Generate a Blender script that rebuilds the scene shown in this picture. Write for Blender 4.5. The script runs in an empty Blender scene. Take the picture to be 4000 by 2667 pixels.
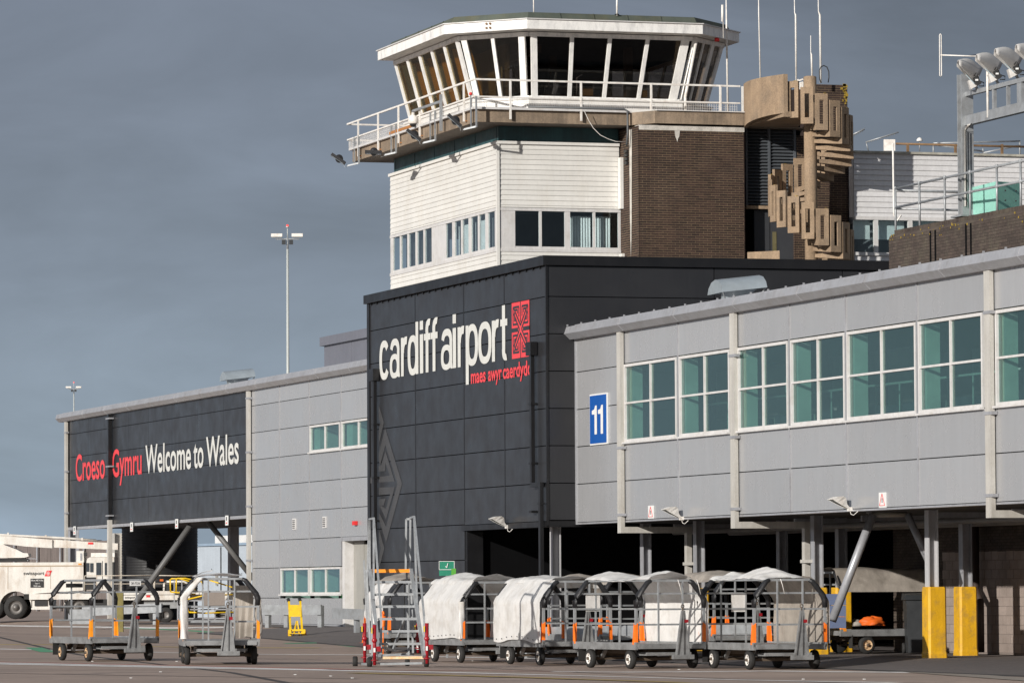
import bpy, bmesh, math, random
import numpy as np
from mathutils import Vector, Matrix
random.seed(7)
S = bpy.context.scene
COL = S.collection
rad = math.radians

# ------------------------------------------------------------------ camera
# World frame: X runs along the terminal front (towards the photographer), Y into the buildings, Z up.
CAMP = Vector((123.449, -39.112, 1.75)); YAW, PITCH, ROLL, FPX = 1.271178, 0.051529, -0.005248, 18892.2
_f = Vector((-math.sin(YAW)*math.cos(PITCH), math.cos(YAW)*math.cos(PITCH), math.sin(PITCH)))
_r = Vector((math.cos(YAW), math.sin(YAW), 0.)); _u = _r.cross(_f)
_R = _r*math.cos(ROLL) + _u*math.sin(ROLL); _U = -_r*math.sin(ROLL) + _u*math.cos(ROLL)
cam = bpy.data.cameras.new('camera'); camo = bpy.data.objects.new('camera', cam); COL.objects.link(camo)
cam.sensor_width = 36; cam.lens = FPX/4000*36; cam.clip_start = 1; cam.clip_end = 9000
M = Matrix.Identity(4)
for i in range(3):
    M[i][0], M[i][1], M[i][2], M[i][3] = _R[i], _U[i], -_f[i], CAMP[i]
camo.matrix_world = M
S.camera = camo

# ------------------------------------------------------------------ light
sun = bpy.data.lights.new('sun', 'SUN'); sun.energy = 4.6; sun.angle = rad(0.6); sun.color = (1, .955, .895)
suno = bpy.data.objects.new('sun', sun); COL.objects.link(suno)
SUN = Vector((.62, -.86, .31)).normalized()
suno.rotation_euler = SUN.to_track_quat('Z', 'Y').to_euler(); suno.location = (60, -60, 60)
W = bpy.data.worlds.new('World'); S.world = W; W.use_nodes = True
nt = W.node_tree; N = nt.nodes; LK = nt.links; N.clear()
out = N.new('ShaderNodeOutputWorld'); bg1 = N.new('ShaderNodeBackground'); bg2 = N.new('ShaderNodeBackground'); mx = N.new('ShaderNodeMixShader')
sky = N.new('ShaderNodeTexSky'); sky.sky_type = 'NISHITA'; sky.sun_disc = False
sky.sun_elevation = math.asin(SUN.z); sky.sun_rotation = math.atan2(SUN.x, SUN.y)
LK.new(sky.outputs[0], bg1.inputs[0]); bg1.inputs[1].default_value = .09
tc = N.new('ShaderNodeTexCoord'); sep = N.new('ShaderNodeSeparateXYZ'); LK.new(tc.outputs['Generated'], sep.inputs[0])
ramp = N.new('ShaderNodeValToRGB'); LK.new(sep.outputs['Z'], ramp.inputs[0])
e = ramp.color_ramp.elements
e[0].position = 0.0; e[0].color = (.288, .372, .472, 1)
e[1].position = .14; e[1].color = (.162, .186, .240, 1)
for p, c in ((.028, (.245, .310, .385, 1)), (.065, (.200, .243, .312, 1)), (.10, (.180, .211, .272, 1)), (.5, (.20, .225, .27, 1)), (1., (.26, .30, .36, 1))):
    el = e.new(p); el.color = c
mp = N.new('ShaderNodeMapping'); mp.inputs['Scale'].default_value = (7, 9, 30); LK.new(tc.outputs['Generated'], mp.inputs[0])
nz = N.new('ShaderNodeTexNoise'); nz.inputs['Scale'].default_value = 1.0; nz.inputs['Detail'].default_value = 6; nz.inputs['Roughness'].default_value = .55; nz.inputs['Distortion'].default_value = .5
LK.new(mp.outputs[0], nz.inputs['Vector'])
# clouds are heavier towards one side of the sky
dot = N.new('ShaderNodeVectorMath'); dot.operation = 'DOT_PRODUCT'; dot.inputs[1].default_value = (.2952, .9554, 0)
LK.new(tc.outputs['Generated'], dot.inputs[0])
m1 = N.new('ShaderNodeMath'); m1.operation = 'MULTIPLY_ADD'; m1.inputs[1].default_value = -1.3; m1.inputs[2].default_value = 1.0; LK.new(dot.outputs['Value'], m1.inputs[0])
cl = N.new('ShaderNodeClamp'); cl.inputs['Min'].default_value = .8; cl.inputs['Max'].default_value = 1.2; LK.new(m1.outputs[0], cl.inputs[0])
m2 = N.new('ShaderNodeMapRange'); m2.inputs['From Min'].default_value = .3; m2.inputs['From Max'].default_value = .7
m2.inputs['To Min'].default_value = .76; m2.inputs['To Max'].default_value = 1.16; LK.new(nz.outputs[0], m2.inputs[0])
m3 = N.new('ShaderNodeMath'); m3.operation = 'MULTIPLY'; LK.new(cl.outputs[0], m3.inputs[0]); LK.new(m2.outputs[0], m3.inputs[1])
vm = N.new('ShaderNodeVectorMath'); vm.operation = 'SCALE'; LK.new(ramp.outputs[0], vm.inputs[0]); LK.new(m3.outputs[0], vm.inputs['Scale'])
LK.new(vm.outputs[0], bg2.inputs[0]); bg2.inputs[1].default_value = 1.0
mx.inputs[0].default_value = .93
LK.new(bg1.outputs[0], mx.inputs[1]); LK.new(bg2.outputs[0], mx.inputs[2]); LK.new(mx.outputs[0], out.inputs[0])
S.view_settings.view_transform = 'Standard'; S.view_settings.look = 'None'; S.view_settings.exposure = 0; S.view_settings.gamma = 1
S.view_settings.use_curve_mapping = False

# ------------------------------------------------------------------ measuring helpers
def Q(x, y, ax, v):
    """point where the sight line through a measured spot meets a real plane of the building"""
    d = _f*FPX + _R*(x-2000) - _U*(y-1333.5); i = 'XYZ'.index(ax); t = (v-CAMP[i])/d[i]
    return CAMP + d*t
def QD(x, y, D):
    d = _f*FPX + _R*(x-2000) - _U*(y-1333.5); return CAMP + d*(D/FPX)
def ss(t):
    t = min(1., max(0., t)); return t*t*(3-2*t)
def gz(x, y):
    """height of the apron"""
    return .10*ss((-5-y)/7) + .16*ss((y+1)/3.5) + .42*ss(-x/44)
def QG(x, y):
    z = .1
    for _ in range(25):
        p = Q(x, y, 'Z', z); z = .5*z + .5*gz(p.x, p.y)
    p.z = gz(p.x, p.y); return p
def ZQ(y, P):
    """height on the vertical line through P seen at row y"""
    a, b = -5., 60.
    for _ in range(50):
        m = (a+b)/2; d = Vector((P[0], P[1], m))-CAMP
        if 1333.5 - FPX*d.dot(_U)/d.dot(_f) > y: a = m
        else: b = m
    return (a+b)/2

# ------------------------------------------------------------------ mesh helpers
ORIG = {}
class MB:
    def __init__(s): s.v = []; s.f = []; s.sm = []
    def add(s, vs, fs, smooth=False):
        n = len(s.v); s.v += [tuple(v) for v in vs]; s.f += [tuple(i+n for i in f) for f in fs]; s.sm += [smooth]*len(fs); return s
    def box(s, a, b):
        x0, x1 = sorted((a[0], b[0])); y0, y1 = sorted((a[1], b[1])); z0, z1 = sorted((a[2], b[2]))
        return s.add([(x0,y0,z0),(x1,y0,z0),(x1,y1,z0),(x0,y1,z0),(x0,y0,z1),(x1,y0,z1),(x1,y1,z1),(x0,y1,z1)],
                     [(0,3,2,1),(4,5,6,7),(0,1,5,4),(1,2,6,5),(2,3,7,6),(3,0,4,7)])
    def obox(s, c, ax, ay, az):
        """oriented box: centre c, half-axis vectors"""
        c = Vector(c); ax = Vector(ax); ay = Vector(ay); az = Vector(az)
        vs = [c+ax*i+ay*j+az*k for k in (-1, 1) for i, j in ((-1,-1),(1,-1),(1,1),(-1,1))]
        return s.add(vs, [(0,3,2,1),(4,5,6,7),(0,1,5,4),(1,2,6,5),(2,3,7,6),(3,0,4,7)])
    def bar(s, p, q, w, h=None, up=(0,0,1)):
        h = w if h is None else h
        p = Vector(p); q = Vector(q); d = (q-p); L = d.length
        if L < 1e-6: return s
        d /= L; up = Vector(up)
        if abs(d.dot(up)) > .98: up = Vector((0,1,0)) if abs(d.y) < .9 else Vector((1,0,0))
        r = d.cross(up).normalized(); u = r.cross(d)
        return s.obox((p+q)/2, d*L/2, r*w/2, u*h/2)
    def tube(s, pts, r, n=8, cap=True):
        pts = [Vector(p) for p in pts]; rings = []
        for i, p in enumerate(pts):
            d = (pts[min(i+1, len(pts)-1)] - pts[max(i-1, 0)]).normalized()
            up = Vector((0,0,1)) if abs(d.z) < .9 else Vector((1,0,0))
            a = d.cross(up).normalized(); b = a.cross(d)
            rr = r[i] if isinstance(r, (list, tuple)) else r
            rings.append([p + (a*math.cos(2*math.pi*k/n) + b*math.sin(2*math.pi*k/n))*rr for k in range(n)])
        vs = [v for g in rings for v in g]; fs = []
        for i in range(len(rings)-1):
            for k in range(n):
                fs.append((i*n+k, i*n+(k+1) % n, (i+1)*n+(k+1) % n, (i+1)*n+k))
        s.add(vs, fs, True)
        if cap:
            m = len(s.v) - len(vs)
            s.f.append(tuple(m+k for k in range(n))[::-1]); s.sm.append(False)
            s.f.append(tuple(m+(len(rings)-1)*n+k for k in range(n))); s.sm.append(False)
        return s
    def lathe(s, c, ax, prof, n=20):
        """prof: list of (distance along axis, radius)"""
        c = Vector(c); ax = Vector(ax).normalized(); up = Vector((0,0,1)) if abs(ax.z) < .9 else Vector((1,0,0))
        a = ax.cross(up).normalized(); b = a.cross(ax); vs = []; fs = []
        for t, r in prof:
            vs += [c + ax*t + (a*math.cos(2*math.pi*k/n)+b*math.sin(2*math.pi*k/n))*max(r, 1e-4) for k in range(n)]
        for i in range(len(prof)-1):
            for k in range(n): fs.append((i*n+k, i*n+(k+1) % n, (i+1)*n+(k+1) % n, (i+1)*n+k))
        return s.add(vs, fs, True)
    def prism(s, poly, vec):
        """closed polygon (3-D points) pushed along vec"""
        n = len(poly); vec = Vector(vec); vs = [Vector(p) for p in poly] + [Vector(p)+vec for p in poly]
        fs = [tuple(range(n))[::-1], tuple(range(n, 2*n))] + [(i, (i+1) % n, n+(i+1) % n, n+i) for i in range(n)]
        return s.add(vs, fs)
    def quad(s, *p): return s.add(p, [tuple(range(len(p)))])
    def grid(s, fn, nu, nv, smooth=True):
        vs = [fn(i/nu, j/nv) for j in range(nv+1) for i in range(nu+1)]
        fs = [(j*(nu+1)+i, j*(nu+1)+i+1, (j+1)*(nu+1)+i+1, (j+1)*(nu+1)+i) for j in range(nv) for i in range(nu)]
        return s.add(vs, fs, smooth)
    def build(s, name, mat, parent=None, fix=True, solid=0, label=None, kind=None):
        off = ORIG.get(parent.name, Vector()) if parent else Vector()
        me = bpy.data.meshes.new(name); me.from_pydata([tuple(Vector(v)-off) for v in s.v], [], s.f)
        for p, f in zip(me.polygons, s.sm): p.use_smooth = f
        if fix:
            bm = bmesh.new(); bm.from_mesh(me); bmesh.ops.recalc_face_normals(bm, faces=bm.faces); bm.to_mesh(me); bm.free()
        me.materials.append(mat); me.update()
        o = bpy.data.objects.new(name, me); COL.objects.link(o)
        if parent: o.parent = parent; ORIG[o.name] = off
        if solid:
            md = o.modifiers.new('thickness', 'SOLIDIFY'); md.thickness = solid; md.offset = 0
        if label: o['label'] = label
        if kind: o['kind'] = kind
        return o
def tag(o, label, cat, group=None):
    o['label'] = label; o['category'] = cat
    if group: o['group'] = group
    return o
def thing(name, label, cat, loc=(0,0,0), group=None):
    o = bpy.data.objects.new(name, None); COL.objects.link(o); o.location = loc; o.empty_display_size = .2
    ORIG[o.name] = Vector(loc); return tag(o, label, cat, group)
def inst(name, me, parent, loc, rot=(0,0,0), scale=(1,1,1)):
    o = bpy.data.objects.new(name, me); COL.objects.link(o); o.parent = parent
    o.location = Vector(loc)-ORIG[parent.name]; o.rotation_euler = rot; o.scale = scale; return o
def copy_tree(o, parent=None):
    c = o.copy(); COL.objects.link(c)
    if parent: c.parent = parent
    ORIG[c.name] = ORIG.get(o.name, Vector())
    for ch in list(o.children): copy_tree(ch, c)
    return c
_gc = {}
def glyph(txt, bold=.0, space=1.0):
    k = (txt, bold, space)
    if k in _gc: return _gc[k]
    cu = bpy.data.curves.new('t', 'FONT'); cu.body = txt; cu.size = 1; cu.offset = bold; cu.space_character = space; cu.resolution_u = 4
    o = bpy.data.objects.new('t', cu); COL.objects.link(o)
    dg = bpy.context.evaluated_depsgraph_get(); me = bpy.data.meshes.new_from_object(o.evaluated_get(dg))
    vs = [v.co.copy() for v in me.vertices]; fs = [tuple(p.vertices) for p in me.polygons]
    COL.objects.unlink(o); bpy.data.objects.remove(o); bpy.data.meshes.remove(me)
    _gc[k] = (vs, fs); return _gc[k]
def text(mb, txt, fn, x0, x1, y0=None, sy=None, y1=None, bold=.0, space=1., thick=None):
    """flat lettering: glyph box stretched to x0..x1; vertical scale sy from baseline y0 (or fitted to y0..y1)"""
    vs, fs = glyph(txt, bold, space)
    ax = min(v.x for v in vs); bx = max(v.x for v in vs)
    if sy is None:
        ay = min(v.y for v in vs); by = max(v.y for v in vs); sy = (y1-y0)/(by-ay); y0 = y0-ay*sy
    mb.add([fn(x0+(v.x-ax)/(bx-ax)*(x1-x0), y0+v.y*sy) for v in vs], fs); return mb

# ------------------------------------------------------------------ materials
_mc = {}
def mat(name, col, rough=.6, metal=0., var=.12, scale=1.5, fine=.06, bump=0., bscale=30., streak=0., dirt=None, dirtamt=0., dscale=.8, rnd=0., spec=.5, ribs=0., trans=0., zstretch=1.):
    if name in _mc: return _mc[name]
    m = bpy.data.materials.new(name); m.use_nodes = True; nt = m.node_tree; N = nt.nodes; L = nt.links
    b = N['Principled BSDF']; b.inputs['Roughness'].default_value = rough; b.inputs['Metallic'].default_value = metal
    b.inputs['Specular IOR Level'].default_value = spec
    g = N.new('ShaderNodeNewGeometry'); pos = g.outputs['Position']
    def noise(sc, det=4, vec=None, ro=.55):
        n = N.new('ShaderNodeTexNoise'); n.inputs['Scale'].default_value = sc; n.inputs['Detail'].default_value = det; n.inputs['Roughness'].default_value = ro
        L.new(vec or pos, n.inputs['Vector']); return n.outputs[0]
    def mr(src, a, b_, f0=.3, f1=.7):
        r = N.new('ShaderNodeMapRange'); r.inputs['From Min'].default_value = f0; r.inputs['From Max'].default_value = f1
        r.inputs['To Min'].default_value = a; r.inputs['To Max'].default_value = b_; L.new(src, r.inputs[0]); return r.outputs[0]
    def mul(a, b_):
        n = N.new('ShaderNodeMath'); n.operation = 'MULTIPLY'; L.new(a, n.inputs[0]); L.new(b_, n.inputs[1]); return n.outputs[0]
    f = mr(noise(scale), 1-var, 1+var)
    if fine: f = mul(f, mr(noise(scale*18, 3), 1-fine, 1+fine))
    if streak:
        mpn = N.new('ShaderNodeMapping'); mpn.inputs['Scale'].default_value = (5, 5, .35); L.new(pos, mpn.inputs[0])
        f = mul(f, mr(noise(1.6, 5, mpn.outputs[0], .65), 1-streak, 1+streak*.6))
    if rnd:
        oi = N.new('ShaderNodeObjectInfo'); a = N.new('ShaderNodeMath'); a.operation = 'ADD'
        L.new(oi.outputs['Random'], a.inputs[0]); L.new(g.outputs['Random Per Island'], a.inputs[1])
        fr = N.new('ShaderNodeMath'); fr.operation = 'FRACT'; L.new(a.outputs[0], fr.inputs[0])
        f = mul(f, mr(fr.outputs[0], 1-rnd, 1+rnd, 0, 1))
    cc = N.new('ShaderNodeVectorMath'); cc.operation = 'SCALE'; cc.inputs[0].default_value = col[:3]; L.new(f, cc.inputs['Scale'])
    colout = cc.outputs[0]
    if dirt:
        mpn = N.new('ShaderNodeMapping'); mpn.inputs['Scale'].default_value = (1, 1, zstretch); L.new(pos, mpn.inputs[0])
        k = mr(noise(dscale, 7, mpn.outputs[0], .68), 0, dirtamt, .48, .72)
        mxn = N.new('ShaderNodeMix'); mxn.data_type = 'RGBA'; L.new(k, mxn.inputs[0]); L.new(colout, mxn.inputs[6]); mxn.inputs[7].default_value = (*dirt, 1)
        colout = mxn.outputs[2]
    L.new(colout, b.inputs['Base Color'])
    L.new(mr(noise(scale*3), max(.02, rough-.07), min(1, rough+.07)), b.inputs['Roughness'])
    if bump or ribs:
        h = None
        bp = N.new('ShaderNodeBump'); bp.inputs['Distance'].default_value = .01
        if ribs:
            sp = N.new('ShaderNodeSeparateXYZ'); L.new(pos, sp.inputs[0])
            w = N.new('ShaderNodeMath'); w.operation = 'MULTIPLY'; w.inputs[1].default_value = 2*math.pi/ribs; L.new(sp.outputs['Z'], w.inputs[0])
            s2 = N.new('ShaderNodeMath'); s2.operation = 'SINE'; L.new(w.outputs[0], s2.inputs[0]); h = s2.outputs[0]
            bp.inputs['Strength'].default_value = .5; bp.inputs['Distance'].default_value = .002
        else:
            h = noise(bscale, 5, None, .6); bp.inputs['Strength'].default_value = bump
        L.new(h, bp.inputs['Height']); L.new(bp.outputs[0], b.inputs['Normal'])
    if trans:
        tr = N.new('ShaderNodeBsdfTranslucent'); L.new(colout, tr.inputs[0]); mxs = N.new('ShaderNodeMixShader'); mxs.inputs[0].default_value = trans
        L.new(b.outputs[0], mxs.inputs[1]); L.new(tr.outputs[0], mxs.inputs[2]); L.new(mxs.outputs[0], N['Material Output'].inputs[0])
    _mc[name] = m; return m
def glassmat(name, tint, refl=1.0, rough=.02, room_light=(.08, .17, .17), room_light_amt=.0):
    if name in _mc: return _mc[name]
    m = bpy.data.materials.new(name); m.use_nodes = True; nt = m.node_tree; N = nt.nodes; L = nt.links; N.remove(N['Principled BSDF'])
    t = N.new('ShaderNodeBsdfTransparent'); t.inputs[0].default_value = (*tint, 1)
    g = N.new('ShaderNodeBsdfGlossy'); g.inputs['Roughness'].default_value = rough; g.inputs['Color'].default_value = (.9, .95, .95, 1)
    ge = N.new('ShaderNodeNewGeometry'); n = N.new('ShaderNodeTexNoise'); n.inputs['Scale'].default_value = .9; L.new(ge.outputs['Position'], n.inputs['Vector'])
    bp = N.new('ShaderNodeBump'); bp.inputs['Strength'].default_value = .12; bp.inputs['Distance'].default_value = .02; L.new(n.outputs[0], bp.inputs['Height']); L.new(bp.outputs[0], g.inputs['Normal'])
    fr = N.new('ShaderNodeLayerWeight'); fr.inputs[0].default_value = .5
    pw = N.new('ShaderNodeMath'); pw.operation = 'POWER'; pw.inputs[1].default_value = 5; L.new(fr.outputs['Facing'], pw.inputs[0])
    mu = N.new('ShaderNodeMath'); mu.operation = 'MULTIPLY_ADD'; mu.inputs[1].default_value = .85*refl; mu.inputs[2].default_value = .035*refl; mu.use_clamp = True; L.new(pw.outputs[0], mu.inputs[0])
    df = N.new('ShaderNodeBsdfDiffuse'); df.inputs[0].default_value = (*room_light, 1); md = N.new('ShaderNodeMixShader'); md.inputs[0].default_value = room_light_amt  # diffuse teal in the pane stands in for lit rooms behind it
    L.new(t.outputs[0], md.inputs[1]); L.new(df.outputs[0], md.inputs[2])
    mxs = N.new('ShaderNodeMixShader'); L.new(mu.outputs[0], mxs.inputs[0]); L.new(md.outputs[0], mxs.inputs[1]); L.new(g.outputs[0], mxs.inputs[2])
    L.new(mxs.outputs[0], N['Material Output'].inputs[0]); _mc[name] = m; return m
BLK = mat('black_ribbed_cladding', (.023, .0235, .026), .34, 0, .05, .5, .02, streak=.07, rnd=.07, dirt=(.045, .043, .041), dirtamt=.14, dscale=.5)
BLKT = mat('black_trim', (.009, .009, .010), .4, 0, .1, .7, streak=.1)
GRY = mat('grey_ribbed_cladding', (.365, .368, .376), .25, .12, .035, .4, .01, streak=.045, rnd=.05, dirt=(.24, .235, .225), dirtamt=.16, dscale=.4)
GRYT = mat('silver_grey_trim', (.40, .405, .425), .38, .25, .07, .9, streak=.1, dirt=(.2, .18, .16), dirtamt=.4, dscale=2)
WHT = mat('white_weatherboard', (.72, .705, .665), .5, 0, .05, .6, .03, streak=.03, rnd=.025, dirt=(.50, .44, .34), dirtamt=.28, dscale=1.1, zstretch=.4)
WFR = mat('white_window_frame', (.64, .625, .61), .45, 0, .05, 2, streak=.08, dirt=(.4, .36, .3), dirtamt=.4, dscale=3)
PEEL = mat('peeling_white_paint', (.86, .845, .81), .5, 0, .04, 2, streak=.03, dirt=(.33, .33, .34), dirtamt=.55, dscale=3.6, zstretch=.35)
CON = mat('weathered_brown_concrete', (.27, .205, .145), .9, 0, .2, 1.2, .16, bump=.5, bscale=35, streak=.22, dirt=(.10, .085, .07), dirtamt=.6, dscale=1.4)
CON2 = mat('exposed_aggregate_concrete', (.33, .235, .152), .92, 0, .14, 1.5, .22, bump=.8, bscale=55, streak=.14, dirt=(.12, .105, .09), dirtamt=.45, dscale=1.2)
SOF = mat('board_marked_soffit', (.16, .135, .11), .9, 0, .2, .9, .1, bump=.4, bscale=12, dirt=(.06, .05, .045), dirtamt=.7, dscale=.9)
BRK = mat('dark_brown_brick', (.038, .0205, .0150), .8, 0, .16, 1.1, .12, bump=.4, bscale=60, streak=.12, rnd=.38, dirt=(.08, .06, .05), dirtamt=.25, dscale=.5)
MOR = mat('buff_mortar', (.28, .20, .12), .95, 0, .2, 1, .1, dirt=(.09, .07, .055), dirtamt=.75, dscale=.7)
BRK2 = mat('lichened_brown_brick', (.062, .045, .036), .85, 0, .18, 1.2, .15, bump=.5, bscale=60, rnd=.22, dirt=(.14, .125, .085), dirtamt=.45, dscale=1.6)
MOR2 = mat('dark_mortar', (.035, .028, .022), .95, 0, .1, 1)
LICH = mat('yellow_lichen', (.34, .23, .03), .95, 0, .2, 4, bump=.5)
EFF = mat('white_efflorescence', (.55, .52, .47), .95, 0, .25, 3, .2, bump=.5)
TEAL = mat('teal_painted_band', (.030, .085, .092), .45, 0, .2, 1.3, streak=.22, dirt=(.03, .035, .033), dirtamt=.7, dscale=.9)
GAL = mat('galvanised_steel', (.36, .375, .385), .45, .35, .14, 5, .1, dirt=(.20, .19, .175), dirtamt=.5, dscale=4)
GAL2 = mat('dull_galvanised_deck', (.31, .315, .315), .5, .4, .2, 3, .12, dirt=(.10, .09, .08), dirtamt=.6, dscale=4)
WPT = mat('white_painted_rail', (.82, .79, .74), .4, 0, .06, 3, dirt=(.4, .3, .22), dirtamt=.5, dscale=5)
ROOFM = mat('patinated_copper_roof', (.075, .088, .07), .7, 0, .25, 1.5, .1, dirt=(.16, .13, .05), dirtamt=.4)
DARK = mat('dark_interior', (.012, .012, .013), .8, 0, .1, 1)
MAT_BLACK = mat('painted_shade_black', (.004, .004, .0045), .95, 0, .1, 1, spec=.1)  # near-black colour stands in for deep shade in the undercroft and openings
RUB = mat('tyre_rubber', (.022, .021, .020), .8, 0, .2, 6, bump=.3, bscale=40)
RUST = mat('rusty_underframe', (.115, .085, .06), .8, .1, .3, 5, .2, dirt=(.05, .04, .035), dirtamt=.7, dscale=5)
RIMW = mat('white_wheel_rim', (.72, .70, .66), .5, 0, .1, 8, dirt=(.3, .15, .06), dirtamt=.5, dscale=14)
RIMR = mat('rusty_yellow_wheel_rim', (.62, .42, .24), .6, 0, .2, 8, dirt=(.22, .08, .02), dirtamt=1., dscale=14)
FOAM = mat('black_taped_foam', (.018, .018, .020), .45, 0, .3, 10, bump=1., bscale=28)
ORA = mat('fluorescent_orange', (1., .20, .012), .5, 0, .1, 6, dirt=(.35, .12, .03), dirtamt=.5, dscale=9)
ORAY = mat('fluorescent_amber', (1., .33, .012), .5, 0, .1, 6, dirt=(.4, .16, .03), dirtamt=.4, dscale=9)
CANV = mat('white_pvc_canvas', (.82, .80, .77), .5, 0, .05, 1.5, .03, bump=.9, bscale=3.5, streak=.07, dirt=(.50, .45, .38), dirtamt=.55, dscale=2.6, trans=.18)
CANG = mat('grubby_canvas', (.42, .375, .325), .65, 0, .12, 1.5, .05, bump=.9, bscale=4, streak=.15, dirt=(.22, .19, .16), dirtamt=.7, dscale=2.0, trans=.2)
YEL = mat('yellow_concrete_paint', (.72, .39, .010), .55, 0, .09, 2, .06, bump=.5, bscale=16, streak=.14, dirt=(.30, .19, .07), dirtamt=.8, dscale=3.2)
YELM = mat('yellow_enamel', (.80, .52, .01), .4, 0, .1, 4, dirt=(.3, .2, .05), dirtamt=.5, dscale=8)
REDP = mat('dark_red_enamel', (.33, .010, .018), .35, 0, .12, 5, dirt=(.12, .02, .02), dirtamt=.5, dscale=8)
REDB = mat('bright_red', (.72, .03, .03), .45, 0, .1, 5)
SIGNR = mat('coral_red_vinyl', (.80, .065, .075), .45, 0, .06, 2, streak=.06)
SIGNW = mat('cream_white_vinyl', (.66, .66, .62), .5, 0, .05, 2, streak=.06)
GHOST = mat('grey_vinyl_pattern', (.060, .060, .062), .45, 0, .1, 1, streak=.1)
BLUE = mat('blue_gate_sign', (.003, .085, .36), .45, 0, .05, 1)
WSIGN = mat('white_sign_face', (.76, .76, .74), .5, 0, .04, 3)
BTXT = mat('black_print', (.02, .02, .02), .5, 0, .05, 3)
TRK = mat('cream_truck_paint', (.74, .715, .66), .4, 0, .05, 1.2, streak=.08, dirt=(.35, .22, .12), dirtamt=.55, dscale=1.8, zstretch=.4)
BEIGE = mat('beige_door_cladding', (.33, .32, .29), .5, 0, .06, 1, streak=.1)
GREENB = mat('green_box', (.08, .32, .03), .5); GREENS = mat('green_sign', (.01, .20, .12), .5)
AQUA = mat('pale_aqua_glass', (.42, .80, .68), .15, 0, .06, .7, trans=.3)
GLASSG = glassmat('green_tinted_glass', (.70, .83, .80), 1.2, room_light_amt=.15)
GLASSD = glassmat('dark_cab_glass', (.62, .58, .55), 1.2)
GLASSA = glassmat('amber_cab_glass', (.75, .66, .42), .7)
GLASSC = glassmat('clear_grey_glass', (.88, .93, .94), 1.2)
INTW = mat('green_light_painted_column', (.62, .76, .68), .6); INTD = mat('interior_wall', (.105, .13, .125), .8); INTF = mat('interior_floor', (.12, .13, .12), .7)  # interior columns carry the green light of the glazing in their colour
BLIND = mat('white_vertical_blind', (.75, .76, .74), .7); CURT = mat('amber_curtain', (.36, .22, .07), .8); INTBR = mat('brown_interior', (.10, .075, .06), .8)
BLOCKW = mat('painted_blockwork', (.30, .245, .215), .9, 0, .1, 1, bump=.3, dirt=(.15, .12, .1), dirtamt=.5, rnd=.08)

# ------------------------------------------------------------------ ground
def asphalt():
    m = mat('brown_grey_apron', (.375, .285, .232), .75, 0, .12, .22, .10, bump=.5, bscale=26, dirt=(.25, .19, .155), dirtamt=.7, dscale=.13, spec=.35)
    nt = m.node_tree; N = nt.nodes; L = nt.links; b = N['Principled BSDF']; src = b.inputs['Base Color'].links[0].from_socket; g = [n for n in N if n.type == 'NEW_GEOMETRY'][0]
    def layer(src, rot, scl, sc, lo, hi, col, amt):
        mp = N.new('ShaderNodeMapping'); mp.inputs['Rotation'].default_value = (0, 0, rot); mp.inputs['Scale'].default_value = scl; L.new(g.outputs['Position'], mp.inputs[0])
        n = N.new('ShaderNodeTexNoise'); n.inputs['Scale'].default_value = sc; n.inputs['Detail'].default_value = 5; n.inputs['Roughness'].default_value = .6; L.new(mp.outputs[0], n.inputs['Vector'])
        r = N.new('ShaderNodeMapRange'); r.inputs['From Min'].default_value = lo; r.inputs['From Max'].default_value = hi; r.inputs['To Max'].default_value = amt; L.new(n.outputs[0], r.inputs[0])
        x = N.new('ShaderNodeMix'); x.data_type = 'RGBA'; L.new(r.outputs[0], x.inputs[0]); L.new(src, x.inputs[6]); x.inputs[7].default_value = (*col, 1); return x.outputs[2]
    src = layer(src, rad(14), (2.2, .05, 1), .8, .56, .66, (.14, .115, .105), .5)     # tyre marks
    src = layer(src, rad(70), (1.8, .06, 1), .7, .60, .68, (.15, .125, .115), .4)
    src = layer(src, 0, (.25, .25, 1), .9, .62, .66, (.10, .085, .08), .45)            # oil stains
    src = layer(src, rad(20), (.08, .5, 1), .6, .55, .75, (.44, .35, .29), .5)         # paler worn bands
    L.new(src, b.inputs['Base Color']); return m
def asphalt2(): return mat('dark_tarmac', (.15, .132, .125), .85, 0, .14, .5, .16, bump=.5, bscale=30, dirt=(.06, .055, .052), dirtamt=.5, dscale=.5, spec=.3)
xs = [-6000, -2500, -1000, -500, -300, -220, -170] + [x for x in np.arange(-140, 60, 1.6)] + [75, 100, 140, 250, 600, 1500, 3000]
ys = [-4000, -1500, -500, -200, -100, -60] + [y for y in np.arange(-40, 12, .8)] + [20, 40, 100, 300, 800, 2500, 5000]
g = MB(); nx, ny = len(xs), len(ys)
g.add([(x, y, gz(x, y)) for y in ys for x in xs], [(j*nx+i, j*nx+i+1, (j+1)*nx+i+1, (j+1)*nx+i) for j in range(ny-1) for i in range(nx-1)], True)
g.build('apron_ground', asphalt(), kind='structure', fix=False)
def strip(pts, w, m, name, h=.006, seg=1.5):
    """painted line draped on the apron through world points"""
    mb = MB(); P = []
    for a, b in zip(pts[:-1], pts[1:]):
        a = Vector((a[0], a[1], 0)); b = Vector((b[0], b[1], 0)); n = max(1, int((b-a).length/seg))
        P += [a+(b-a)*k/n for k in range(n)]
    P.append(Vector((pts[-1][0], pts[-1][1], 0)))
    L = []
    for i, p in enumerate(P):
        d = (P[min(i+1, len(P)-1)]-P[max(i-1, 0)]).normalized(); n = Vector((-d.y, d.x, 0))*w/2
        L += [Vector((q.x, q.y, gz(q.x, q.y)+h)) for q in (p-n, p+n)]
    mb.add(L, [(2*i, 2*i+1, 2*i+3, 2*i+2) for i in range(len(P)-1)])
    return mb.build(name, m, kind='structure', fix=False)
def worn(name, col): return mat(name, col, .7, 0, .15, 2, .15, dirt=(.30, .25, .21), dirtamt=.5, dscale=1.2)
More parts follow.
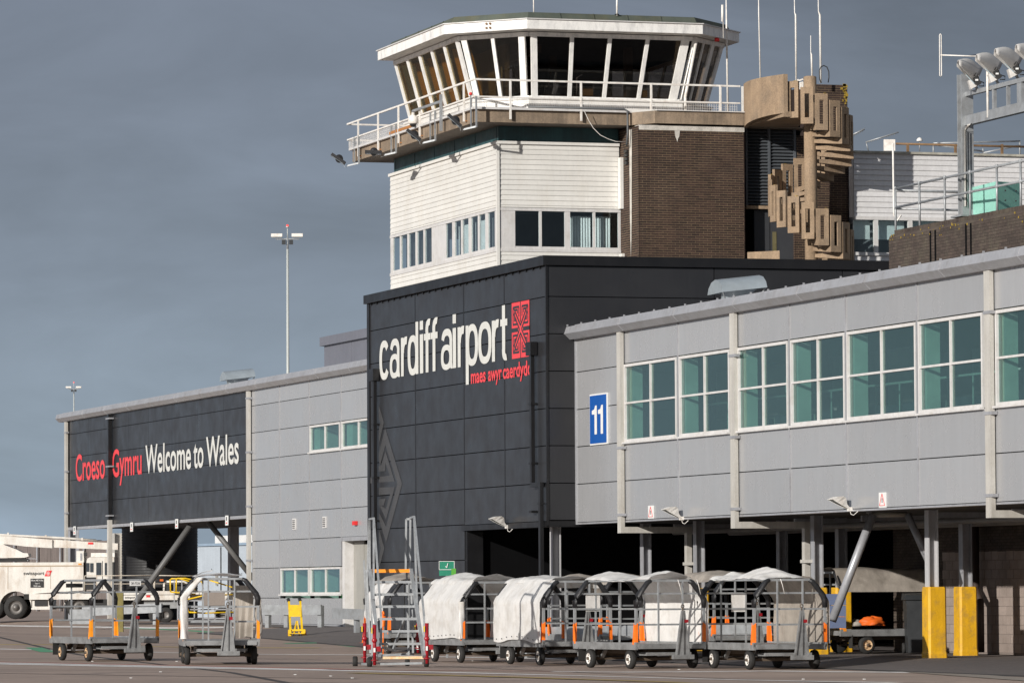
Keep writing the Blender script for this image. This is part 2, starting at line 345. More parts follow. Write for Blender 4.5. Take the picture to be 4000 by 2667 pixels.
WL = worn('worn_white_line_paint', (.86, .83, .79)); RL = worn('worn_red_line_paint', (.42, .14, .10)); GL = worn('worn_green_line_paint', (.08, .34, .17)); YL = worn('worn_yellow_line_paint', (.46, .33, .10))
def pl(*pp): return [QG(x, y) for x, y in pp]
# darker pavement strip at the foot of the buildings
pv = MB(); xs2 = list(np.arange(-36, 62, 1.6)); ysn = [0, .12, .3, .55, 1]
ye = {}
def edgeY(x): return -1.0 + .0*x
pv.add([(x, edgeY(x)+(9.5-edgeY(x))*t, gz(x, edgeY(x)+(9.5-edgeY(x))*t)+.03) for t in ysn for x in xs2], [(j*len(xs2)+i, j*len(xs2)+i+1, (j+1)*len(xs2)+i+1, (j+1)*len(xs2)+i) for j in range(4) for i in range(len(xs2)-1)], True)
pv.build('pavement', asphalt2(), kind='structure', fix=False)
kb = MB(); kb.add([(x, edgeY(x)-.06*k, gz(x, edgeY(x))+(.03 if k == 0 else .002)) for k in (0, 1) for x in xs2], [(i, i+1, len(xs2)+i+1, len(xs2)+i) for i in range(len(xs2)-1)])
kb.build('pavement_edge', mat('dark_joint', (.03, .027, .026), .9), kind='structure', fix=False)
pv2 = MB(); xs3 = list(np.arange(-64, -35, 1.6))
pv2.add([(x, 2.2+(5-2.2)*t, gz(x, 2.2+(5-2.2)*t)+.012) for t in (0, .5, 1) for x in xs3], [(j*len(xs3)+i, j*len(xs3)+i+1, (j+1)*len(xs3)+i+1, (j+1)*len(xs3)+i) for j in range(2) for i in range(len(xs3)-1)], True)
pv2.build('pavement', asphalt2(), kind='structure', fix=False)
strip(pl((-40, 2591), (800, 2608), (2100, 2634), (2750, 2651), (3500, 2665)), 0.65, WL, 'painted_line_white')
strip(pl((-40, 2586.5), (800, 2603.5), (1300, 2613.5)), 0.65, WL, 'painted_line_white')
strip(pl((-40, 2584.5), (800, 2601.5), (1500, 2617), (2150, 2621.5)), 0.45, RL, 'painted_line_red', h=.010)
strip(pl((2150, 2621.5), (3000, 2619.5), (4100, 2616.5)), 0.72, WL, 'painted_line_white')
strip(pl((-40, 2533), (230, 2538), (900, 2553), (1420, 2556), (2600, 2574), (3100, 2582), (3600, 2592)), 0.59, WL, 'painted_line_white')
strip(pl((-40, 2516), (400, 2519), (800, 2528), (1250, 2529)), 0.65, YL, 'painted_line_yellow')
strip(pl((-40, 2442), (300, 2447), (650, 2452), (1000, 2462)), 0.65, WL, 'painted_line_white')
strip(pl((350, 2446), (700, 2460), (1040, 2474), (1350, 2480), (1200, 2497)), 0.34, GL, 'painted_line_green')
strip(pl((130, 2528), (190, 2545), (420, 2551)), 0.50, GL, 'painted_line_green')
strip(pl((1040, 2485), (1220, 2498), (1420, 2525)), 0.78, GL, 'painted_line_green')
strip(pl((1110, 2512), (1330, 2508), (1420, 2523)), 0.65, GL, 'painted_line_green')
strip(pl((1180, 2482), (1240, 2486)), 0.81, GL, 'painted_line_green', h=.010)
strip(pl((1300, 2497), (1390, 2496)), 0.78, RL, 'painted_line_red', h=.012)
strip(pl((1345, 2510), (1378, 2502)), 0.81, WL, 'painted_line_white', h=.012)
strip(pl((3120, 2578), (3500, 2590), (4100, 2612)), 0.78, GL, 'painted_line_green', h=.012)
strip(pl((3160, 2583), (3560, 2596), (4100, 2618)), 0.59, RL, 'painted_line_red', h=.014)
strip(pl((3560, 2620), (4100, 2660)), 0.78, worn('worn_cream_line_paint', (.30, .26, .22)), 'painted_line_cream', h=.012)
strip(pl((1380, 2628), (2000, 2644), (2700, 2667)), 0.45, YL, 'painted_line_yellow', h=.012)

JT = mat('tar_joint', (.06, .05, .045), .8)
strip(pl((-40, 2480), (900, 2625), (1130, 2667)), 0.19, JT, 'slab_joint', h=.004)
strip(pl((1700, 2600), (2600, 2640), (3300, 2667)), 0.15, JT, 'slab_joint', h=.004)
strip(pl((-40, 2628), (1400, 2650)), 0.15, JT, 'slab_joint', h=.004)
# ------------------------------------------------------------------ cladding helpers
def panels_Y(root, Y, xj, zj, m, skip=(), gap=.012, t=.06, name='panel'):
    """facade panels on a plane Y=const: joints recessed"""
    for i in range(len(xj)-1):
        for k in range(len(zj)-1):
            a, b, c, d = xj[i], xj[i+1], zj[k], zj[k+1]
            if any(not (b <= s[0]+.01 or a >= s[1]-.01 or d <= s[2]+.01 or c >= s[3]-.01) for s in skip): continue
            MB().box((a+gap, Y, c+gap), (b-gap, Y+t, d-gap)).build(name, m, root, fix=False)
def panels_X(root, X, yj, zj, m, gap=.012, t=.06, name='panel'):
    for i in range(len(yj)-1):
        for k in range(len(zj)-1):
            MB().box((X-t, yj[i]+gap, zj[k]+gap), (X, yj[i+1]-gap, zj[k+1]-gap)).build(name, m, root, fix=False)
_bm = {}
def brickmesh(L, H, T, m):
    k = (round(L, 3), round(H, 3), m.name)
    if k not in _bm:
        me = MB().box((0, 0, 0), (L, T, H)).build('brick', m); d = me.data; bpy.data.objects.remove(me); _bm[k] = d
    return _bm[k]
def bricks(root, o, ang, width, z0, z1, L=.264, H=.0735, T=.05, j=.0115, limit=0, m=None, mort=None, off=0., ragged=.004):
    """stretcher-bond wall: o = lower corner on the face, ang = direction of the wall in plan (outside is to its right)"""
    m = m or BRK; mort = mort or MOR
    d = Vector((math.cos(ang), math.sin(ang), 0)); n = Vector((-d.y, d.x, 0))  # n points into the wall
    me = brickmesh(L-j, H-j, T, m); rest = MB(); cnt = 0
    rows = int(round((z1-z0)/H))
    for r in range(rows-1, -1, -1):
        z = z0+r*H; s = (-L/2 if r % 2 else 0)-off
        while s < width-.01:
            a = max(0, s); b = min(width, s+L-j); s += L
            if b-a < .03: continue
            pr = random.uniform(-ragged, ragged)
            p = Vector(o)+d*a-n*(.000+pr*.5); p.z = z+j/2
            if cnt < limit:
                ob = inst('brick', me, root, p, (0, 0, ang), ((b-a)/(L-j), 1, 1)); cnt += 1
            else:
                c = p+d*(b-a)/2+n*T/2+Vector((0, 0, (H-j)/2)); rest.obox(c, d*(b-a)/2, n*T/2, Vector((0, 0, (H-j)/2)))
    if rest.v: rest.build('brickwork', m, root, fix=False, kind='stuff')
    mb = MB(); c = Vector(o)+d*width/2+n*(.005+.1); c.z = (z0+z0+rows*H)/2
    mb.obox(c, d*(width/2-.03), n*.1, Vector((0, 0, rows*H/2))); mb.build('mortar', mort, root)
    return cnt

# ------------------------------------------------------------------ black sign building
Z0 = 5.6345
rows = [Z0+k for k in range(-6, 5)] + [10.46]
R0 = gz(-9, 0)
bb = thing('terminal_building', 'tall black ribbed metal building carrying the large white airport name', 'building', (-8, 5, 0))
xj = [-17.73, -12.79, -7.8, -3.88, -.04]
zrow = [0.1] + [Z0+k for k in range(-5, 5)] + [10.46]
panels_Y(bb, 0, xj, zrow, BLK, skip=((-7.80, .2, -1, 3.61),))
# re-add the partial row above the opening
panels_Y(bb, 0, [-7.8, -3.88, -.04], [3.6345, 3.64], BLK)
yj = [.03, 4.77, 8.49, 9.83, 16, 24]
panels_X(bb, 0, yj, [3.64]+[Z0+k for k in range(-1, 5)]+[10.46], BLK)
core = MB(); core.box((-17.7, .05, 3.7), (-.05, 30, 10.5)); core.box((-17.7, .05, 0), (-7.85, 30, 3.7)); core.box((-7.85, 15, 0), (-.05, 30, 3.7))
core.build('wall_core', MAT_BLACK, bb)
cp = MB(); cp.box((-18.05, -.12, 10.47), (.1, .3, 10.73)); cp.box((-.25, .3, 10.47), (.1, 30, 10.73)); cp.build('parapet_capping', BLKT, bb)
MB().box((-17.6, .31, 10.5), (-.26, 30, 10.56)).build('roof', mat('grey_roof_felt', (.1, .1, .1), .9), bb)
st = MB()
for i in range(28): st.box((-17.6+i*.63, -.03, 10.40), (-17.52+i*.63, -.001, 10.455))
st.build('fixing_clips', BLKT, bb, kind='stuff')
ct = MB(); ct.box((-.04, -.03, 3.5), (.03, .03, 10.46)); ct.build('corner_trim', BLKT, bb)
ct = MB(); ct.box((-18.0, -.03, .1), (-17.74, .25, 10.46)); ct.build('corner_trim', BLKT, bb)
# opening: header, jamb, black core behind with the shade in its colour
hd = MB(); hd.box((-7.95, -.05, 3.46), (-.05, .35, 3.61)); hd.build('opening_header', BLKT, bb)
hd = MB(); hd.box((-.08, .03, 3.46), (.02, 24, 3.62)); hd.build('bottom_trim', BLKT, bb)
hd = MB(); hd.box((-7.9, .03, .1), (-7.65, .5, 3.45)); hd.build('door_jamb', BLKT, bb)
# hoppers and downpipes in front of the black wall
def hopper_pipe(xc, ztop, zbot, jog=None, sh=.75):
    MB().box((xc-.22, -.22, ztop-.36), (xc+.22, -.03, ztop)).build('rain_hopper', BLKT, bb)
    p = MB(); a, b = xc-.06, xc+.10
    if jog:
        p.box((a, -.17, jog), (b, -.07, ztop-.36)); p.box((a, -.17, jog-.12), (b+sh, -.07, jog)); p.box((a+sh, -.17, zbot), (b+sh, -.07, jog-.12)); p.box((a+sh-.04, -.19, jog-.6), (b+sh+.04, -.05, jog-.55))
    else: p.box((a, -.17, zbot), (b, -.07, ztop-.36))
    o = p.build('downpipe', BLKT, bb)
    for z in (ztop-1.7, ztop-3.3, ztop-4.6): MB().box((xc-.1, -.19, z), (xc+.14, -.02, z+.06)).build('pipe_clip', BLKT, o)
XH = Q(2077, 1500, 'Y', -.12).x; hopper_pipe(XH, ZQ(1336, (XH, -.2)), .1, jog=ZQ(1885, (XH, -.2)))
XH2 = Q(1462, 1500, 'Y', -.12).x; hopper_pipe(XH2, ZQ(1441, (XH2, -.2)), .1)
# ---- name in white letters
bold = .016
vs, fs = glyph('x', bold); capx = max(v.y for v in vs)
base = 8.11; sy = (9.25-8.11)/capx
cx6 = lambda x, y=600: Q(1400+x/2.24, 1100+y/2.24, 'Y', 0).x
sign = MB().box((-14.9, -.004, 9.0), (-14.8, -.002, 9.02)); 
letters = [('c',187,272),('a',278,368),('r',376,434),('d',434,528),('i',541,570),('f',577,634),('f',637,697),('a',726,830),('i',829,858),('r',872,934),('p',943,1050),('o',1052,1168),('r',1172,1238),('t',1246,1308)]
XH_ = 1.14; AS = 1.53; SW = .285; TH = .20
def ring(mb, xa, xb, z0, z1, sx, sz, a0=0, a1=360, dy=0., p=2.5):
    cxm, czm = (xa+xb)/2, (z0+z1)/2; n = max(6, int(abs(a1-a0)/11)); vs = []
    for i in range(n+1):
        t_ = math.radians(a0+(a1-a0)*i/n); c, s_ = math.cos(t_), math.sin(t_)
        cc, s2 = math.copysign(abs(c)**(2/p), c), math.copysign(abs(s_)**(2/p), s_)
        vs += [(cxm+cc*(xb-xa)/2, -.012-dy, czm+s2*(z1-z0)/2), (cxm+cc*((xb-xa)/2-sx), -.012-dy, czm+s2*((z1-z0)/2-sz))]
    mb.add(vs, [(2*i, 2*i+1, 2*i+3, 2*i+2) for i in range(n)])
def rect(mb, xa, xb, z0, z1, dy=0.): mb.add([(xa, -.012-dy, z0), (xb, -.012-dy, z0), (xb, -.012-dy, z1), (xa, -.012-dy, z1)], [(0, 1, 2, 3)])
for ch, a, b in letters:
    mb = MB(); x0_, x1_ = cx6(a), cx6(b); B0 = base; w_ = x1_-x0_
    if ch == 'c': ring(mb, x0_, x1_, B0-.02, B0+XH_+.02, SW, TH, 38, 325)
    elif ch == 'o': ring(mb, x0_, x1_, B0-.02, B0+XH_+.02, SW, TH)
    elif ch == 'a':
        ring(mb, x0_+.05, x1_-.06, B0+XH_*.30, B0+XH_+.02, SW*.92, TH, -5, 168); ring(mb, x0_, x1_-.10, B0-.02, B0+XH_*.62, SW*.9, TH*.8, 0, 360, .002); rect(mb, x1_-.06-SW*.92, x1_-.06, B0+.02, B0+XH_*.70, .004)
        mb.add([(x1_-.20, -.018, B0), (x1_, -.018, B0), (x1_-.05, -.018, B0+.16), (x1_-.20, -.018, B0+.25)], [(0, 1, 2, 3)])
    elif ch == 'r':
        rect(mb, x0_, x0_+SW, B0, B0+XH_); ring(mb, x0_+SW*.35, x1_+w_*.40, B0+XH_*.10, B0+XH_+.02, SW*.8, TH*1.15, 78, 175, .002)
    elif ch == 'd': ring(mb, x0_, x1_-.05, B0-.02, B0+XH_+.02, SW, TH*.95); rect(mb, x1_-SW, x1_, B0, B0+AS, .002)
    elif ch == 'p': ring(mb, x0_+.05, x1_, B0-.02, B0+XH_+.02, SW, TH*.95); rect(mb, x0_, x0_+SW, B0-.53, B0+XH_, .002)
    elif ch == 'i': rect(mb, x0_, x1_, B0, B0+XH_); rect(mb, x0_, x1_, B0+XH_+.13, B0+AS)
    elif ch == 'f':
        rect(mb, x0_+w_*.26, x0_+w_*.26+SW, B0, B0+AS*.86); rect(mb, x0_, x1_, B0+XH_-.20, B0+XH_-.01, .002); ring(mb, x0_+w_*.26, x1_+w_*.45, B0+AS*.55, B0+AS+.02, SW, TH*.95, 78, 182, .004)
    elif ch == 't':
        rect(mb, x0_+w_*.25, x0_+w_*.25+SW, B0+.16, B0+AS-.02); rect(mb, x0_, x1_, B0+XH_-.20, B0+XH_-.01, .002); ring(mb, x0_+w_*.25, x1_+w_*.32, B0-.02, B0+.60, SW, TH*.9, 178, 283, .004)
    mb.build('letter', SIGNW, bb, fix=False)
for xv in xj[1:-1]: MB().box((xv-.03, -.006, 3.7 if xv > -7.9 else .1), (xv+.035, .01, 10.44)).build('cover_strip', BLKT, bb)
cx = lambda x, y: (Q(1400+x/2.24, 1100+y/2.24, 'Y', 0))
vs, fs = glyph('x', .02); xh = max(v.y for v in vs)
for wd, a, b in (('maes', 988, 1116), ('awyr', 1138, 1258), ('caerdydd', 1268, 1516)):
    mb = MB(); text(mb, wd, lambda x, z: (x, -.012, z), cx(a, 800).x, cx(b, 800).x, 7.60, .265/xh, bold=.022); mb.build('lettering', SIGNR, bb, fix=False)
# ---- red knot emblem: plate with dark cut-outs
e0, e1 = cx(1346, 400), cx(1500, 400); ex0, ex1 = e0.x, e1.x; ez1, ez0 = 9.63, ZQ(1388, (ex1, 0)); 
ez0 = 8.10
fe = lambda u, v, d=0: (ex0+(ex1-ex0)*u, -.012-d, ez1+(ez0-ez1)*v)
MB().add([fe(0,0),fe(1,0),fe(1,1),fe(0,1)], [(0,1,2,3)]).build('emblem', SIGNR, bb, fix=False)
em = MB()
def eline(p, q, w=.036):
    aspect = (ez1-ez0)/(ex1-ex0)
    P = Vector((p[0], p[1]*aspect)); Q_ = Vector((q[0], q[1]*aspect)); d = (Q_-P).normalized(); n = Vector((-d.y, d.x))*w/2
    em.add([fe(v.x, v.y/aspect, .004+random.random()*.002) for v in (P-n, Q_-n, Q_+n, P+n)], [(0,1,2,3)])
eline((.5, 0), (.5, .36)); eline((.5, .62), (.5, 1)); eline((0, .492), (.36, .492), .07); eline((.64, .492), (1, .492), .07)
for sx in (1, -1):
    for sv in (1, -1):
        q = lambda u, v: (.5+sx*(u-.5), .49+sv*(v-.49))
        eline(q(.12, .10), q(.50, .42), .04); eline(q(.12, .20), q(.44, .49), .04)
        eline(q(.08, .085), q(.42, .085)); eline(q(.41, .085), q(.41, .26)); eline(q(.18, .135), q(.34, .135)); eline(q(.33, .135), q(.33, .20))
        eline(q(.08, .085), q(.08, .40)); eline(q(.08, .39), q(.30, .39)); eline(q(.16, .17), q(.16, .33)); eline(q(.16, .32), q(.22, .32))
em.build('emblem_pattern', BLK, bb, fix=False)
# ---- ghosted knot pattern low on the wall
def z7(x, y): p = Q(1420+x/2.27, 1550+y/2.27, 'Y', 0); return (p.x, -.008, p.z)
polys = [[(195,275),(345,768),(203,1290),(137,1080),(137,1015),(203,1148),(303,768),(197,425),(150,605),(137,560),(137,500)],
         [(197,480),(280,750),(118,757),(118,708),(235,697),(197,585),(195,655),(137,660),(137,610),(160,600)],
         [(118,803),(280,797),(203,1085),(145,965),(165,965),(200,990),(238,860),(118,870)],
         [(137,905),(200,900),(180,960),(137,962)],
         [(137,65),(183,225),(137,430),(137,300),(152,225),(137,190)],
         [(137,1160),(188,1340),(137,1530),(137,1430),(155,1340),(137,1270)]]
for pgy in polys:
    MB().add([z7(*p) for p in pgy], [tuple(range(len(pgy)))]).build('pattern_shape', GHOST, bb, fix=False)
zz = [z7(62, 712), z7(80, 712), z7(80, 765), z7(62, 765)]
MB().add(zz, [(0,1,2,3)]).build('pattern_shape', GHOST, bb, fix=False)

# ------------------------------------------------------------------ right wing (glazed pier)
YW = .808; ZB, ZT = 3.523, 8.50
rw = thing('pier_building', 'long grey metal-clad pier raised over an open undercroft, with green windows', 'building', (15, 4, 0))
X_END = 52.
xp = [.03, 3.46]; wins = [(4.14, 8.29), (8.50, 12.25), (12.85, 16.33), (16.52, 20.05), (20.20, 24.40), (24.55, 28.20)]
wins += [(28.9, 32.7), (32.9, 36.7)]
xj = [.03, 3.72, 8.39, 12.48, 16.42, 20.12, 24.47, 28.49, 32.8, 36.8, 41., 45., 49., X_END]
zw0, zw1 = 5.60, 7.62
rowsW = [ZB+.05, 4.60, 5.60]
# bay 0 has full rows, the others windows
panels_Y(rw, YW, xj[:2], [ZB+.05, 4.60, 5.60, 6.60, 7.60, ZT], GRY)
for i in range(1, len(xj)-1):
    panels_Y(rw, YW, xj[i:i+2], [ZB+.05, 4.60, 5.58], GRY)
    if i-1 < len(wins): panels_Y(rw, YW, xj[i:i+2], [7.64, ZT], GRY)
    else: panels_Y(rw, YW, xj[i:i+2], [5.6, 6.6, 7.6, ZT], GRY)
for x in xj[2:]:
    if x not in (12.48, 28.49): MB().box((x-.03, YW-.025, ZB+.06), (x+.03, YW+.01, ZT)).build('cover_strip', GRYT, rw)
MB().box((0.005, YW+.07, ZB+.1), (X_END, YW+.12, 5.55)).build('wall_core', mat('dark_panel_backing', (.05, .05, .055), .8), rw)  # even dark backing seen through the panel joints
MB().box((0.005, YW+.07, 7.66), (X_END, YW+.12, ZT+.3)).build('wall_core', mat('dark_panel_backing', (.05, .05, .055), .8), rw)
MB().box((.005, YW-.01, ZB), (X_END, YW+.25, ZB+.045)).build('bottom_trim', GRYT, rw)
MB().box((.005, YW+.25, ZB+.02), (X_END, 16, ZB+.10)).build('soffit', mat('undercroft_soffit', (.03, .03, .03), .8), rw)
MB().box((0, YW-.03, ZB), (.06, YW+.02, ZT)).build('corner_trim', GRYT, rw)
# gutter: two-facet fascia with joint straps
zg = ZT-.02
def gutter(root, xa, xb, Y, zb, joints, pro=.32, h=.34):
    prof = [(0, 0), (-pro*.5, .0), (-pro, .15), (-pro*.80, h), (0, h+.03)]
    g = MB(); g.add([(x, Y+p[0], zb+p[1]) for x in (xa, xb) for p in prof], [(0,1,6,5),(1,2,7,6),(2,3,8,7),(3,4,9,8),(4,3,2,1,0),(5,6,7,8,9)])
    g.build('gutter', GRYT, root)
    for x in joints:
        s = MB(); s.add([(x+dx, Y+p[0]*1.04-.004, zb+p[1]*1.03-.003) for dx in (-.035, .035) for p in prof[:4]], [(0,1,5,4),(1,2,6,5),(2,3,7,6)])
        s.add([(x+dx, Y+p[0]*1.04-.004, zb+p[1]*1.03-.003) for dx in (-.035, .035) for p in prof[:4]], [(3,2,1,0),(4,5,6,7)])
        s.build('gutter_strap', GRYT, root)
gx = [Q(x, y, 'Y', YW-.3).x for x, y in ((2414, 1260), (2628, 1225), (2861, 1190), (3110, 1150), (3375, 1100), (3665, 1050), (3975, 1000))]
gutter(rw, -.38, X_END, YW, zg, gx)
MB().box((-.3, YW-.02, zg+.34), (X_END, 8, zg+.40)).build('roof', GRYT, rw)
bl = MB()
for i in range(44): bl.box((i*1.2, YW-.25, zg+.36), (i*1.2+.04, YW-.21, zg+.40))
bl.build('roof_bolts', GRYT, rw, kind='stuff')
# white downpipes on the facade
def fpipe(root, xa, xb, Y, zt, zb, m, clips=()):
    o = MB().box((xa, Y-.13, zb), (xb, Y-.03, zt)).build('downpipe', m, root)
    for z in clips: MB().box((xa-.03, Y-.145, z), (xb+.10, Y-.01, z+.07)).build('pipe_clip', GRYT, o)
    return o
PIPEW = mat('off_white_pipe', (.50, .48, .44), .42, 0, .06, 1, streak=.14, dirt=(.3, .26, .2), dirtamt=.4)
PXS = [Q(px_, 1700, 'Y', YW-.13).x for px_ in (2410, 2852, 3848)]
for x, cl_ in zip(PXS, ((5.42, 3.68), (7.4, 5.42, 3.68), (7.55, 5.42, 3.68))): fpipe(rw, x, x+.30, YW, zg, ZB-.28, PIPEW, cl_)
for x in PXS:     # return under the soffit then down beside the column
    o = MB(); o.box((x, YW-.03, ZB-.28), (x+.3, 2.5, ZB-.12)); o.build('downpipe_return', PIPEW, rw)
    o = MB(); o.box((x+.05, 2.5, .2), (x+.25, 2.64, ZB-.12)); o.box((x+.05, 2.45, 2.4), (x+.8, 2.55, 2.48)); o.build('downpipe', PIPEW, rw)
# windows
def window_Y(root, xa, xb, z0, z1, Y, nx=2, nz=2, fr=.07, mull=.05, glass=GLASSG, frm=None, dep=.10, sill=True, name='window'):
    frm = frm or WFR; f = MB(); y0, y1 = Y-.03, Y+dep-.03
    f.box((xa, y0, z0), (xa+fr, y1, z1)); f.box((xb-fr, y0, z0), (xb, y1, z1)); f.box((xa+fr, y0, z1-fr), (xb-fr, y1, z1)); f.box((xa+fr, y0, z0), (xb-fr, y1, z0+fr))
    w = f.build(name, frm, root); cw = (xb-xa-2*fr+mull)/nx; ch = (z1-z0-2*fr+mull)/nz
    for i in range(1, nx): MB().box((xa+fr+i*cw-mull, y0+.01, z0+fr), (xa+fr+i*cw, y1-.005, z1-fr)).build('mullion', frm, w)
    for k in range(1, nz): MB().box((xa+fr, y0+.016, z0+fr+k*ch-mull), (xb-fr, y1-.011, z0+fr+k*ch)).build('transom', frm, w)
    for i in range(nx):
        for k in range(nz):
            MB().box((xa+fr+i*cw-.01, Y+.03, z0+fr+k*ch-.01), (xa+fr+i*cw+cw-mull+.01, Y+.038, z0+fr+k*ch+ch-mull+.01)).build('pane', glass, w)
    if sill: MB().box((xa-.02, Y-.10, z0-.05), (xb+.02, Y, z0-.001)).build('sill', frm, w)
    return w
for a, b in wins: window_Y(rw, a, b, zw0, zw1, YW)
# inside: floor, back wall, columns, handrail
MB().box((.1, YW+.2, 5.2), (X_END, 6.9, 5.3)).build('interior_floor', INTF, rw)
MB().box((.1, 4.6, 5.3), (X_END, 4.75, 8.6)).build('interior_wall', INTD, rw)
MB().box((.1, YW+.13, 8.2), (X_END, 4.6, 8.3)).build('ceiling', INTD, rw)
for a, b in wins:
    MB().box((a-.35, YW+.13, 5.3), (a+.10, YW+.46, 8.2)).build('interior_column', INTW, rw)
hr = MB()
hr.tube([(7.4, 1.9, 6.45), (30, 1.9, 6.45)], .03)
for i in range(16): hr.tube([(7.6+i*1.45, 1.9, 5.3), (7.6+i*1.45, 1.9, 6.45)], .022)
hr.build('handrail', mat('inner_rail', (.35, .45, .42), .4), rw)
RI = random.Random(12)
PT = [mat('interior_grey_panel', (.20, .21, .20), .7), mat('interior_dark_opening', (.03, .035, .035), .8), mat('interior_pale_door', (.34, .36, .33), .6)]
x_ = .8
while x_ < 38:
    w_ = RI.uniform(.5, 1.9); h_ = RI.choice((2.05, 2.3, 1.2)); MB().box((x_, 4.52, 5.3 if h_ > 1.5 else 6.3), (x_+w_, 4.595, 5.3+h_ if h_ > 1.5 else 7.6)).build('wall_fitting', RI.choice(PT), rw); x_ += w_+RI.uniform(.3, 1.6)
for k in range(13): MB().box((1.5+k*3.0, 2.6, 8.14), (2.9+k*3.0, 2.85, 8.19)).build('ceiling_light', mat('unlit_tube_diffuser', (.7, .7, .66), .5), rw)
for k in range(9): MB().box((5.2+k*2.9, 3.5, 5.3), (6.4+k*2.9, 4.1, 6.15)).build('seat_row', mat('dark_seat', (.05, .06, .08), .6), rw)
# hanging banner behind the third window
bn = MB(); bn.grid(lambda u, v: (14.75+u*1.0, 1.35+.10*math.sin(u*14)+.03*math.sin(v*9), 5.35+v*2.3), 24, 8)
bn.build('banner', mat('pale_banner_cloth', (.85, .9, .88), .6, var=.2, scale=2), rw, solid=.006)
for k in range(3): MB().grid(lambda u, v: (15.1+u*.35, 1.23+.02*math.sin(u*14), 5.75+k*.35+v*.16), 6, 2).build('banner_mark', mat('banner_blue', (.05, .3, .7), .6), rw, solid=.004)
# sign 11
sg = thing('gate_sign', 'blue gate sign with white number 11 on the grey wall', 'sign', (2.06, YW-.03, 6.28))
MB().box((1.33, YW-.045, 5.60), (2.79, YW-.005, 6.95)).build('plate', WSIGN, sg); MB().box((1.37, YW-.055, 5.64), (2.75, YW-.047, 6.91)).build('sign_face', BLUE, sg)
for q in (1.56, 2.08):   # two bold ones
    mb = MB(); zb_, zt_ = 5.88, 6.64
    mb.add([(q+.22, YW-.060, zb_), (q+.42, YW-.060, zb_), (q+.42, YW-.060, zt_), (q+.28, YW-.060, zt_), (q+.20, YW-.060, zt_-.10), (q, YW-.060, zt_-.13), (q, YW-.060, zt_-.23), (q+.22, YW-.060, zt_-.23)], [(0,1,2,3,4,5,6,7)])
    mb.build('numeral', WSIGN, sg, fix=False)
# small warning signs under the windows
def warn(px, py, Y, label, h=.33, w=.42):
    p = Q(px, py, 'Y', Y); t = thing('warning_sign', label, 'sign', (p.x, Y-.02, p.z), 'height warning signs on the cladding')
    MB().box((p.x-w/2, Y-.03, p.z-h/2), (p.x+w/2, Y-.005, p.z+h/2)).build('plate', WSIGN, t)
    tr = MB(); a = (p.x-w*.38, p.z-h*.36); b = (p.x+w*.38, p.z-h*.36); c = (p.x, p.z+h*.42)
    for q, r in ((a, b), (b, c), (c, a)): tr.bar((q[0], Y-.036, q[1]), (r[0], Y-.036, r[1]), .008, .012, up=(0, 0, 1) if q[1] == r[1] else (0,0,1))
    tr.build('red_triangle', REDB, t); MB().box((p.x-.015, Y-.036, p.z-.06), (p.x+.015, Y-.031, p.z+.04)).build('mark', BTXT, t)
    return t
warn(2546, 1999, YW, 'small white warning sign with red triangle below the first two windows'); warn(3451, 1952, YW, 'small white warning sign with red triangle right of the second floodlight on the grey pier', h=.34)
# floodlights fixed to the bottom edge
def wall_lamp(px, py, Y, label, sc=1.):
    p = Q(px, py, 'Y', Y-.1); t = thing('wall_floodlight', label, 'floodlight', tuple(p), 'white visor floodlights along the wall bottom')
    B = Vector((p.x, p.y+.06, p.z)); pf = [(0, 0, .04), (-.10, .12, .05), (-.13, .26, .07), (-.20, .30, .11), (-.36, .29, .15), (-.50, .235, .17)]
    lo = [(0, -.02, .035), (-.12, .035, .07), (-.25, .095, .11), (-.38, .16, .14), (-.45, .20, .155), (-.50, .225, .168)]
    vs = [B+Vector((sx*w, y, z)) for (y, z, w) in pf for sx in (-1, 1)]+[B+Vector((sx*w, y, z)) for (y, z, w) in lo for sx in (-1, 1)]
    fs = [(2*i, 2*i+1, 2*i+3, 2*i+2) for i in range(5)]+[(2*i, 2*i+2, 14+2*i, 12+2*i) for i in range(5)]+[(2*i+1, 13+2*i, 15+2*i, 2*i+3) for i in range(5)]+[(10, 11, 23, 22), (0, 12, 13, 1)]
    MB().add(vs, fs).build('visor', WPT, t)
    MB().add([B+Vector((sx*w, y, z+.006)) for (y, z, w) in lo for sx in (-.92, .92)], [(2*i, 2*i+1, 2*i+3, 2*i+2) for i in range(5)]).build('lens', mat('lamp_lens', (.25, .27, .25), .2), t, solid=.004)
    MB().obox(B+Vector((0, -.02, .01)), (.045, 0, 0), (0, .05, 0), (0, 0, .045)).build('ballast_box', WPT, t)
    MB().tube([B+Vector((.01, -.02, -.02)), B+Vector((.03, .0, -.11)), B+Vector((.20, .0, -.13)), B+Vector((.40, .02, -.05))], .009, 6).build('cable', WPT, t)
    return t
wall_lamp(1975, 2058, 0, 'white visor floodlight at the bottom edge of the black wall')
wall_lamp(2656, 2025, YW, 'white visor floodlight below the left windows of the grey pier')
wall_lamp(3313, 1989, YW, 'white visor floodlight nearest the yellow bollards on the grey pier')

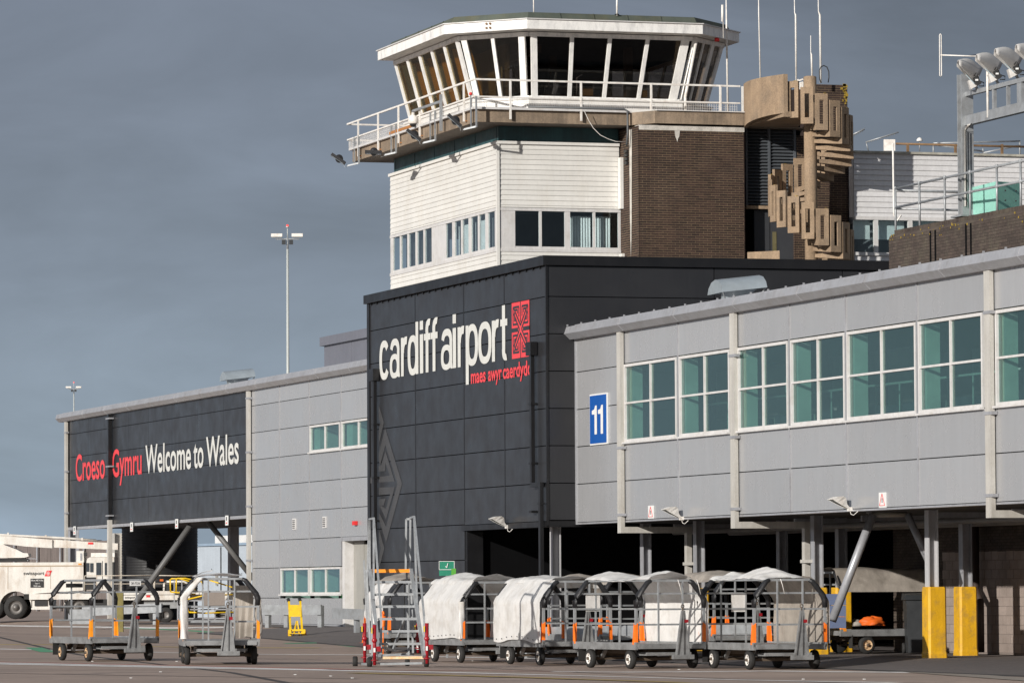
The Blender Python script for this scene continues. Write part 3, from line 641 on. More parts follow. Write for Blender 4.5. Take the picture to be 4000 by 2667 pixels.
# ------------------------------------------------------------------ undercroft
xbk0 = 12.
ux = thing('undercroft_wall', 'dark brick and blockwork wall at the back of the undercroft', 'wall', (15, 5.6, 0))
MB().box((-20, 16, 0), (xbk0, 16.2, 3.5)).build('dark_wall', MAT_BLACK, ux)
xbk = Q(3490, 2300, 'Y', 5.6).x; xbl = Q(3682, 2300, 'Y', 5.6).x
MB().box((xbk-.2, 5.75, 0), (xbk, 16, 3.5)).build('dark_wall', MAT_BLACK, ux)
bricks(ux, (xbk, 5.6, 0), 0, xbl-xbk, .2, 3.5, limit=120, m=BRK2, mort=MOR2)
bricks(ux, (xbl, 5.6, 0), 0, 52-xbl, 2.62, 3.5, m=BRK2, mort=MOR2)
bwm = MB().box((0, 0, 0), (.42, .1, .205)).build('b', BLOCKW); bwd = bwm.data; bpy.data.objects.remove(bwm)
for r in range(11):
    for i in range(34):
        x = xbl+i*.44-(.22 if r % 2 else 0)
        if x < xbl: continue
        inst('block', bwd, ux, (x, 5.6, .25+r*.218))
MB().box((xbl, 5.61, .2), (52, 5.8, 2.66)).build('mortar', mat('block_mortar', (.2, .165, .145), .9), ux)
def hcol(X, Y, z0, z1, name, label, group, m=None, w=.30, boll=False, bollw=.86):
    m = m or GRYT; t = thing(name, label, 'column', (X, Y, 0), group)
    MB().box((X-w/2, Y-w/2, z0), (X+w/2, Y-w/2+.025, z1)).build('flange', m, t); MB().box((X-w/2, Y+w/2-.025, z0), (X+w/2, Y+w/2, z1)).build('flange', m, t)
    MB().box((X-.01, Y-w/2+.025, z0), (X+.01, Y+w/2-.025, z1)).build('web', m, t)
    return t
def bollard(X, Y, label, H=1.62, w=.45):
    t = MB(); z = gz(X, Y)+.02; c = .10; ws = w/2
    def ring(zz, s): return [(X+a*s, Y+b*s, zz) for a, b in ((-1+c*2, -1), (1-c*2, -1), (1, -1+c*2), (1, 1-c*2), (1-c*2, 1), (-1+c*2, 1), (-1, 1-c*2), (-1, -1+c*2))]
    vs = ring(z, ws*1.06)+ring(z+.10, ws*1.06)+ring(z+.16, ws)+ring(z+H-.04, ws*.98)+ring(z+H, ws*.92)
    t.add(vs, [(i*8+k, i*8+(k+1) % 8, (i+1)*8+(k+1) % 8, (i+1)*8+k) for i in range(4) for k in range(8)] + [tuple(range(32, 40))])
    o = t.build('column_guard', YEL); tag(o, label, 'bollard', 'yellow concrete guards round the columns'); return o
WCOL = mat('white_grey_column_paint', (.46, .455, .46), .5, 0, .06, 1, streak=.12)
cols = [(2170, .40, 'front', 'pale steel column under the right corner of the black building'), (2523, 2.6, 'a', 'steel column left of the first pipe return under the pier'), (2731, 2.6, 'b', 'steel column right of the first pipe return behind the baggage carts'),
        (3192, 2.6, 'c', 'steel column right of the second pipe return under the pier'), (3640, 2.6, 'd', 'pale steel column rising from the nearest yellow bollard'),
        (3056, 4.6, 'e', 'dark steel column in the back row left of the second pipe return'), (3287, 4.6, 'f', 'dark steel column in the back row left of the grey brace'), (3772, 4.6, 'g', 'steel column rising from the rearmost yellow bollard')]
for px, Y, k, lb in cols:
    X = Q(px, 2250, 'Y', Y).x
    hcol(X, Y, .1, ZB+.02, 'steel_column', lb, 'steel columns under the pier', WCOL if k in ('front', 'd') else GRYT, w=.24)
for px, Y, lb in ((3640, 2.6, 'nearest yellow concrete bollard round the pale steel column'), (3192, 2.6, 'yellow bollard partly hidden behind the rightmost front baggage cart'), (2731, 2.6, 'yellow bollard behind the middle of the baggage cart row'),
                  (3287, 4.6, 'yellow bollard behind the grey diagonal brace'), (3772, 4.6, 'yellow bollard in shade nearest the blockwork wall')):
    X = Q(px+ (10 if px == 3640 else 0), 2450, 'Y', Y).x; bollard(X, Y, lb)
br = thing('brace_tube', 'thick grey diagonal brace tube rising from behind the right cart to the soffit', 'brace', (0, 0, 0))
MB().tube([QD(3250, 2425, 112.5), QD(3410, 2008, 112.5)], .10, 16).build('tube', GRYT, br)
HT_ = [QD(3395, 2012, 112.5), QD(3540, 2008, 112.8)]
b2 = thing('brace_tube', 'grey brace tube slanting down right to the column beside the bollard', 'brace', (0, 0, 0))
MB().tube([QD(3545, 2008, 112.8), QD(3640, 2220, 112.5)], .085, 14).build('tube', GRYT, b2)
dp = MB(); X = Q(3812, 2300, 'Y', 5.4).x; dp.tube([(X, 5.4, 3.5), (X, 5.4, 1.75), (X+.5, 5.3, 1.45), (X+.5, 5.3, .25)], .09, 12)
tag(dp.build('drain_pipe', mat('dark_brown_pipe', (.05, .035, .03), .5)), 'dark bent drain pipe on the blockwork wall behind the bollards', 'pipe')
sv = thing('service_pipes', 'grey service pipes and cable tray under the pier soffit', 'pipes', (20, 4, 3.3))
for y_, r_ in ((3.4, .07), (3.7, .05), (5.0, .09)): MB().tube([(.5, y_, 3.30), (40, y_, 3.30)], r_, 10).build('pipe', mat('dull_service_pipe', (.20, .19, .18), .6), sv)
for k in range(9): MB().box((1+k*4.6, 3.2, 3.38), (1.1+k*4.6, 5.2, 3.52)).build('hanger', GRYT, sv)
tl = thing('tube_light', 'long unlit tube light fitting under the soffit near the brace', 'lamp', (0, 0, 0)); MB().tube(HT_, .06, 10).build('tube', mat('cream_tube_cover', (.45, .42, .36), .4), tl); MB().box(tuple(HT_[0]+Vector((-.05, -.05, .05))), tuple(HT_[0]+Vector((.05, .05, .14)))).build('bracket', GRYT, tl)
# wheeled bins beside the bollard
def bin_(px, py, label, lean=0):
    p = QG(px, py); t = thing('wheeled_bin', label, 'bin', (0, 0, 0), 'dark wheeled bins under the pier')
    m = mat('charcoal_plastic', (.028, .031, .034), .5)
    MB().add([(a*.24*s, b*.27*s, z) for z, s in ((.02, .82), (1.0, 1.)) for a, b in ((-1,-1),(1,-1),(1,1),(-1,1))], [(0,3,2,1),(4,5,6,7),(0,1,5,4),(1,2,6,5),(2,3,7,6),(3,0,4,7)]).build('body', m, t)
    MB().add([(-.27,-.31,1.0),(.27,-.31,1.0),(.27,.3,1.0),(-.27,.3,1.0),(-.25,-.24,1.09),(.25,-.24,1.09),(.25,.3,1.13),(-.25,.3,1.13)], [(0,3,2,1),(4,5,6,7),(0,1,5,4),(1,2,6,5),(2,3,7,6),(3,0,4,7)]).build('lid', m, t)
    for s in (-1, 1): MB().lathe((s*.2, .26, .1), (s, 0, 0), [(0, 0), (0, .1), (.06, .1), (.06, 0)], 14).build('wheel', RUB, t)
    t.location = (p.x, p.y, p.z+.03); t.rotation_euler = (0, 0, rad(75)); t.scale = (1.25, 1.25, 1.3); return t
bin_(3583, 2556, 'dark wheeled bin left of the nearest yellow bollard'); bin_(3715, 2552, 'dark wheeled bin between the two yellow bollards')

# ------------------------------------------------------------------ left wing
YL = 4.515; LB, LT = 4.60, 9.30
lw = thing('welcome_building', 'grey and black metal-clad wing with the red and white welcome lettering', 'building', (-50, 6, 0))
XL0, XL1 = -84.2, -18.1
rl = [LB+.03] + [8.64-k for k in (3, 2, 1, 0)] + [LT-.02]
xjb = [-83.0, -79.14, -75.3]
panels_Y(lw, YL, xjb, rl, BLK)
xjb = [-74.8, -71.27, -67.64, -63.46, -59.07, -54.9, -51.3]
panels_Y(lw, YL, xjb, rl, BLK)
xjg = [-50.5, -46.37, -42.15, -37.82, -33.5, -29.2, -24.9, -20.6, -18.1]
lwwin = [(-42.03, -37.95), (-37.72, -33.4)]
rg = [.62, 1.55, 2.64, 3.64, 4.64, 5.64, 6.64, 7.64, 8.64, LT-.02]
panels_Y(lw, YL, xjg, rg, GRY, skip=((-42.1, -33.4, 6.64, 7.64), (-46.3, -42.2, 1.55, 2.64), (-42.1, -37.9, 1.55, 2.64), (-37.8, -33.6, .6, 3.64)))
for x in xjg[1:-1]: MB().box((x-.03, YL-.025, .62), (x+.03, YL+.01, LT-.02)).build('cover_strip', GRYT, lw) if x not in (-42.15, -37.82) else MB().box((x-.03, YL-.02, 2.7), (x+.03, YL+.01, LT-.02)).build('cover_strip', GRYT, lw)
bk = mat('dark_panel_backing', (.05, .05, .055), .8)
co = MB(); co.box((XL0+.4, YL+.07, LB+.02), (-50.6, YL+.12, LT)); co.box((-50.6, YL+.07, 7.66), (XL1, YL+.12, LT)); co.box((-50.6, YL+.07, 3.6), (XL1, YL+.12, 6.62)); co.box((-50.6, YL+.07, 2.66), (-37.7, YL+.12, 3.6)); co.box((-50.6, YL+.07, .3), (-46.3, YL+.12, 2.66)); co.box((-46.3, YL+.07, .3), (-37.9, YL+.12, 1.53)); co.box((-50.6, YL+.07, 6.62), (-42.1, YL+.12, 7.66))
co.build('wall_core', bk, lw)
MB().box((XL0+.3, YL+.13, LB+.02), (-50.6, 11.5, LT)).build('rear_body', GRY, lw); MB().box((-50.6, 9.5, .3), (XL1, 11.5, LT)).build('rear_wall', INTD, lw); MB().box((-50.6, YL+.13, .3), (-50.45, 9.5, LT)).build('end_wall', INTD, lw)
MB().box((XL0+.3, YL-.03, LB-.10), (-50.9, YL+.2, LB+.02)).build('bottom_trim', GRYT, lw)
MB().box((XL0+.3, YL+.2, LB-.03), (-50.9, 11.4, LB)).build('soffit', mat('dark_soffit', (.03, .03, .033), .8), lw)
gx = [Q(x, y, 'Y', YL-.3).x for x, y in ((319, 1610), (404, 1595), (492, 1580), (584, 1560), (678, 1540), (780, 1525), (880, 1510), (994, 1480), (1110, 1460), (1230, 1440), (1360, 1425))]
gutter(lw, XL0-.3, XL1, YL, LT-.08, gx)
MB().box((XL0-.2, YL-.02, LT+.24), (XL1, 11.6, LT+.32)).build('roof', GRYT, lw)
XA = Q(251, 1900, 'Y', YL-.13).x; fpipe(lw, XA, XA+.32, YL, LT-.1, .62, PIPEW, (8.7, 7.0, 5.2)); 
MB().box((-83.7, YL-.06, LB-.1), (-83.45, YL+.1, LT-.05)).build('corner_trim', GRYT, lw)
XP = Q(418, 1800, 'Y', YL-.2).x
MB().box((XP, YL-.20, 4.80), (XP+.25, YL-.03, LT-.1)).build('downpipe', mat('black_pipe', (.012, .012, .013), .35), lw)
MB().box((XP, YL-.20, .7), (XP+.25, YL-.03, 4.80)).build('downpipe', PIPEW, lw)
for z in (9.0, 7.0, 4.95): MB().box((XP-.2, YL-.22, z), (XP+.5, YL-.02, z+.06)).build('pipe_clip', GRYT, lw)
XB_ = Q(961, 1700, 'Y', YL-.13).x; fpipe(lw, XB_, XB_+.35, YL, LT-.1, .62, PIPEW, (8.9, 6.9, 4.9, 2.9))
for a, b in lwwin: window_Y(lw, a, b, 6.68, 7.62, YL, 2, 1)
for a, b in ((-46.22, -42.22), (-42.02, -37.9)): window_Y(lw, a, b, 1.68, 2.62, YL, 2, 1)
for a, b, z0, z1 in ((-42, -41.2, 6.3, 8.2), (-37.6, -36.8, 6.3, 8.2), (-46.1, -45.1, .7, 3.2), (-42., -41.2, .7, 3.2)):
    MB().box((a, YL+.14, z0), (b, YL+.8, z1)).build('interior_column', INTW, lw)
MB().box((-50, YL+2.2, .5), (-36, YL+2.3, 3.2)).build('interior_partition', mat('green_partition', (.05, .16, .06), .8), lw)
for k in range(2): MB().box((-39.0+k*2.4, YL+.6, 6.7), (-38.8+k*2.4, YL+.7, 7.5)).build('rust_streak_blind', mat('rust_brown', (.4, .17, .05), .8), lw)
MB().box((-52, YL-.06, .35), (-37.7, YL+.1, .62)).build('plinth_trim', GRYT, lw); MB().box((-52, YL, .1), (-18, YL+.1, .35)).build('plinth', mat('dark_plinth', (.03, .03, .03), .8), lw)
# door recess
MB().box((-37.65, YL-.02, .4), (-37.35, YL+.4, 3.55)).build('door_jamb', WFR, lw); MB().box((-37.7, YL-.04, 3.50), (-33.4, YL+.1, 3.64)).build('door_header', GRYT, lw)
for z in (.45, 1.3, 2.35): MB().box((-36.0, YL+.32, z), (-33.4, YL+.38, z+(1.03 if z > 1 else .83))).build('door_panel', BEIGE, lw)
MB().box((-37.35, YL+.30, .4), (-36.02, YL+.36, 3.5)).build('door_leaf', BEIGE, lw)
MB().box((-37.35, YL+.42, .3), (-33.3, YL+.46, 3.6)).build('door_backing', bk, lw)
# louvre vents
for px, py in ((1151, 2046), (1269, 2039)):
    p = Q(px, py, 'Y', YL); v = MB().box((p.x-.22, YL-.035, p.z-.20), (p.x+.22, YL-.002, p.z+.20)).build('air_vent', WFR, lw)
    for k in range(5): MB().box((p.x-.16, YL-.045, p.z-.15+k*.066), (p.x+.16, YL-.036, p.z-.12+k*.066)).build('vent_slot', BTXT, v)
# lettering
lf = lambda x, z: (x, YL-.012, z)
vs, fs = glyph('x', .014); xh = max(v.y for v in vs); syl = .80/xh
xw = lambda x: Q(200+x/1.96, 1800, 'Y', YL).x
for wd, a, b, m in (('Croeso', 190, 413, SIGNR), ('Gymru', 470, 694, SIGNR), ('Welcome', 724, 1072, SIGNW), ('to', 1092, 1168, SIGNW), ('Wales', 1189, 1438, SIGNW)):
    mb = MB(); text(mb, wd, lf, xw(a), xw(b), 6.60, syl*.93, bold=.014); mb.build('lettering', m, lw, fix=False)
# supports
def lcol(px, Y, w, label, m=GRYT, py=2250):
    X = Q(px, py, 'Y', Y).x; return hcol(X, Y, .4, LB-.02, 'steel_column', label, 'steel columns under the welcome wing', m, w=w)
lcol(287, 6.0, .42, 'left end steel column under the black welcome wall'); lcol(460, 10.5, .42, 'wide steel column left of the dark tank under the wing', PIPEW)
lcol(912, 10.5, .4, 'dark steel column right of the dark tank under the wing', GRYT)
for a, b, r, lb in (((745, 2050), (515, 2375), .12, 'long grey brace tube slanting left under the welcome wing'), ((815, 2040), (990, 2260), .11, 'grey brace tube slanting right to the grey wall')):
    t = MB().tube([QD(*a, 190), QD(*b, 190)], r, 14).build('brace_tube', mat('shaded_brace_grey', (.13, .128, .125), .5)); tag(t, lb, 'brace', 'brace tubes under the welcome wing')  # shade under the wing is put into this darker grey
for px, lb in ((292, 'leftmost'), (515, 'second from left'), (691, 'third from left'), (887, 'rightmost')):
    p = Q(px, {292: 2070, 515: 2056, 691: 2043, 887: 2030}[px], 'Y', YL-.1)
    t = thing('hanging_tag', 'small white tag at the bottom edge of the black wall, %s of four' % lb, 'sign', tuple(p), 'white tags below the welcome wall')
    MB().box((p.x-.22, p.y-.02, p.z-.20), (p.x+.22, p.y, p.z+.17)).build('plate', WSIGN, t); MB().box((p.x-.1, p.y-.026, p.z-.13), (p.x+.1, p.y-.021, p.z-.09)).build('red_mark', REDB, t); MB().box((p.x-.06, p.y-.026, p.z-.02), (p.x+.06, p.y-.021, p.z+.12)).build('mark', BTXT, t)
# alarm box
p = Q(1395, 2042, 'Y', YL); t = MB().box((p.x-.22, YL-.12, p.z-.07), (p.x+.1, YL-.01, p.z+.07)).build('alarm_box', REDB); tag(t, 'small red alarm box on the grey wall left of the black building', 'alarm box')
# dark ribbed tank behind
c = QD(624, 2250, 214); tk = MB(); pr = []
z = 0.
while z < 7: pr += [(z, 1.67), (z+.04, 1.685), (z+.08, 1.67)]; z += .12
tk.lathe((c.x, c.y, gz(c.x, c.y)), (0, 0, 1), pr, 48); tag(tk.build('ribbed_tank', mat('black_ribbed_steel', (.010, .010, .011), .6, .0, streak=.3)), 'black ribbed round tank behind the welcome wing', 'tank')
# pale container building behind, and the far blast wall
cb = thing('container_building', 'pale grey low container building seen under the welcome wing', 'building', (0, 0, 0))
a = QD(760, 2300, 232); b = QD(985, 2300, 226); d = (b-a).normalized(); n = Vector((-d.y, d.x, 0))
zt = ZQ(2130, a); WCON = mat('pale_blue_grey_cladding', (.42, .47, .52), .5, 0, .05, .8, streak=.08)
cbm = MB(); cbm.prism([Vector((q.x, q.y, .4)) for q in (a, b, b+n*5, a+n*5)], (0, 0, zt-.45)); cbm.build('wall', WCON, cb)
rf = MB(); rf.prism([Vector((q.x, q.y, zt-.04)) for q in (a-n*.1, b-n*.1, b+n*5, a+n*5)], (0, 0, .12)); rf.build('roof', mat('blue_grey_edge', (.25, .33, .42), .5), cb)
j = a+(b-a)*.47; MB().prism([Vector((q.x, q.y, .4)) for q in (j-n*.03-d*.04, j-n*.03+d*.04, j+d*.04, j-d*.04)], (0, 0, zt-.5)).build('joint', BTXT, cb)
j = a+(b-a)*.41; MB().prism([Vector((q.x, q.y, 2.1)) for q in (j-n*.1-d*.08, j-n*.1+d*.08, j+d*.08, j-d*.08)], (0, 0, .55)).build('wall_box', BEIGE, cb)
c2 = MB(); a2 = QD(840, 2300, 270); b2 = QD(1010, 2300, 265); c2.prism([Vector((q.x, q.y, 0)) for q in (a2, b2, b2+n*4, a2+n*4)], (0, 0, ZQ(2092, a2))); tag(c2.build('white_container', mat('white_container_paint', (.62, .63, .63), .6)), 'white container standing far behind the welcome wing', 'container')
bw = thing('blast_wall', 'long brown-grey blast wall on the far side of the apron', 'wall', (0, 0, 0))
a = QD(-200, 2300, 330); b = QD(520, 2300, 318); d = (b-a)/16; n = Vector((-d.y, d.x, 0)).normalized(); BW = mat('brown_blast_wall', (.15, .125, .115), .85, 0, .12, .4, streak=.25)
for i in range(16):
    q0 = a+d*i; q1 = a+d*(i+.985); za = ZQ(2086+i*1.9, q0)
    MB().prism([Vector((q.x, q.y, .3)) for q in (q0, q1, q1+n*.4, q0+n*.4)], (0, 0, za-.3)).build('wall_panel', BW, bw, fix=True)
for i in range(0, 16, 2):
    q0 = a+d*i-n*.2; MB().tube([Vector((q0.x, q0.y, .3)), Vector((q0.x, q0.y, ZQ(2092+i*1.9, q0)))], .06).build('post', GRYT, bw)
# grey plant box on the roof behind
pb = thing('roof_plant_room', 'grey plant room on the roof left of the black building', 'plant room', (-40, 14, 9.6))
x0 = Q(1266, 1380, 'Y', 12).x; z1 = ZQ(1352, (x0, 12)); GD = mat('mid_grey_cladding', (.17, .172, .20), .45, .1, .05, .8, streak=.06)
for k in range(5): MB().box((x0+k*4.3+.02, 12, 9.5), (x0+(k+1)*4.3-.02, 12.1, z1)).build('panel', GD, pb)
MB().box((x0, 12.1, 9.5), (x0+22, 18, z1)).build('body', GD, pb); MB().box((x0-.15, 11.85, z1), (x0+22, 18.2, z1+.36)).build('capping', GD, pb)
# roof vent cowls
def cowl(px, py, Y, label, sc=1.):
    p = Q(px, py, 'Y', Y); t = thing('roof_vent', label, 'roof vent', tuple(p), 'curved roof vents'); VM = mat('pale_blue_galvanised', (.40, .45, .48), .35, .35, .1, 3, dirt=(.3, .3, .28), dirtamt=.3)
    MB().lathe((p.x, p.y, p.z-.35), (0, 0, 1), [(0, .42*sc), (.42*sc, .42*sc), (.48*sc, .50*sc)], 28).build('duct', VM, t)
    h = MB(); L = .60*sc; W_ = .70*sc; da = Vector((.05, .990, .11)); db = Vector((.998, -.05, 0))
    prof = [(-W_, 0), (-W_*.85, .16*sc), (-W_*.5, .30*sc), (0, .36*sc), (W_*.5, .30*sc), (W_*.85, .16*sc), (W_, 0)]
    vs = [p+da*s_*L+db*q[0]+Vector((0, 0, .08*sc+q[1])) for s_ in (-1, 1) for q in prof]
    h.add(vs, [(i, i+1, 7+i+1, 7+i) for i in range(6)], True); h.add(vs, [(0,1,2,3,4,5,6), (13,12,11,10,9,8,7)]); h.build('hood', VM, t)
    for s_ in (-1, 1): MB().bar(p+da*s_*L*.97+db*W_*.9+Vector((0, 0, .1)), p+da*s_*L*.6+db*W_*.5+Vector((0, 0, -.35)), .03).build('strut', GAL, t)
cowl(2880, 1150, 3.2, 'curved metal roof vent on the glazed pier in front of the black wall'); cowl(928, 1488, 7.5, 'curved metal roof vent above the welcome wing')

# ------------------------------------------------------------------ control tower
tw = thing('control_tower', 'white and brown airport control tower with glazed cab and spiral stair side', 'control tower', (-24, 8, 0))
TX, TY, TXL = -19.16, 4.52, -31.4
BH = .158
def boards(ax, v, a, b, z0, z1, out):
    """horizontal weatherboards"""
    z = z1
    me = None
    while z > z0+.02:
        h = min(BH, z-z0); zz = z-h
        pr = [(0, zz+.003), (.024, zz+.003), (.028, zz+.02), (.010, z-.003), (0, z-.003)]
        if ax == 'Y': vs = [(x, v+p[0]*out, p[1]) for x in (a, b) for p in pr]
        else: vs = [(v+p[0]*out, y, p[1]) for y in (a, b) for p in pr]
        MB().add(vs, [(0,1,6,5),(1,2,7,6),(2,3,8,7),(3,4,9,8),(4,3,2,1,0),(5,6,7,8,9)]).build('board', WHT, tw)
        z -= h
zt0 = 15.62; wz0, wz1 = 12.33, 13.50
boards('Y', TY, TXL, TX, wz1+.1, zt0-.06, -1); boards('X', TX, TY, 8.46, wz1+.1, zt0-.06, 1)
boards('Y', TY, TXL, TX, 9.0, wz0-.06, -1); boards('X', TX, TY, 8.46, 9.0, wz0-.06, 1)
cap = MB(); cap.box((TXL-.05, TY-.08, zt0-.06), (TX+.08, TY+.1, zt0+.03)); cap.box((TX-.1, TY+.1, zt0-.06), (TX+.08, 8.46, zt0+.03)); cap.build('top_flashing', WHT, tw)
for X, Y in ((TX+.02, TY-.02),):
    MB().box((X-.05, Y-.04, 9.0), (X+.04, Y+.05, zt0)).build('corner_trim', WHT, tw)
cr = MB(); cr.box((TXL+.1, TY+.15, .5), (TX-.15, 12, 12.3)); cr.box((TXL+.1, TY+.15, 13.5), (TX-.15, 12, 16.1)); cr.box((TXL+1, TY+2.2, 12.3), (TX-2.2, 11, 13.5)); cr.build('wall_core', mat('tower_core', (.07, .075, .08), .8), tw)
tb = MB(); tb.box((TXL+.3, TY+.03, zt0+.03), (TX-.06, TY+.15, 16.12)); tb.box((TX-.18, TY+.15, zt0+.03), (TX-.06, 8.46, 16.12)); tb.build('teal_band', TEAL, tw)
nb = MB()
for i in range(6): nb.box((TXL+.5+i*2.3, TY+.02, zt0+.05), (TXL+.53+i*2.3, TY+.03, 16.1))
nb.build('band_joints', mat('dark_teal_joint', (.01, .03, .03), .6), tw, kind='stuff')
# ribbon windows
def c5(x, y): return 1400+x/2.138, 500+y/2.138
fY = lambda x: Q(*c5(x, 1000), 'Y', TY).x
fX = lambda x: Q(*c5(x, 850), 'X', TX).y
rb = MB().box((TXL-.02, TY-.04, wz0-.10), (TX+.03, TY+.06, wz0)).build('window_sill', WFR, tw); MB().box((TXL-.02, TY-.035, wz1), (TX+.03, TY+.06, wz1+.09)).build('window_head', WFR, tw)
MB().box((TX-.06, TY+.06, wz0-.10), (TX+.04, 8.5, wz0)).build('window_sill', WFR, tw); MB().box((TX-.06, TY+.06, wz1), (TX+.035, 8.5, wz1+.09)).build('window_head', WFR, tw)
paneY = [(293,350),(360,413),(424,481),(494,547),(558,617),(735,788),(808,862),(873,925),(946,1003),(1013,1065),(1087,1145)]
prev = TXL
for i, (a, b) in enumerate(paneY):
    xa, xb = fY(a), fY(b); MB().box((prev, TY-.02, wz0+.001), (xa, TY+.05, wz1-.001)).build('window_post' if i not in (0, 5) else 'infill_panel', WFR, tw); prev = xb
    f = MB().box((xa-.001, TY-.012, wz0+.001), (xb+.001, TY+.03, wz0+.07)).build('window', WFR, tw)
    MB().box((xa, TY+.005, wz0+.07), (xb, TY+.012, wz1-.001)).build('pane', GLASSC, f)
MB().box((prev, TY-.02, wz0+.001), (TX+.03, TY+.05, wz1-.001)).build('infill_panel', WFR, tw)
MB().box((TXL+.1, TY+.5, wz0), (fY(625), TY+.55, wz1)).build('screen_blind', mat('grey_roller_blind', (.045, .043, .043), .8), tw)
paneX = [(1308,1508),(1530,1722),(1767,1957),(1978,2168)]
prev = TY+.05
for i, (a, b) in enumerate(paneX):
    ya, yb = fX(a), fX(b); MB().box((TX-.05, prev, wz0+.001), (TX+.02, ya, wz1-.001)).build('window_post' if i else 'infill_panel', WFR, tw); prev = yb
    f = MB().box((TX-.03, ya-.001, wz0+.001), (TX+.012, yb+.001, wz0+.07)).build('window', WFR, tw)
    MB().box((TX-.012, ya, wz0+.07), (TX-.005, yb, wz1-.001)).build('pane', GLASSC, f)
MB().box((TX-.05, prev, wz0+.001), (TX+.02, 8.5, wz1-.001)).build('window_post', WFR, tw)
def blindsX(ya, yb, sp=.09):
    b = MB(); y = ya
    while y < yb: b.obox((TX-.30, y, (wz0+wz1)/2-.05), (.018, .036, 0), (.001, 0, 0), (0, 0, (wz1-wz0)/2-.06)); y += sp
    b.build('vertical_blind', BLIND, tw, kind='stuff')
blindsX(fX(1767), fX(1957)); blindsX(fX(2000), fX(2120))
b = MB(); 
for i, (a, e_) in enumerate(paneY[5:]):
    xa, xb = fY(a), fY(e_); x = xa+(.1 if i % 2 else .5)
    while x < xb: b.obox((x, TY+.3, (wz0+wz1)/2-.05), (.05, .02, 0), (0, .001, 0), (0, 0, (wz1-wz0)/2-.06)); x += .13
b.build('vertical_blind', BLIND, tw, kind='stuff')
MB().box((TX-1.6, TY+.6, wz0-.02), (TX-1.5, 8.3, wz1)).build('screen_blind', mat('grey_roller_blind', (.045, .043, .043), .8), tw)
# brick shaft
BX, BY, BY2 = -17.40, 8.51, 11.98
bricks(tw, (BX, BY, 0), rad(90), BY2-BY, 10.4, 16.05, limit=300)
bricks(tw, (TX-.2, BY, 0), 0, BX-TX+.2, 10.4, 16.05)
MB().box((TX-.3, BY+.2, 0), (BX-.2, BY2-.2, 16.1)).build('shaft_core', MAT_BLACK, tw)
wp = MB(); wp.box((TX+.05, BY-.10, 13.6), (TX+.30, BY-.003, 15.2)); wp.box((TX+.12, BY-.10, 11.0), (TX+.37, BY-.003, 12.2)); wp.build('white_edge_strip', WHT, tw)
ef = MB(); ef.box((BX-.4, BY+.02, 15.93), (BX+.02, BY2, 16.08)); ef.build('efflorescence', EFF, tw)
def stain(fn, pts, m, name, n=7):
    mb = MB(); mb.add([fn(*p) for p in pts], [tuple(range(len(pts)))]); return mb.build(name, m, tw, fix=False)
def drip(y, z, w, h, name='lime_stain'):
    pts = [(y-w, z), (y-w*.8, z-h*.5), (y-w*.25, z-h*.8), (y, z-h), (y+w*.3, z-h*.7), (y+w*.7, z-h*.55), (y+w, z)]
    stain(lambda a, b_: (BX+.012, a, b_), pts, EFF, name)
yq = Q(2645, 500, 'X', BX).y; drip(yq, 15.95, .09, .38)
stain(lambda a, b_: (a, BY-.014, b_), [(-18.25, 16.0), (-18.22, 13.2), (-18.15, 12.0), (-18.06, 13.0), (-17.98, 16.0)], EFF, 'lime_stain')
vg = MB(); 
for k in range(4): vg.box((-18.62, BY-.07, 14.95+k*.12), (-18.35, BY-.01, 15.03+k*.12))
vg.build('small_louvre', BTXT, tw, kind='stuff')
# balcony slab
SZ0, SZ1 = 16.13, 16.52; sl = MB(); yj_ = Q(2456, 480, 'X', -18.16).y
poly = [(-32.55, 3.52), (-18.16, 3.52), (-18.16, yj_), (-17.26, yj_+.55), (-17.26, 12.35), (-22, 13.2), (-32.55, 12.9)]
sl.prism([(x, y, SZ0) for x, y in poly], (0, 0, SZ1-SZ0)); sl.build('balcony_slab', CON, tw)
MB().prism([(x, y, SZ0-.004) for x, y in [(-32.5, 3.57), (-18.21, 3.57), (-18.21, yj_), (-17.32, yj_+.6), (-17.32, 12.3), (-32.5, 12.85)]], (0, 0, .003)).build('balcony_soffit', SOF, tw)
fl = MB()
for a, b in (((-32.6, 3.46), (-18.10, 3.46)), ((-18.10, 3.46), (-18.10, yj_+.02)),): fl.bar((a[0], a[1], SZ1+.03), (b[0], b[1], SZ1+.03), .12, .07)
fl.bar((-17.24, yj_+.6, SZ1+.015), (-17.24, 12.3, SZ1+.015), .1, .03); fl.build('edge_flashing', WFR, tw)
# cab
cbw = [(-28.05, 4.26), (-20.85, 4.26), (-19.46, 5.65), (-19.46, 10.55), (-20.87, 11.96), (-28.05, 11.96)]
ctp = [(-28.05, 3.70), (-20.72, 3.70), (-18.96, 5.46), (-18.96, 10.88), (-20.53, 12.45), (-28.05, 12.45)]
cz0, cz1 = 17.03, 19.05
base = MB(); base.prism([(x, y, SZ1) for x, y in [(-28.1, 4.1), (-20.78, 4.1), (-19.3, 5.58), (-19.3, 10.62), (-20.8, 12.12), (-28.1, 12.12)]], (0, 0, cz0-SZ1-.04)); base.build('cab_base', PEEL, tw)
sb = MB(); sb.prism([(x, y, cz0-.04) for x, y in [(-28.2, 4.05), (-20.76, 4.05), (-19.25, 5.56), (-19.25, 10.64), (-20.78, 12.17), (-28.2, 12.17)]], (0, 0, .05)); sb.build('cab_sill', PEEL, tw)
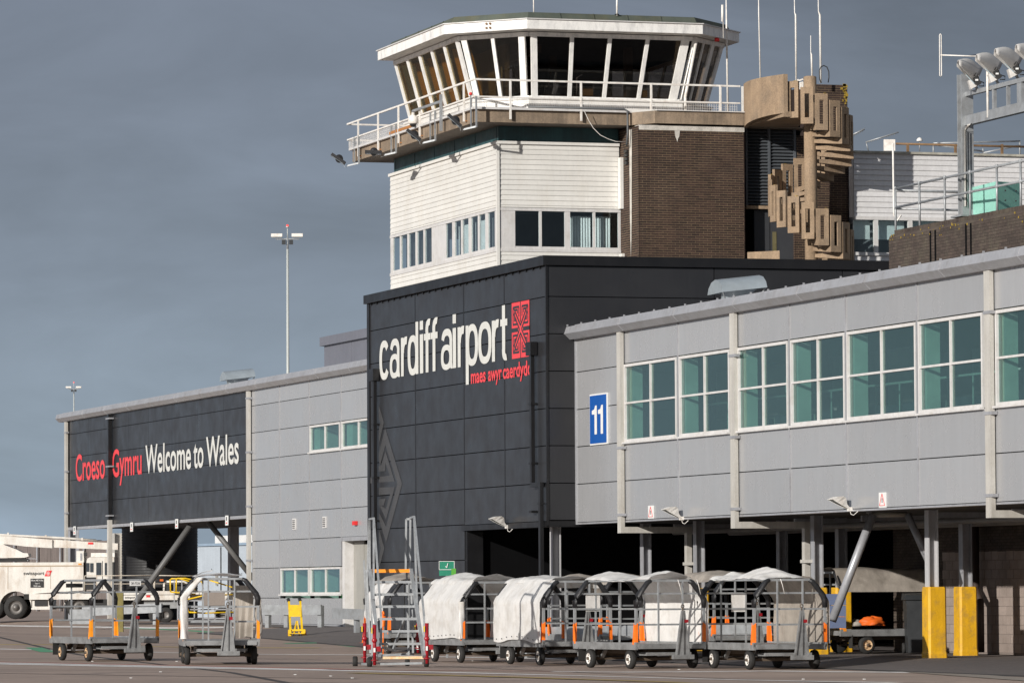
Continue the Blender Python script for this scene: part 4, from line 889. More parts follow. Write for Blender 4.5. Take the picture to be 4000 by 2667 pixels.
def facet(i, j, n, glass, fr=.10, mull=.07, ends=(.12, .12), thick=None):
    P0 = Vector((*cbw[i], cz0)); P1 = Vector((*cbw[j], cz0)); T0 = Vector((*ctp[i], cz1)); T1 = Vector((*ctp[j], cz1))
    F = lambda u, v: (P0.lerp(P1, u)).lerp(T0.lerp(T1, u), v)
    nrm = (P1-P0).cross(T0-P0).normalized(); L = (P1-P0).length
    w = MB().bar(F(0, .02), F(1, .02), .09, .09).build('window_frame', PEEL, tw); MB().bar(F(0, .965), F(1, .965), .09, .13).build('frame_head', PEEL, w)
    us = [ends[0]/L+(1-(ends[0]+ends[1])/L)*k/n for k in range(n+1)]
    for k, u in enumerate(us):
        ww = mull
        if thick and k in thick: ww = thick[k]
        if k == 0: ww = ends[0]*1.2
        if k == n: ww = ends[1]*1.2
        MB().bar(F(u, 0), F(u, 1), ww, .09, up=nrm).build('mullion', PEEL, w)
    for k in range(n):
        a, b = us[k]+.02/L, us[k+1]-.02/L
        q = [F(a, .03)-nrm*.01, F(b, .03)-nrm*.01, F(b, .97)-nrm*.01, F(a, .97)-nrm*.01]
        MB().add(q+[v-nrm*.008 for v in q], [(0,1,2,3),(7,6,5,4),(0,4,5,1),(1,5,6,2),(2,6,7,3),(3,7,4,0)]).build('pane', glass, w)
facet(0, 1, 5, GLASSA, ends=(.12, .16), mull=.16); facet(1, 2, 2, GLASSD, ends=(.16, .18), mull=.12); facet(2, 3, 4, GLASSD, ends=(.16, .22), mull=.12)
facet(3, 4, 3, GLASSD, ends=(.12, .12), mull=.06, thick={2: .22}); facet(4, 5, 4, GLASSD); facet(5, 0, 4, GLASSD)
MB().prism([(x*.97-.7, y*.94+.45, cz0-.02) for x, y in cbw], (0, 0, .02)).build('cab_floor', INTBR, tw)
MB().prism([(x*.985-.35, y*.97+.22, cz1-.05) for x, y in ctp], (0, 0, .04)).build('cab_ceiling', MAT_BLACK, tw)
# things inside the cab
MB().box((-27.6, 7.6, cz0), (-27.4, 11.0, cz1-.1)).build('cab_back_wall', INTBR, tw)
ds = MB(); ds.box((-20.4, 5.9, cz0), (-19.95, 10.3, cz0+.18)); ds.box((-27, 4.9, cz0), (-21.2, 5.3, cz0+.15)); ds.build('cab_desk', INTBR, tw)
for x, y in ((-24.5, 8.0), (-21.6, 9.6)): MB().box((x-.12, y-.12, cz0), (x+.12, y+.12, cz1-.1)).build('cab_post', INTBR, tw)
for y in (7.6, 9.4): MB().box((-20.3, y, cz0+.18), (-20.15, y+.35, cz0+.42)).build('cab_chair', mat('cab_item', (.3, .2, .08), .6), tw)
for k, (x_, y_) in enumerate(((-20.15, 6.6), (-20.15, 8.2), (-20.15, 9.3), (-23, 5.1), (-25.2, 5.1))):
    mo = MB().box((x_-.03 if k < 3 else x_-.25, y_-.25 if k < 3 else y_-.03, cz0+.20), (x_+.03 if k < 3 else x_+.25, y_+.25 if k < 3 else y_+.03, cz0+.55)).build('monitor', mat('cab_monitor', (.10, .11, .12), .3), tw)
MB().box((-24.3, 6.5, cz1-.35), (-21.2, 6.6, cz1-.12)).build('overhead_console', INTBR, tw)
MB().tube([(-20.1, 7.4, cz0+.2), (-20.1, 7.4, cz0+.75), (-20.0, 7.55, cz0+.85)], .02, 6).build('desk_lamp', GAL, tw)
cu = MB()
for i in range(5):
    a = -27.6+i*1.43
    cu.grid(lambda u, v: (a+u*.32+.03*math.sin(v*7+i), 4.55-.5*v+.25+.05*math.sin(u*20), cz0+.05+v*1.85), 8, 3)
cu.build('curtain', CURT, tw, kind='stuff')
MB().box((-27.6, 5.5, cz0), (-21.4, 5.6, cz1-.1)).build('inner_blind', mat('olive_inner_blind', (.12, .09, .03), .8), tw)
# white downpipe on the cab corner
MB().tube([(-18.86, 10.95, 18.95), (-19.30, 10.72, 17.2), (-19.30, 10.72, 16.6)], .05, 10).build('cab_downpipe', WPT, tw)
# roof
rp = [(-28.15, 3.18), (-20.42, 3.18), (-18.36, 5.24), (-18.36, 10.98), (-20.25, 12.87), (-28.15, 12.87)]
MB().prism([(x, y, 19.07) for x, y in rp], (0, 0, .30)).build('roof_fascia', PEEL, tw)
MB().prism([(x, y, 19.371) for x, y in [(-28.2, 3.13), (-20.40, 3.13), (-18.31, 5.22), (-18.31, 11.0), (-20.23, 12.92), (-28.2, 12.92)]], (0, 0, .03)).build('roof_edge', WFR, tw)
def inset(k): return [(-28.2+k, 3.13+k), (-20.40-k*.41, 3.13+k), (-18.31-k, 5.22+k*.41), (-18.31-k, 11.0-k*.41), (-20.23-k*.41, 12.92-k), (-28.2+k, 12.92-k)]
up = MB(); A = inset(.28); B_ = inset(.42); up.add([(x, y, 19.40) for x, y in A]+[(x, y, 19.63) for x, y in B_], [tuple(range(6, 12))]+[(i, (i+1) % 6, 6+(i+1) % 6, 6+i) for i in range(6)]); up.build('roof', ROOFM, tw)
sj = MB()
for y in (6.4, 7.5, 8.6, 9.7): sj.bar((-18.57, y, 19.40), (-18.71, y, 19.63), .03, .02)
for x in (-26, -24.5, -23, -21.7): sj.bar((x, 3.40, 19.40), (x, 3.53, 19.63), .03, .02)
sj.build('roof_seams', ROOFM, tw, kind='stuff')
# railings
rz1, rz0 = 17.43, 16.90
rl_ = MB(); rl2 = MB()
pa = [(-32.9, 12.6), (-32.9, 3.44), (-18.08, 3.44), (-18.08, 12.1)]
for i in range(3):
    a, b = pa[i], pa[i+1]
    MB().bar((*a, rz1), (*b, rz1), .055, .055).build('top_rail', WPT, tw); MB().bar((*a, rz0), (*b, rz0), .045, .045).build('middle_rail', WPT, tw)
ppx = [265, 468, 676, 893, 1345]
for x in ppx:
    q = Q(1300+x/2.614, 480, 'Y', 3.44); MB().bar((q.x, 3.42, 16.22), (q.x, 3.42, rz1), .06, .05).build('rail_post', WPT, tw)
    MB().bar((q.x, 3.42, 16.24), (q.x+.03, 3.54, 16.24), .03).build('rail_fixing', mat('rust_brown', (.4, .17, .05), .8), tw)
for px, zb_ in ((1993, 16.22), (2269, 16.22), (2543, 16.5), (2813, 16.5), (2900, 16.5)):
    q = Q(px, 400, 'X', -18.08); MB().bar((-18.06, q.y, zb_), (-18.06, q.y, rz1), .05, .06).build('rail_post', WPT, tw)
for y in (5.5, 8, 10.5): MB().bar((-32.9, y, 16.2), (-32.9, y, rz1), .05).build('rail_post', WPT, tw)
ms = MB()
def meshpanel(a, b, z0, z1, s=.075):
    a = Vector((*a, 0)); b = Vector((*b, 0)); L = (b-a).length; d = (b-a)/L
    n = int(L/s)
    for i in range(n+1): p = a+d*(L*i/n); ms.bar((p.x, p.y, z0), (p.x, p.y, z1), .007)
    for k in range(int((z1-z0)/s)+1): ms.bar((a.x, a.y, z0+k*s), (b.x, b.y, z0+k*s), .007)
meshpanel((-32.8, 3.46), (-18.1, 3.46), 16.56, 16.88); meshpanel((-18.1, 3.46), (-18.1, 12.0), 16.56, 16.88); meshpanel((-32.88, 3.5), (-32.88, 12.0), 16.56, 16.88)
ms.build('wire_mesh', WPT, tw, kind='stuff')
# rusty bracket and orange bar on the balcony
MB().box((-27.6, 3.40, 16.58), (-25.0, 3.46, 16.68)).build('rusty_bar', mat('rust_brown', (.4, .17, .05), .8), tw)
# cable over the brick face
cb_ = MB(); pts = [Q(2100+x/2.614, y/2.614, 'X', -17.9) for x, y in ((480, 1140), (520, 1230), (570, 1310), (640, 1380), (720, 1420), (800, 1447), (905, 1450))]
cb_.tube(pts, .010, 6); cb_.build('loose_cable', WPT, tw)
pp = MB(); q = Q(2455, 440, 'X', -17.9); pp.tube([(-18.05, q.y-3.2, 16.62), (-18.02, q.y-.1, 16.62), (-17.98, q.y, 16.55), (-17.98, q.y, 15.85), (-18.1, q.y+.0, 15.5)], .035, 8); pp.build('conduit', mat('dark_conduit', (.1, .105, .11), .5), tw)
# bolts on the fascia
q = Q(1895, 108, 'X', -18.36)
bo = MB()
fd = Vector((.707, .707, 0))
for i, j in ((0, 0), (1, 0), (0, 1), (1, 1)):
    m0 = Vector((-19.35+i*.09, 4.17+i*.09+.06, 19.17+j*.13)); bo.lathe(m0, (.707, -.707, 0), [(0, 0), (0, .035), (.03, .035), (.03, 0)], 8)
bo.build('fascia_bolts', mat('rusty_bolt', (.25, .15, .08), .6), tw, kind='stuff')
al = MB(); q = Vector((-19.2, 11.75, 18.95)); al.lathe(q, (0, 0, 1), [(0, 0), (0, .08), (.1, .08), (.12, 0)], 12); al.build('red_lamp', REDB, tw)
# louvre wall between shaft and stair
lx = -17.95; ya = Q(2914, 700, 'X', lx).y; ymid = Q(3003, 700, 'X', lx).y; yb = Q(3103, 700, 'X', lx).y
LV = mat('charcoal_louvre', (.10, .11, .122), .45, .1, .1, 1, streak=.15)
zl0 = ZQ(800, (lx, ya)); zl1 = ZQ(505, (lx, ya)); nsl = 23
MB().box((lx-.35, ya-.1, 9), (lx-.25, yb+.3, zl1+.3)).build('louvre_backing', MAT_BLACK, tw)
for (u, v) in ((ya+.03, ymid-.04), (ymid+.04, yb-.02)):
    for k in range(nsl):
        z = zl0+(zl1-zl0)*(k+.5)/nsl; h = (zl1-zl0)/nsl
        MB().obox((lx, (u+v)/2, z), (.05, 0, -h*.38), (0, (v-u)/2, 0), (.006, 0, .008)).build('louvre_slat', LV, tw)
for y in (ya, ymid, yb): MB().box((lx-.08, y-.035, zl0-.05), (lx+.08, y+.035, zl1+.05)).build('louvre_frame', LV, tw)
MB().box((lx-.2, ya-.1, zl1+.02), (-17.45, yb+.35, 16.12)).build('lintel', CON, tw); MB().box((lx-.1, ya-.03, zl0-.13), (lx+.1, yb, zl0-.03)).build('louvre_sill', CON2, tw)
DG = mat('dark_grey_door_paint', (.045, .047, .052), .45, 0, .06, 1)
zd = ZQ(1030, (lx, ya)); MB().box((lx-.2, ya+.3, zd-1), (lx-.1, ymid+.05, zl0-.15)).build('side_panel', DG, tw); dr = MB().box((lx-.18, ymid+.08, zd-1), (lx-.06, yb, zl0-.15)).build('door', DG, tw)
yy = Q(3020, 950, 'X', lx).y; MB().box((lx-.065, yy, ZQ(1030, (lx, yy))), (lx-.045, yy+.13, ZQ(905, (lx, yy)))).build('door_window', mat('olive_door_glass', (.16, .14, .07), .3), dr)
# narrow brick pier and tall brick block behind the stair
yp0 = Q(3103, 800, 'X', -17.9).y; yp1 = Q(3145, 800, 'X', -17.9).y
bricks(tw, (-17.9, yp0, 0), rad(90), 1.2, 10.4, 15.9); bricks(tw, (-18.6, yp0, 0), 0, .7, 10.4, 15.9)
xk = -19.2; yk0 = Q(3180, 700, 'X', xk).y; yk1 = Q(3313, 700, 'X', xk).y; zk = ZQ(328, (xk, yk0))
bricks(tw, (xk, yk0, 0), rad(90), yk1-yk0, 10.4, zk, m=BRK)
MB().box((-22, yk0, 5), (xk-.12, yk1, zk)).build('stair_shaft_core', BRK, tw)
lc = MB()
for i in range(26):
    y = yk1-.02-abs(random.gauss(0, .10)); z = zk-abs(random.gauss(0, .3)); r = random.uniform(.015, .045)
    lc.obox((xk+.012, y, z), (.004, 0, 0), (0, r, 0), (0, 0, r))
lc.build('lichen', LICH, tw, kind='stuff')

# ------------------------------------------------------------------ precast spiral stair
sc_ = QD(3167, 700, 148.3); scx, scy = sc_.x, sc_.y
fr_ = -Vector((_f.x, _f.y, 0)).normalized(); rt_ = Vector((_r.x, _r.y, 0)).normalized()
spi = thing('spiral_stair', 'brown concrete spiral stair with slotted panels beside the control tower', 'spiral stair', (scx, scy, 9))
ztop = ZQ(299, (scx, scy)); MB().lathe((scx, scy, 9), (0, 0, 1), [(0, 0), (0, .2), (ztop-9-.03, .2), (ztop-9, .17), (ztop-9, 0)], 24).build('newel_column', CON2, spi)
R_ = 1.30
pfr = sc_+fr_*R_; zp0 = ZQ(315, pfr)   # top of the first panel
def rpt(th, r, z): d = fr_*math.cos(th)+rt_*math.sin(th); return Vector((scx+d.x*r, scy+d.y*r, z))
for k in range(0, 31):
    th = rad(-28+20*k); zt_ = zp0-.195*k; pw, ph, pt = .385, 1.12, .09
    if k == 0: pass
    d = Vector((0,0,0)); dd = fr_*math.cos(th)+rt_*math.sin(th); tt = rt_*math.cos(th)-fr_*math.sin(th); zv = Vector((0,0,1))
    c = Vector((scx, scy, 0))+dd*R_
    P = lambda a, z, b=0: c+tt*a+zv*z-dd*b
    hw = pw/2; sw = .067; s0, s1 = zt_-.20-.73, zt_-.20
    fp = MB()
    for (a0, a1, z0_, z1_) in ((-hw, -sw, zt_-ph, zt_), (sw, hw, zt_-ph, zt_), (-sw, sw, s1, zt_), (-sw, sw, zt_-ph, s0)):
        fp.obox(P((a0+a1)/2, (z0_+z1_)/2, pt/2), tt*(a1-a0)/2, dd*pt/2, zv*(z1_-z0_)/2)
    fp.build('slotted_panel', CON2, spi)
    # tread: wedge from the newel out to the panel, deeper at the outside
    tr = MB(); z1_ = zt_-ph+.20; i0, i1 = .16, R_-pt
    a_in, a_out = .07, hw
    base_ = [(i0, -a_in), (i1, -a_out), (i1, a_out), (i0, a_in)]
    c0 = Vector((scx, scy, 0)); vs = [c0+dd*r+tt*a+zv*z1_ for r, a in base_]+[c0+dd*r+tt*a+zv*(z1_-(.20 if r > .5 else .10)) for r, a in base_]
    tr.add(vs, [(0,1,2,3),(7,6,5,4),(0,4,5,1),(1,5,6,2),(2,6,7,3),(3,7,4,0)]); tr.build('tread', CON2, spi)
    if k % 2 == 0:
        lm = MB()
        for q in range(2): lm.obox(P(hw-.05-random.random()*.1, zt_+.004, random.uniform(0, pt)), tt*.035, dd*.03, zv*.006)
        lm.build('lichen', LICH, spi)
# curved landing wall
pA = QD(2905, 400, 150.3); pB = QD(3061, 400, 147.2)
za, zb2 = ZQ(329, pA), ZQ(290, pB); zba, zbb = ZQ(500, pA), ZQ(442, pB)
cw = MB(); n = 12; pts = []
for i in range(n+1):
    u = i/n; p = pA.lerp(pB, u)-rt_*.28*math.sin(math.pi*u)*1; pts.append((p, za+(zb2-za)*u, min(zba+(zbb-zba)*min(1, u*1.25)**.8, 99)))
vs = []
for (p, a, b) in pts: vs += [Vector((p.x, p.y, a)), Vector((p.x, p.y, b)), Vector((p.x, p.y, a))-fr_*.03+rt_*.13, Vector((p.x, p.y, b))-fr_*.03+rt_*.13]
fs = []
for i in range(n):
    o = i*4; fs += [(o, o+4, o+5, o+1), (o+2, o+3, o+7, o+6), (o, o+2, o+6, o+4), (o+1, o+5, o+7, o+3)]
fs += [(0, 1, 3, 2), (n*4, n*4+2, n*4+3, n*4+1)]
cw.add(vs, fs, False); cw.build('landing_parapet', CON2, spi)
ls = MB(); zs = SZ0-.02; ls.prism([Vector((q.x, q.y, zs)) for q in (pA-fr_*.1, pB, pB+rt_*.75-fr_*.25, pA+rt_*1.7-fr_*.2)], (0, 0, .16)); ls.build('landing_slab', CON2, spi)
sp2 = thing('stair_parapet', 'low brown concrete parapet at the foot of the dark door beside the stair', 'parapet', (0, 0, 9))
pa_, pb_ = QD(2920, 1000, 147.8), QD(3045, 1000, 147.2); zpa = ZQ(985, pa_)
MB().prism([Vector((q.x, q.y, 9)) for q in (pa_, pb_, pb_-fr_*.12, pa_-fr_*.12)], (0, 0, zpa-9)).build('parapet_wall', CON2, sp2)

# ------------------------------------------------------------------ white building behind on the right
wb = thing('upper_terminal_building', 'white weatherboarded building behind the stair with a ribbon of windows', 'building', (-20, 30, 5))
WX = -16.3; y0 = Q(3336, 800, 'X', WX).y; y1 = Q(4150, 800, 'X', WX).y
ztp = ZQ(592, (WX, y0)); zwt = ZQ(858, (WX, y0)); zwb = ZQ(985, (WX, y0)); ph = (ztp-zwt)/12.6
WH2 = mat('white_board_distant', (.66, .65, .645), .5, 0, .05, .6, streak=.06, rnd=.03)
def wboards(za, zb3):
    z = za
    while z > zb3+.03:
        h = min(ph, z-zb3); zz = z-h
        vs = [(WX+p, y, q) for y in (y0, y1) for p, q in ((0, zz), (.035, zz+.004), (.035, zz+.02), (.01, z-.004), (0, z))]
        MB().add(vs, [(0,1,6,5),(1,2,7,6),(2,3,8,7),(3,4,9,8),(4,3,2,1,0),(5,6,7,8,9)]).build('board', WH2, wb); z -= h
wboards(ztp-.05, zwt+.1); wboards(zwb-.1, 9)
MB().box((WX-.1, y0, ztp-.05), (WX+.1, y1, ztp+.02)).build('coping', mat('lichened_coping', (.4, .38, .32), .9, 0, .3, 4), wb)
bd2 = MB()
for za_, zb_ in ((5, zwb-.1), (zwt+.1, ztp-.05)): bd2.box((WX-.4, y0, za_), (WX-.05, yk1+.1, zb_)); bd2.box((WX-12, yk1+.1, za_), (WX-.05, y1, zb_))
bd2.build('body', WH2, wb); MB().box((WX-12, yk1+.1, zwb-.1), (WX-1.2, y1, zwt+.1)).build('room_back', mat('room_back', (.12, .14, .15), .8), wb)
MB().box((WX-.06, y0, zwt), (WX+.06, y1, zwt+.1)).build('window_head', WFR, wb); MB().box((WX-.06, y0, zwb-.1), (WX+.08, y1, zwb)).build('window_sill', WFR, wb)
px = 3340; ypr = y0
for pxx in (3418, 3552, 3690, 3830, 3970, 4110):
    yy = Q(pxx, 920, 'X', WX).y
    w = MB().box((WX-.04, yy-.05, zwb+.001), (WX+.05, yy+.09, zwt-.001)).build('window_post', WFR, wb)
    MB().box((WX-.02, ypr, zwb), (WX-.012, yy-.05, zwt)).build('pane', GLASSC, w)
    MB().box((WX-.25, ypr+.05, zwb+(zwt-zwb)*.42), (WX-.24, yy-.08, zwt)).build('roller_blind', mat('pale_roller_blind', (.66, .70, .68), .7), w); ypr = yy+.09
# rusty railing and antennas on its roof
rr = thing('roof_railing', 'rusty brown pipe railing along the white building roof', 'railing', (WX-.5, y0, ztp))
RU = mat('rusty_rail', (.20, .12, .06), .8, 0, .3, 4)
ya3 = Q(3500, 565, 'X', WX-.5).y; MB().tube([(WX-.5, ya3, ZQ(562, (WX-.5, ya3))), (WX-.5, y1, ZQ(562, (WX-.5, ya3)))], .035).build('rail', RU, rr)
for pxx in (3546, 3732, 3914): yy = Q(pxx, 575, 'X', WX-.5).y; MB().bar((WX-.5, yy, ztp-.1), (WX-.5, yy, ZQ(564, (WX-.5, yy))), .07).build('post', RU, rr)
r2 = thing('roof_railing', 'thin grey pipe railing above the rusty one on the white building', 'railing', (WX-3, y0, ztp))
for A_, B_2 in (((3646, 560), (3984, 552)), ((3984, 552), (3984, 610)), ((3646, 560), (3646, 610)), ((3650, 566), (3840, 592)), ((3840, 598), (3984, 568)), ((3840, 580), (3840, 598))):
    MB().tube([Q(*A_, 'X', WX-3), Q(*B_2, 'X', WX-3)], .03, 6).build('rail', GAL, r2)
def antenna(parts, name, label, cat, group=None, base=None):
    t = thing(name, label, cat, tuple(base) if base else (0, 0, 0), group)
    for nm, pts, r, m in parts: MB().tube(pts, r, 8).build(nm, m, t)
    return t
D_ = 166
q = lambda x, y, D=D_: QD(x, y, D)
a1 = antenna([('mast', [q(3331, 560), q(3318, 520)], .02, GAL), ('boom', [q(3325, 530), q(3377, 505)], .03, GAL)] + [('element', [q(3335+i*8, 532-i*4), q(3345+i*8, 516-i*4)], .012, GAL) for i in range(5)], 'tv_antenna', 'small aerial close to the right edge of the spiral stair', 'antenna')
a2 = antenna([('mast', [q(3392, 590), q(3383, 555)], .02, GAL), ('boom', [q(3382, 556), q(3510, 517)], .025, GAL)] + [('element', [q(3395+i*9, 558-i*2.7), q(3399+i*9, 548-i*2.7)], .012, GAL) for i in range(12)], 'tv_antenna', 'long low aerial left of the white box on the roof', 'antenna')
bx = thing('antenna_box', 'white panel antenna box on a thin white pole at the roof edge', 'antenna', (0, 0, 0))
c = q(3474, 568, 119); MB().obox(c, _r*.14, Vector((-_r.y, _r.x, 0))*.05, (0, 0, .14)).build('box', WPT, bx); MB().tube([q(3488, 560, 118.6), q(3492, 840, 118.6), q(3505, 862, 118.6), q(3520, 840, 118.6)], .025, 8).build('pole', WPT, bx)
dm = thing('gps_dome', 'small white dome aerial behind the roof railing', 'antenna', (0, 0, 0)); c = q(3592, 552, 165); MB().lathe(c, (0, 0, 1), [(0, .1), (.03, .11), (.10, .07), (.13, .0)], 14).build('dome', WPT, dm); MB().tube([c, q(3592, 592, 165)], .02).build('pole', GAL, dm)

# ------------------------------------------------------------------ whip antennas on the tower
for lab, pts, r in (('white aerial pole on the left part of the cab roof', [(2085, 62), (2084, -30)], .02), ('white aerial with clamp in the middle of the cab roof', [(2410, 62), (2410, -30)], .03),
                    ('thick short aerial clamped to the right edge of the cab roof', [(2826, 150), (2825, 86), (2822, 85), (2822, 20)], [.018, .018, .04, .04]), ('tall thin aerial rising behind the right edge of the cab', [(2843, 440), (2838, 100), (2836, -30)], [.035, .03, .015]),
                    ('thin aerial pole over the curved landing wall', [(2970, 310), (2964, 60), (2963, -30)], [.025, .02, .015]), ('tall white aerial left of the stair newel column', [(3110, 320), (3108, 60), (3104, 50), (3103, -30)], [.03, .03, .015, .015]),
                    ('short white aerial standing on the newel column', [(3172, 300), (3170, 215), (3167, 205), (3167, 140)], [.03, .03, .012, .012]), ('tall white aerial on the brick block beside the cable loop', [(3206, 325), (3203, 60), (3197, 45), (3196, -30)], [.035, .035, .016, .016])):
    D_ = 152.5 if pts[0][0] > 2830 else 150.5
    if pts[0][0] == 3172: D_ = 148.4
    if pts[0][0] == 2085: D_ = 150
    t = MB().tube([QD(x, y, D_) for x, y in pts], r, 8).build('whip_antenna', WPT); tag(t, lab, 'antenna', 'whip aerials on the tower')
t = thing('cable_loop', 'black cable loop on the brick block at the top of the stair', 'cable', (0, 0, 0))
MB().tube([QD(2900+x/4.238, 250+y/4.238, 151.5) for x, y in ((1300, 320), (1278, 240), (1275, 110), (1300, 50), (1350, 30), (1400, 55), (1430, 130), (1432, 230), (1420, 310))], .018, 8).build('cable', BTXT, t)
t = thing('tower_clamp', 'dark clamp ring on the middle roof aerial of the cab', 'clamp', (0, 0, 0)); MB().lathe(QD(2410, 59, 150.5), (0, 0, 1), [(0, 0), (0, .07), (.025, .07), (.025, 0)], 12).build('ring', BTXT, t)
gt = thing('white_gate', 'small white slatted gate beside the stair newel at the top', 'gate', (0, 0, 0)); D_ = 149.5
for A_, B_2 in (((3115, 318), (3137, 310)), ((3115, 328), (3137, 322)), ((3117, 310), (3118, 420)), ((3124, 326), (3124, 350)), ((3130, 324), (3130, 348)), ((3136, 322), (3136, 346))): MB().bar(QD(*A_, D_), QD(*B_2, D_), .045).build('bar', WPT, gt)
# balcony floodlights and camera
def flood(px, py, tilt, label):
    """bracket foot at px,py on the slab front edge"""
    p = Q(px, py, 'Y', 3.30); t = thing('balcony_floodlight', label, 'floodlight', tuple(p), 'floodlights hung below the cab balcony')
    MB().bar((p.x, 3.42, p.z), (p.x, 3.42, p.z+.95), .05).build('upright', GAL, t); MB().bar((p.x-.55, 3.42, p.z+.05), (p.x-.55, 3.42, p.z+.95), .045).build('upright', GAL, t)
    MB().bar((p.x, 3.42, p.z+.02), (p.x-.3, 3.1, p.z-.05), .05).build('arm', GAL, t)
    ca, sa = math.cos(tilt), math.sin(tilt); c = Vector((p.x-.35, 3.05, p.z+.03)); ax = (-_r*ca+Vector((0, 0, sa))); ay = _f*1.0; ay.z = 0; ay.normalize(); az = ax.cross(ay)
    if az.z < 0: az = -az
    c = c+ax*.28
    hb = MB(); hb.obox(c, ax*.27, ay*.20, az*.05); hb.build('lamp_body', mat('black_lamp_casting', (.02, .02, .022), .4), t)
    h2 = MB(); h2.lathe(c+az*.02-ax*.02-ay*.15, ay, [(0, 0), (0, .13), (.3, .13), (.3, 0)], 16); h2.build('lamp_housing', mat('black_lamp_casting', (.02, .02, .022), .4), t)
    MB().obox(c-az*.053, ax*.24, ay*.18, az*.003).build('lens', mat('pale_lamp_lens', (.35, .42, .46), .2), t)
    MB().tube([c-ax*.2, c-ax*.25-Vector((0, 0, .13)), c-ax*.32-Vector((0, 0, .13)), c-ax*.34], .006, 6).build('cable', GAL, t)
for i, (px, py, tl, lb) in enumerate(((1388, 640, .6, 'floodlight at the far left corner of the tower balcony'), (1533, 598, .05, 'level floodlight second from the left under the balcony'), (1686, 550, .65, 'tilted floodlight in the middle of the balcony edge'), (1846, 497, .75, 'tilted floodlight next to the balcony corner'))): flood(px, py, tl, lb)
cc = thing('security_camera', 'white dome camera hanging from a galvanised arm on the balcony', 'camera', (0, 0, 0))
p = Q(1723, 512, 'Y', 3.36); MB().bar((p.x, 3.36, p.z), (p.x, 3.36, p.z+1.15), .08).build('post', GAL, cc); e1 = Q(1612, 392, 'Y', 3.36); MB().bar((e1.x, 3.36, p.z+.93), (p.x, 3.36, p.z+.93), .07).build('arm', GAL, cc)
c = Vector((e1.x+.25, 3.3, p.z+.86)); MB().lathe(c, (0, 0, -1), [(0, 0), (.0, .05), (.08, .06), (.14, .15), (.33, .17), (.36, .13)], 18).build('housing', WPT, cc); MB().lathe(c-Vector((0, 0, .36)), (0, 0, -1), [(0, .11), (.05, .10), (.10, .05), (.11, 0)], 14).build('dome', BTXT, cc)
t = thing('red_beacon', 'small red obstruction lamp on the balcony rail below the cab corner', 'lamp', (0, 0, 0)); c = Q(1839, 372, 'Y', 3.4); MB().lathe(c, (0, 0, 1), [(0, 0), (0, .05), (.07, .05), (.09, 0)], 12).build('lens', REDB, t); MB().bar(c, c-Vector((0, 0, .9)), .04).build('post', GAL, t)

# ------------------------------------------------------------------ brick parapet building on the right
pq = QD(3472, 950, 118); PYB = pq.y; PX0 = pq.x
pw_ = thing('parapet_building', 'dark brick parapet with yellow lichen rising behind the grey pier roof', 'wall', (PX0, PYB, 8))
ptop = ZQ(917, (PX0, PYB)); PX1 = 40.
nb_ = bricks(pw_, (PX0, PYB, 0), 0, PX1-PX0, ptop-.0735*26-.10, ptop-.10, L=.245, H=.0735, limit=280, m=BRK2, mort=MOR2, j=.011)
so = MB().box((0, 0, 0), (.068, .22, .095)).build('x', BRK2); sod = so.data; bpy.data.objects.remove(so)
for i in range(int((PX1-PX0-.1)/.079)):
    if i < 150: inst('coping_brick', sod, pw_, (PX0+.14+i*.079, PYB+.09+random.uniform(-.003, .003), ptop+random.uniform(-.003, .003)))
MB().box((PX0+.14+150*.079, PYB+.09, ptop), (PX1, PYB+.31, ptop+.095)).build('coping', BRK2, pw_)
sl_ = MB(); sl_.add([(x, PYB+dy, z) for x in (PX0, PX1) for dy, z in ((0, ptop-.1), (0.02, ptop-.05), (.09, ptop), (.3, ptop), (.3, ptop-.1))], [(0,1,6,5),(1,2,7,6),(2,3,8,7),(3,4,9,8),(0,4,3,2,1),(5,6,7,8,9)]); sl_.build('bullnose_course', BRK2, pw_)
MB().box((PX0+.02, PYB+.21, 5), (PX1, PYB+8, ptop-.3)).build('body', MAT_BLACK, pw_)
for pxx in (3635, 3654, 3774, 3793):
    X = Q(pxx, 950, 'Y', PYB).x; MB().box((X-.05, PYB-.006, ptop-2.2), (X+.05, PYB+.0, ptop-.1)).build('movement_joint', MAT_BLACK, pw_)
lc = MB()
for i in range(45):
    X = PX0+.05+random.random()**1.4*11; z = ptop-.02-abs(random.gauss(0, .10)); r = random.uniform(.006, .024)
    lc.obox((X, PYB-.008, z), (r, 0, 0), (0, .004, 0), (0, 0, r*random.uniform(.6, 1.6)))
lc.build('lichen', LICH, pw_, kind='stuff')
# galvanised guard rail on the parapet
gr = thing('guard_rail', 'galvanised tube guard rail standing on the brick parapet', 'railing', (PX0, PYB+.2, ptop))
YR = PYB+.2; g1 = Q(3498, 737, 'Y', YR); g2 = Q(4100, 611, 'Y', YR); m1_ = Q(3498, 811, 'Y', YR)
MB().tube([g1, (g2.x, YR, g1.z)], .03, 10).build('top_rail', GAL, gr); MB().tube([m1_, (g2.x, YR, m1_.z)], .03, 10).build('middle_rail', GAL, gr)
for pxx in (3498, 3592, 3691, 3790, 3895, 3988):
    X = Q(pxx, 800, 'Y', YR).x; MB().tube([(X, YR, ptop-.1), (X, YR, g1.z)], .028, 10).build('post', GAL, gr)
    for zz_ in (g1.z, m1_.z): MB().lathe((X, YR, zz_-.05), (0, 0, 1), [(0, .03), (.01, .04), (.09, .04), (.10, .03)], 10).build('clamp', GAL, gr)
for zz_ in (g1.z-.04, m1_.z-.03): MB().tube([(g1.x, YR, zz_), (g1.x-.1, YR+3.2, zz_)], .028, 8).build('return_rail', GAL, gr)
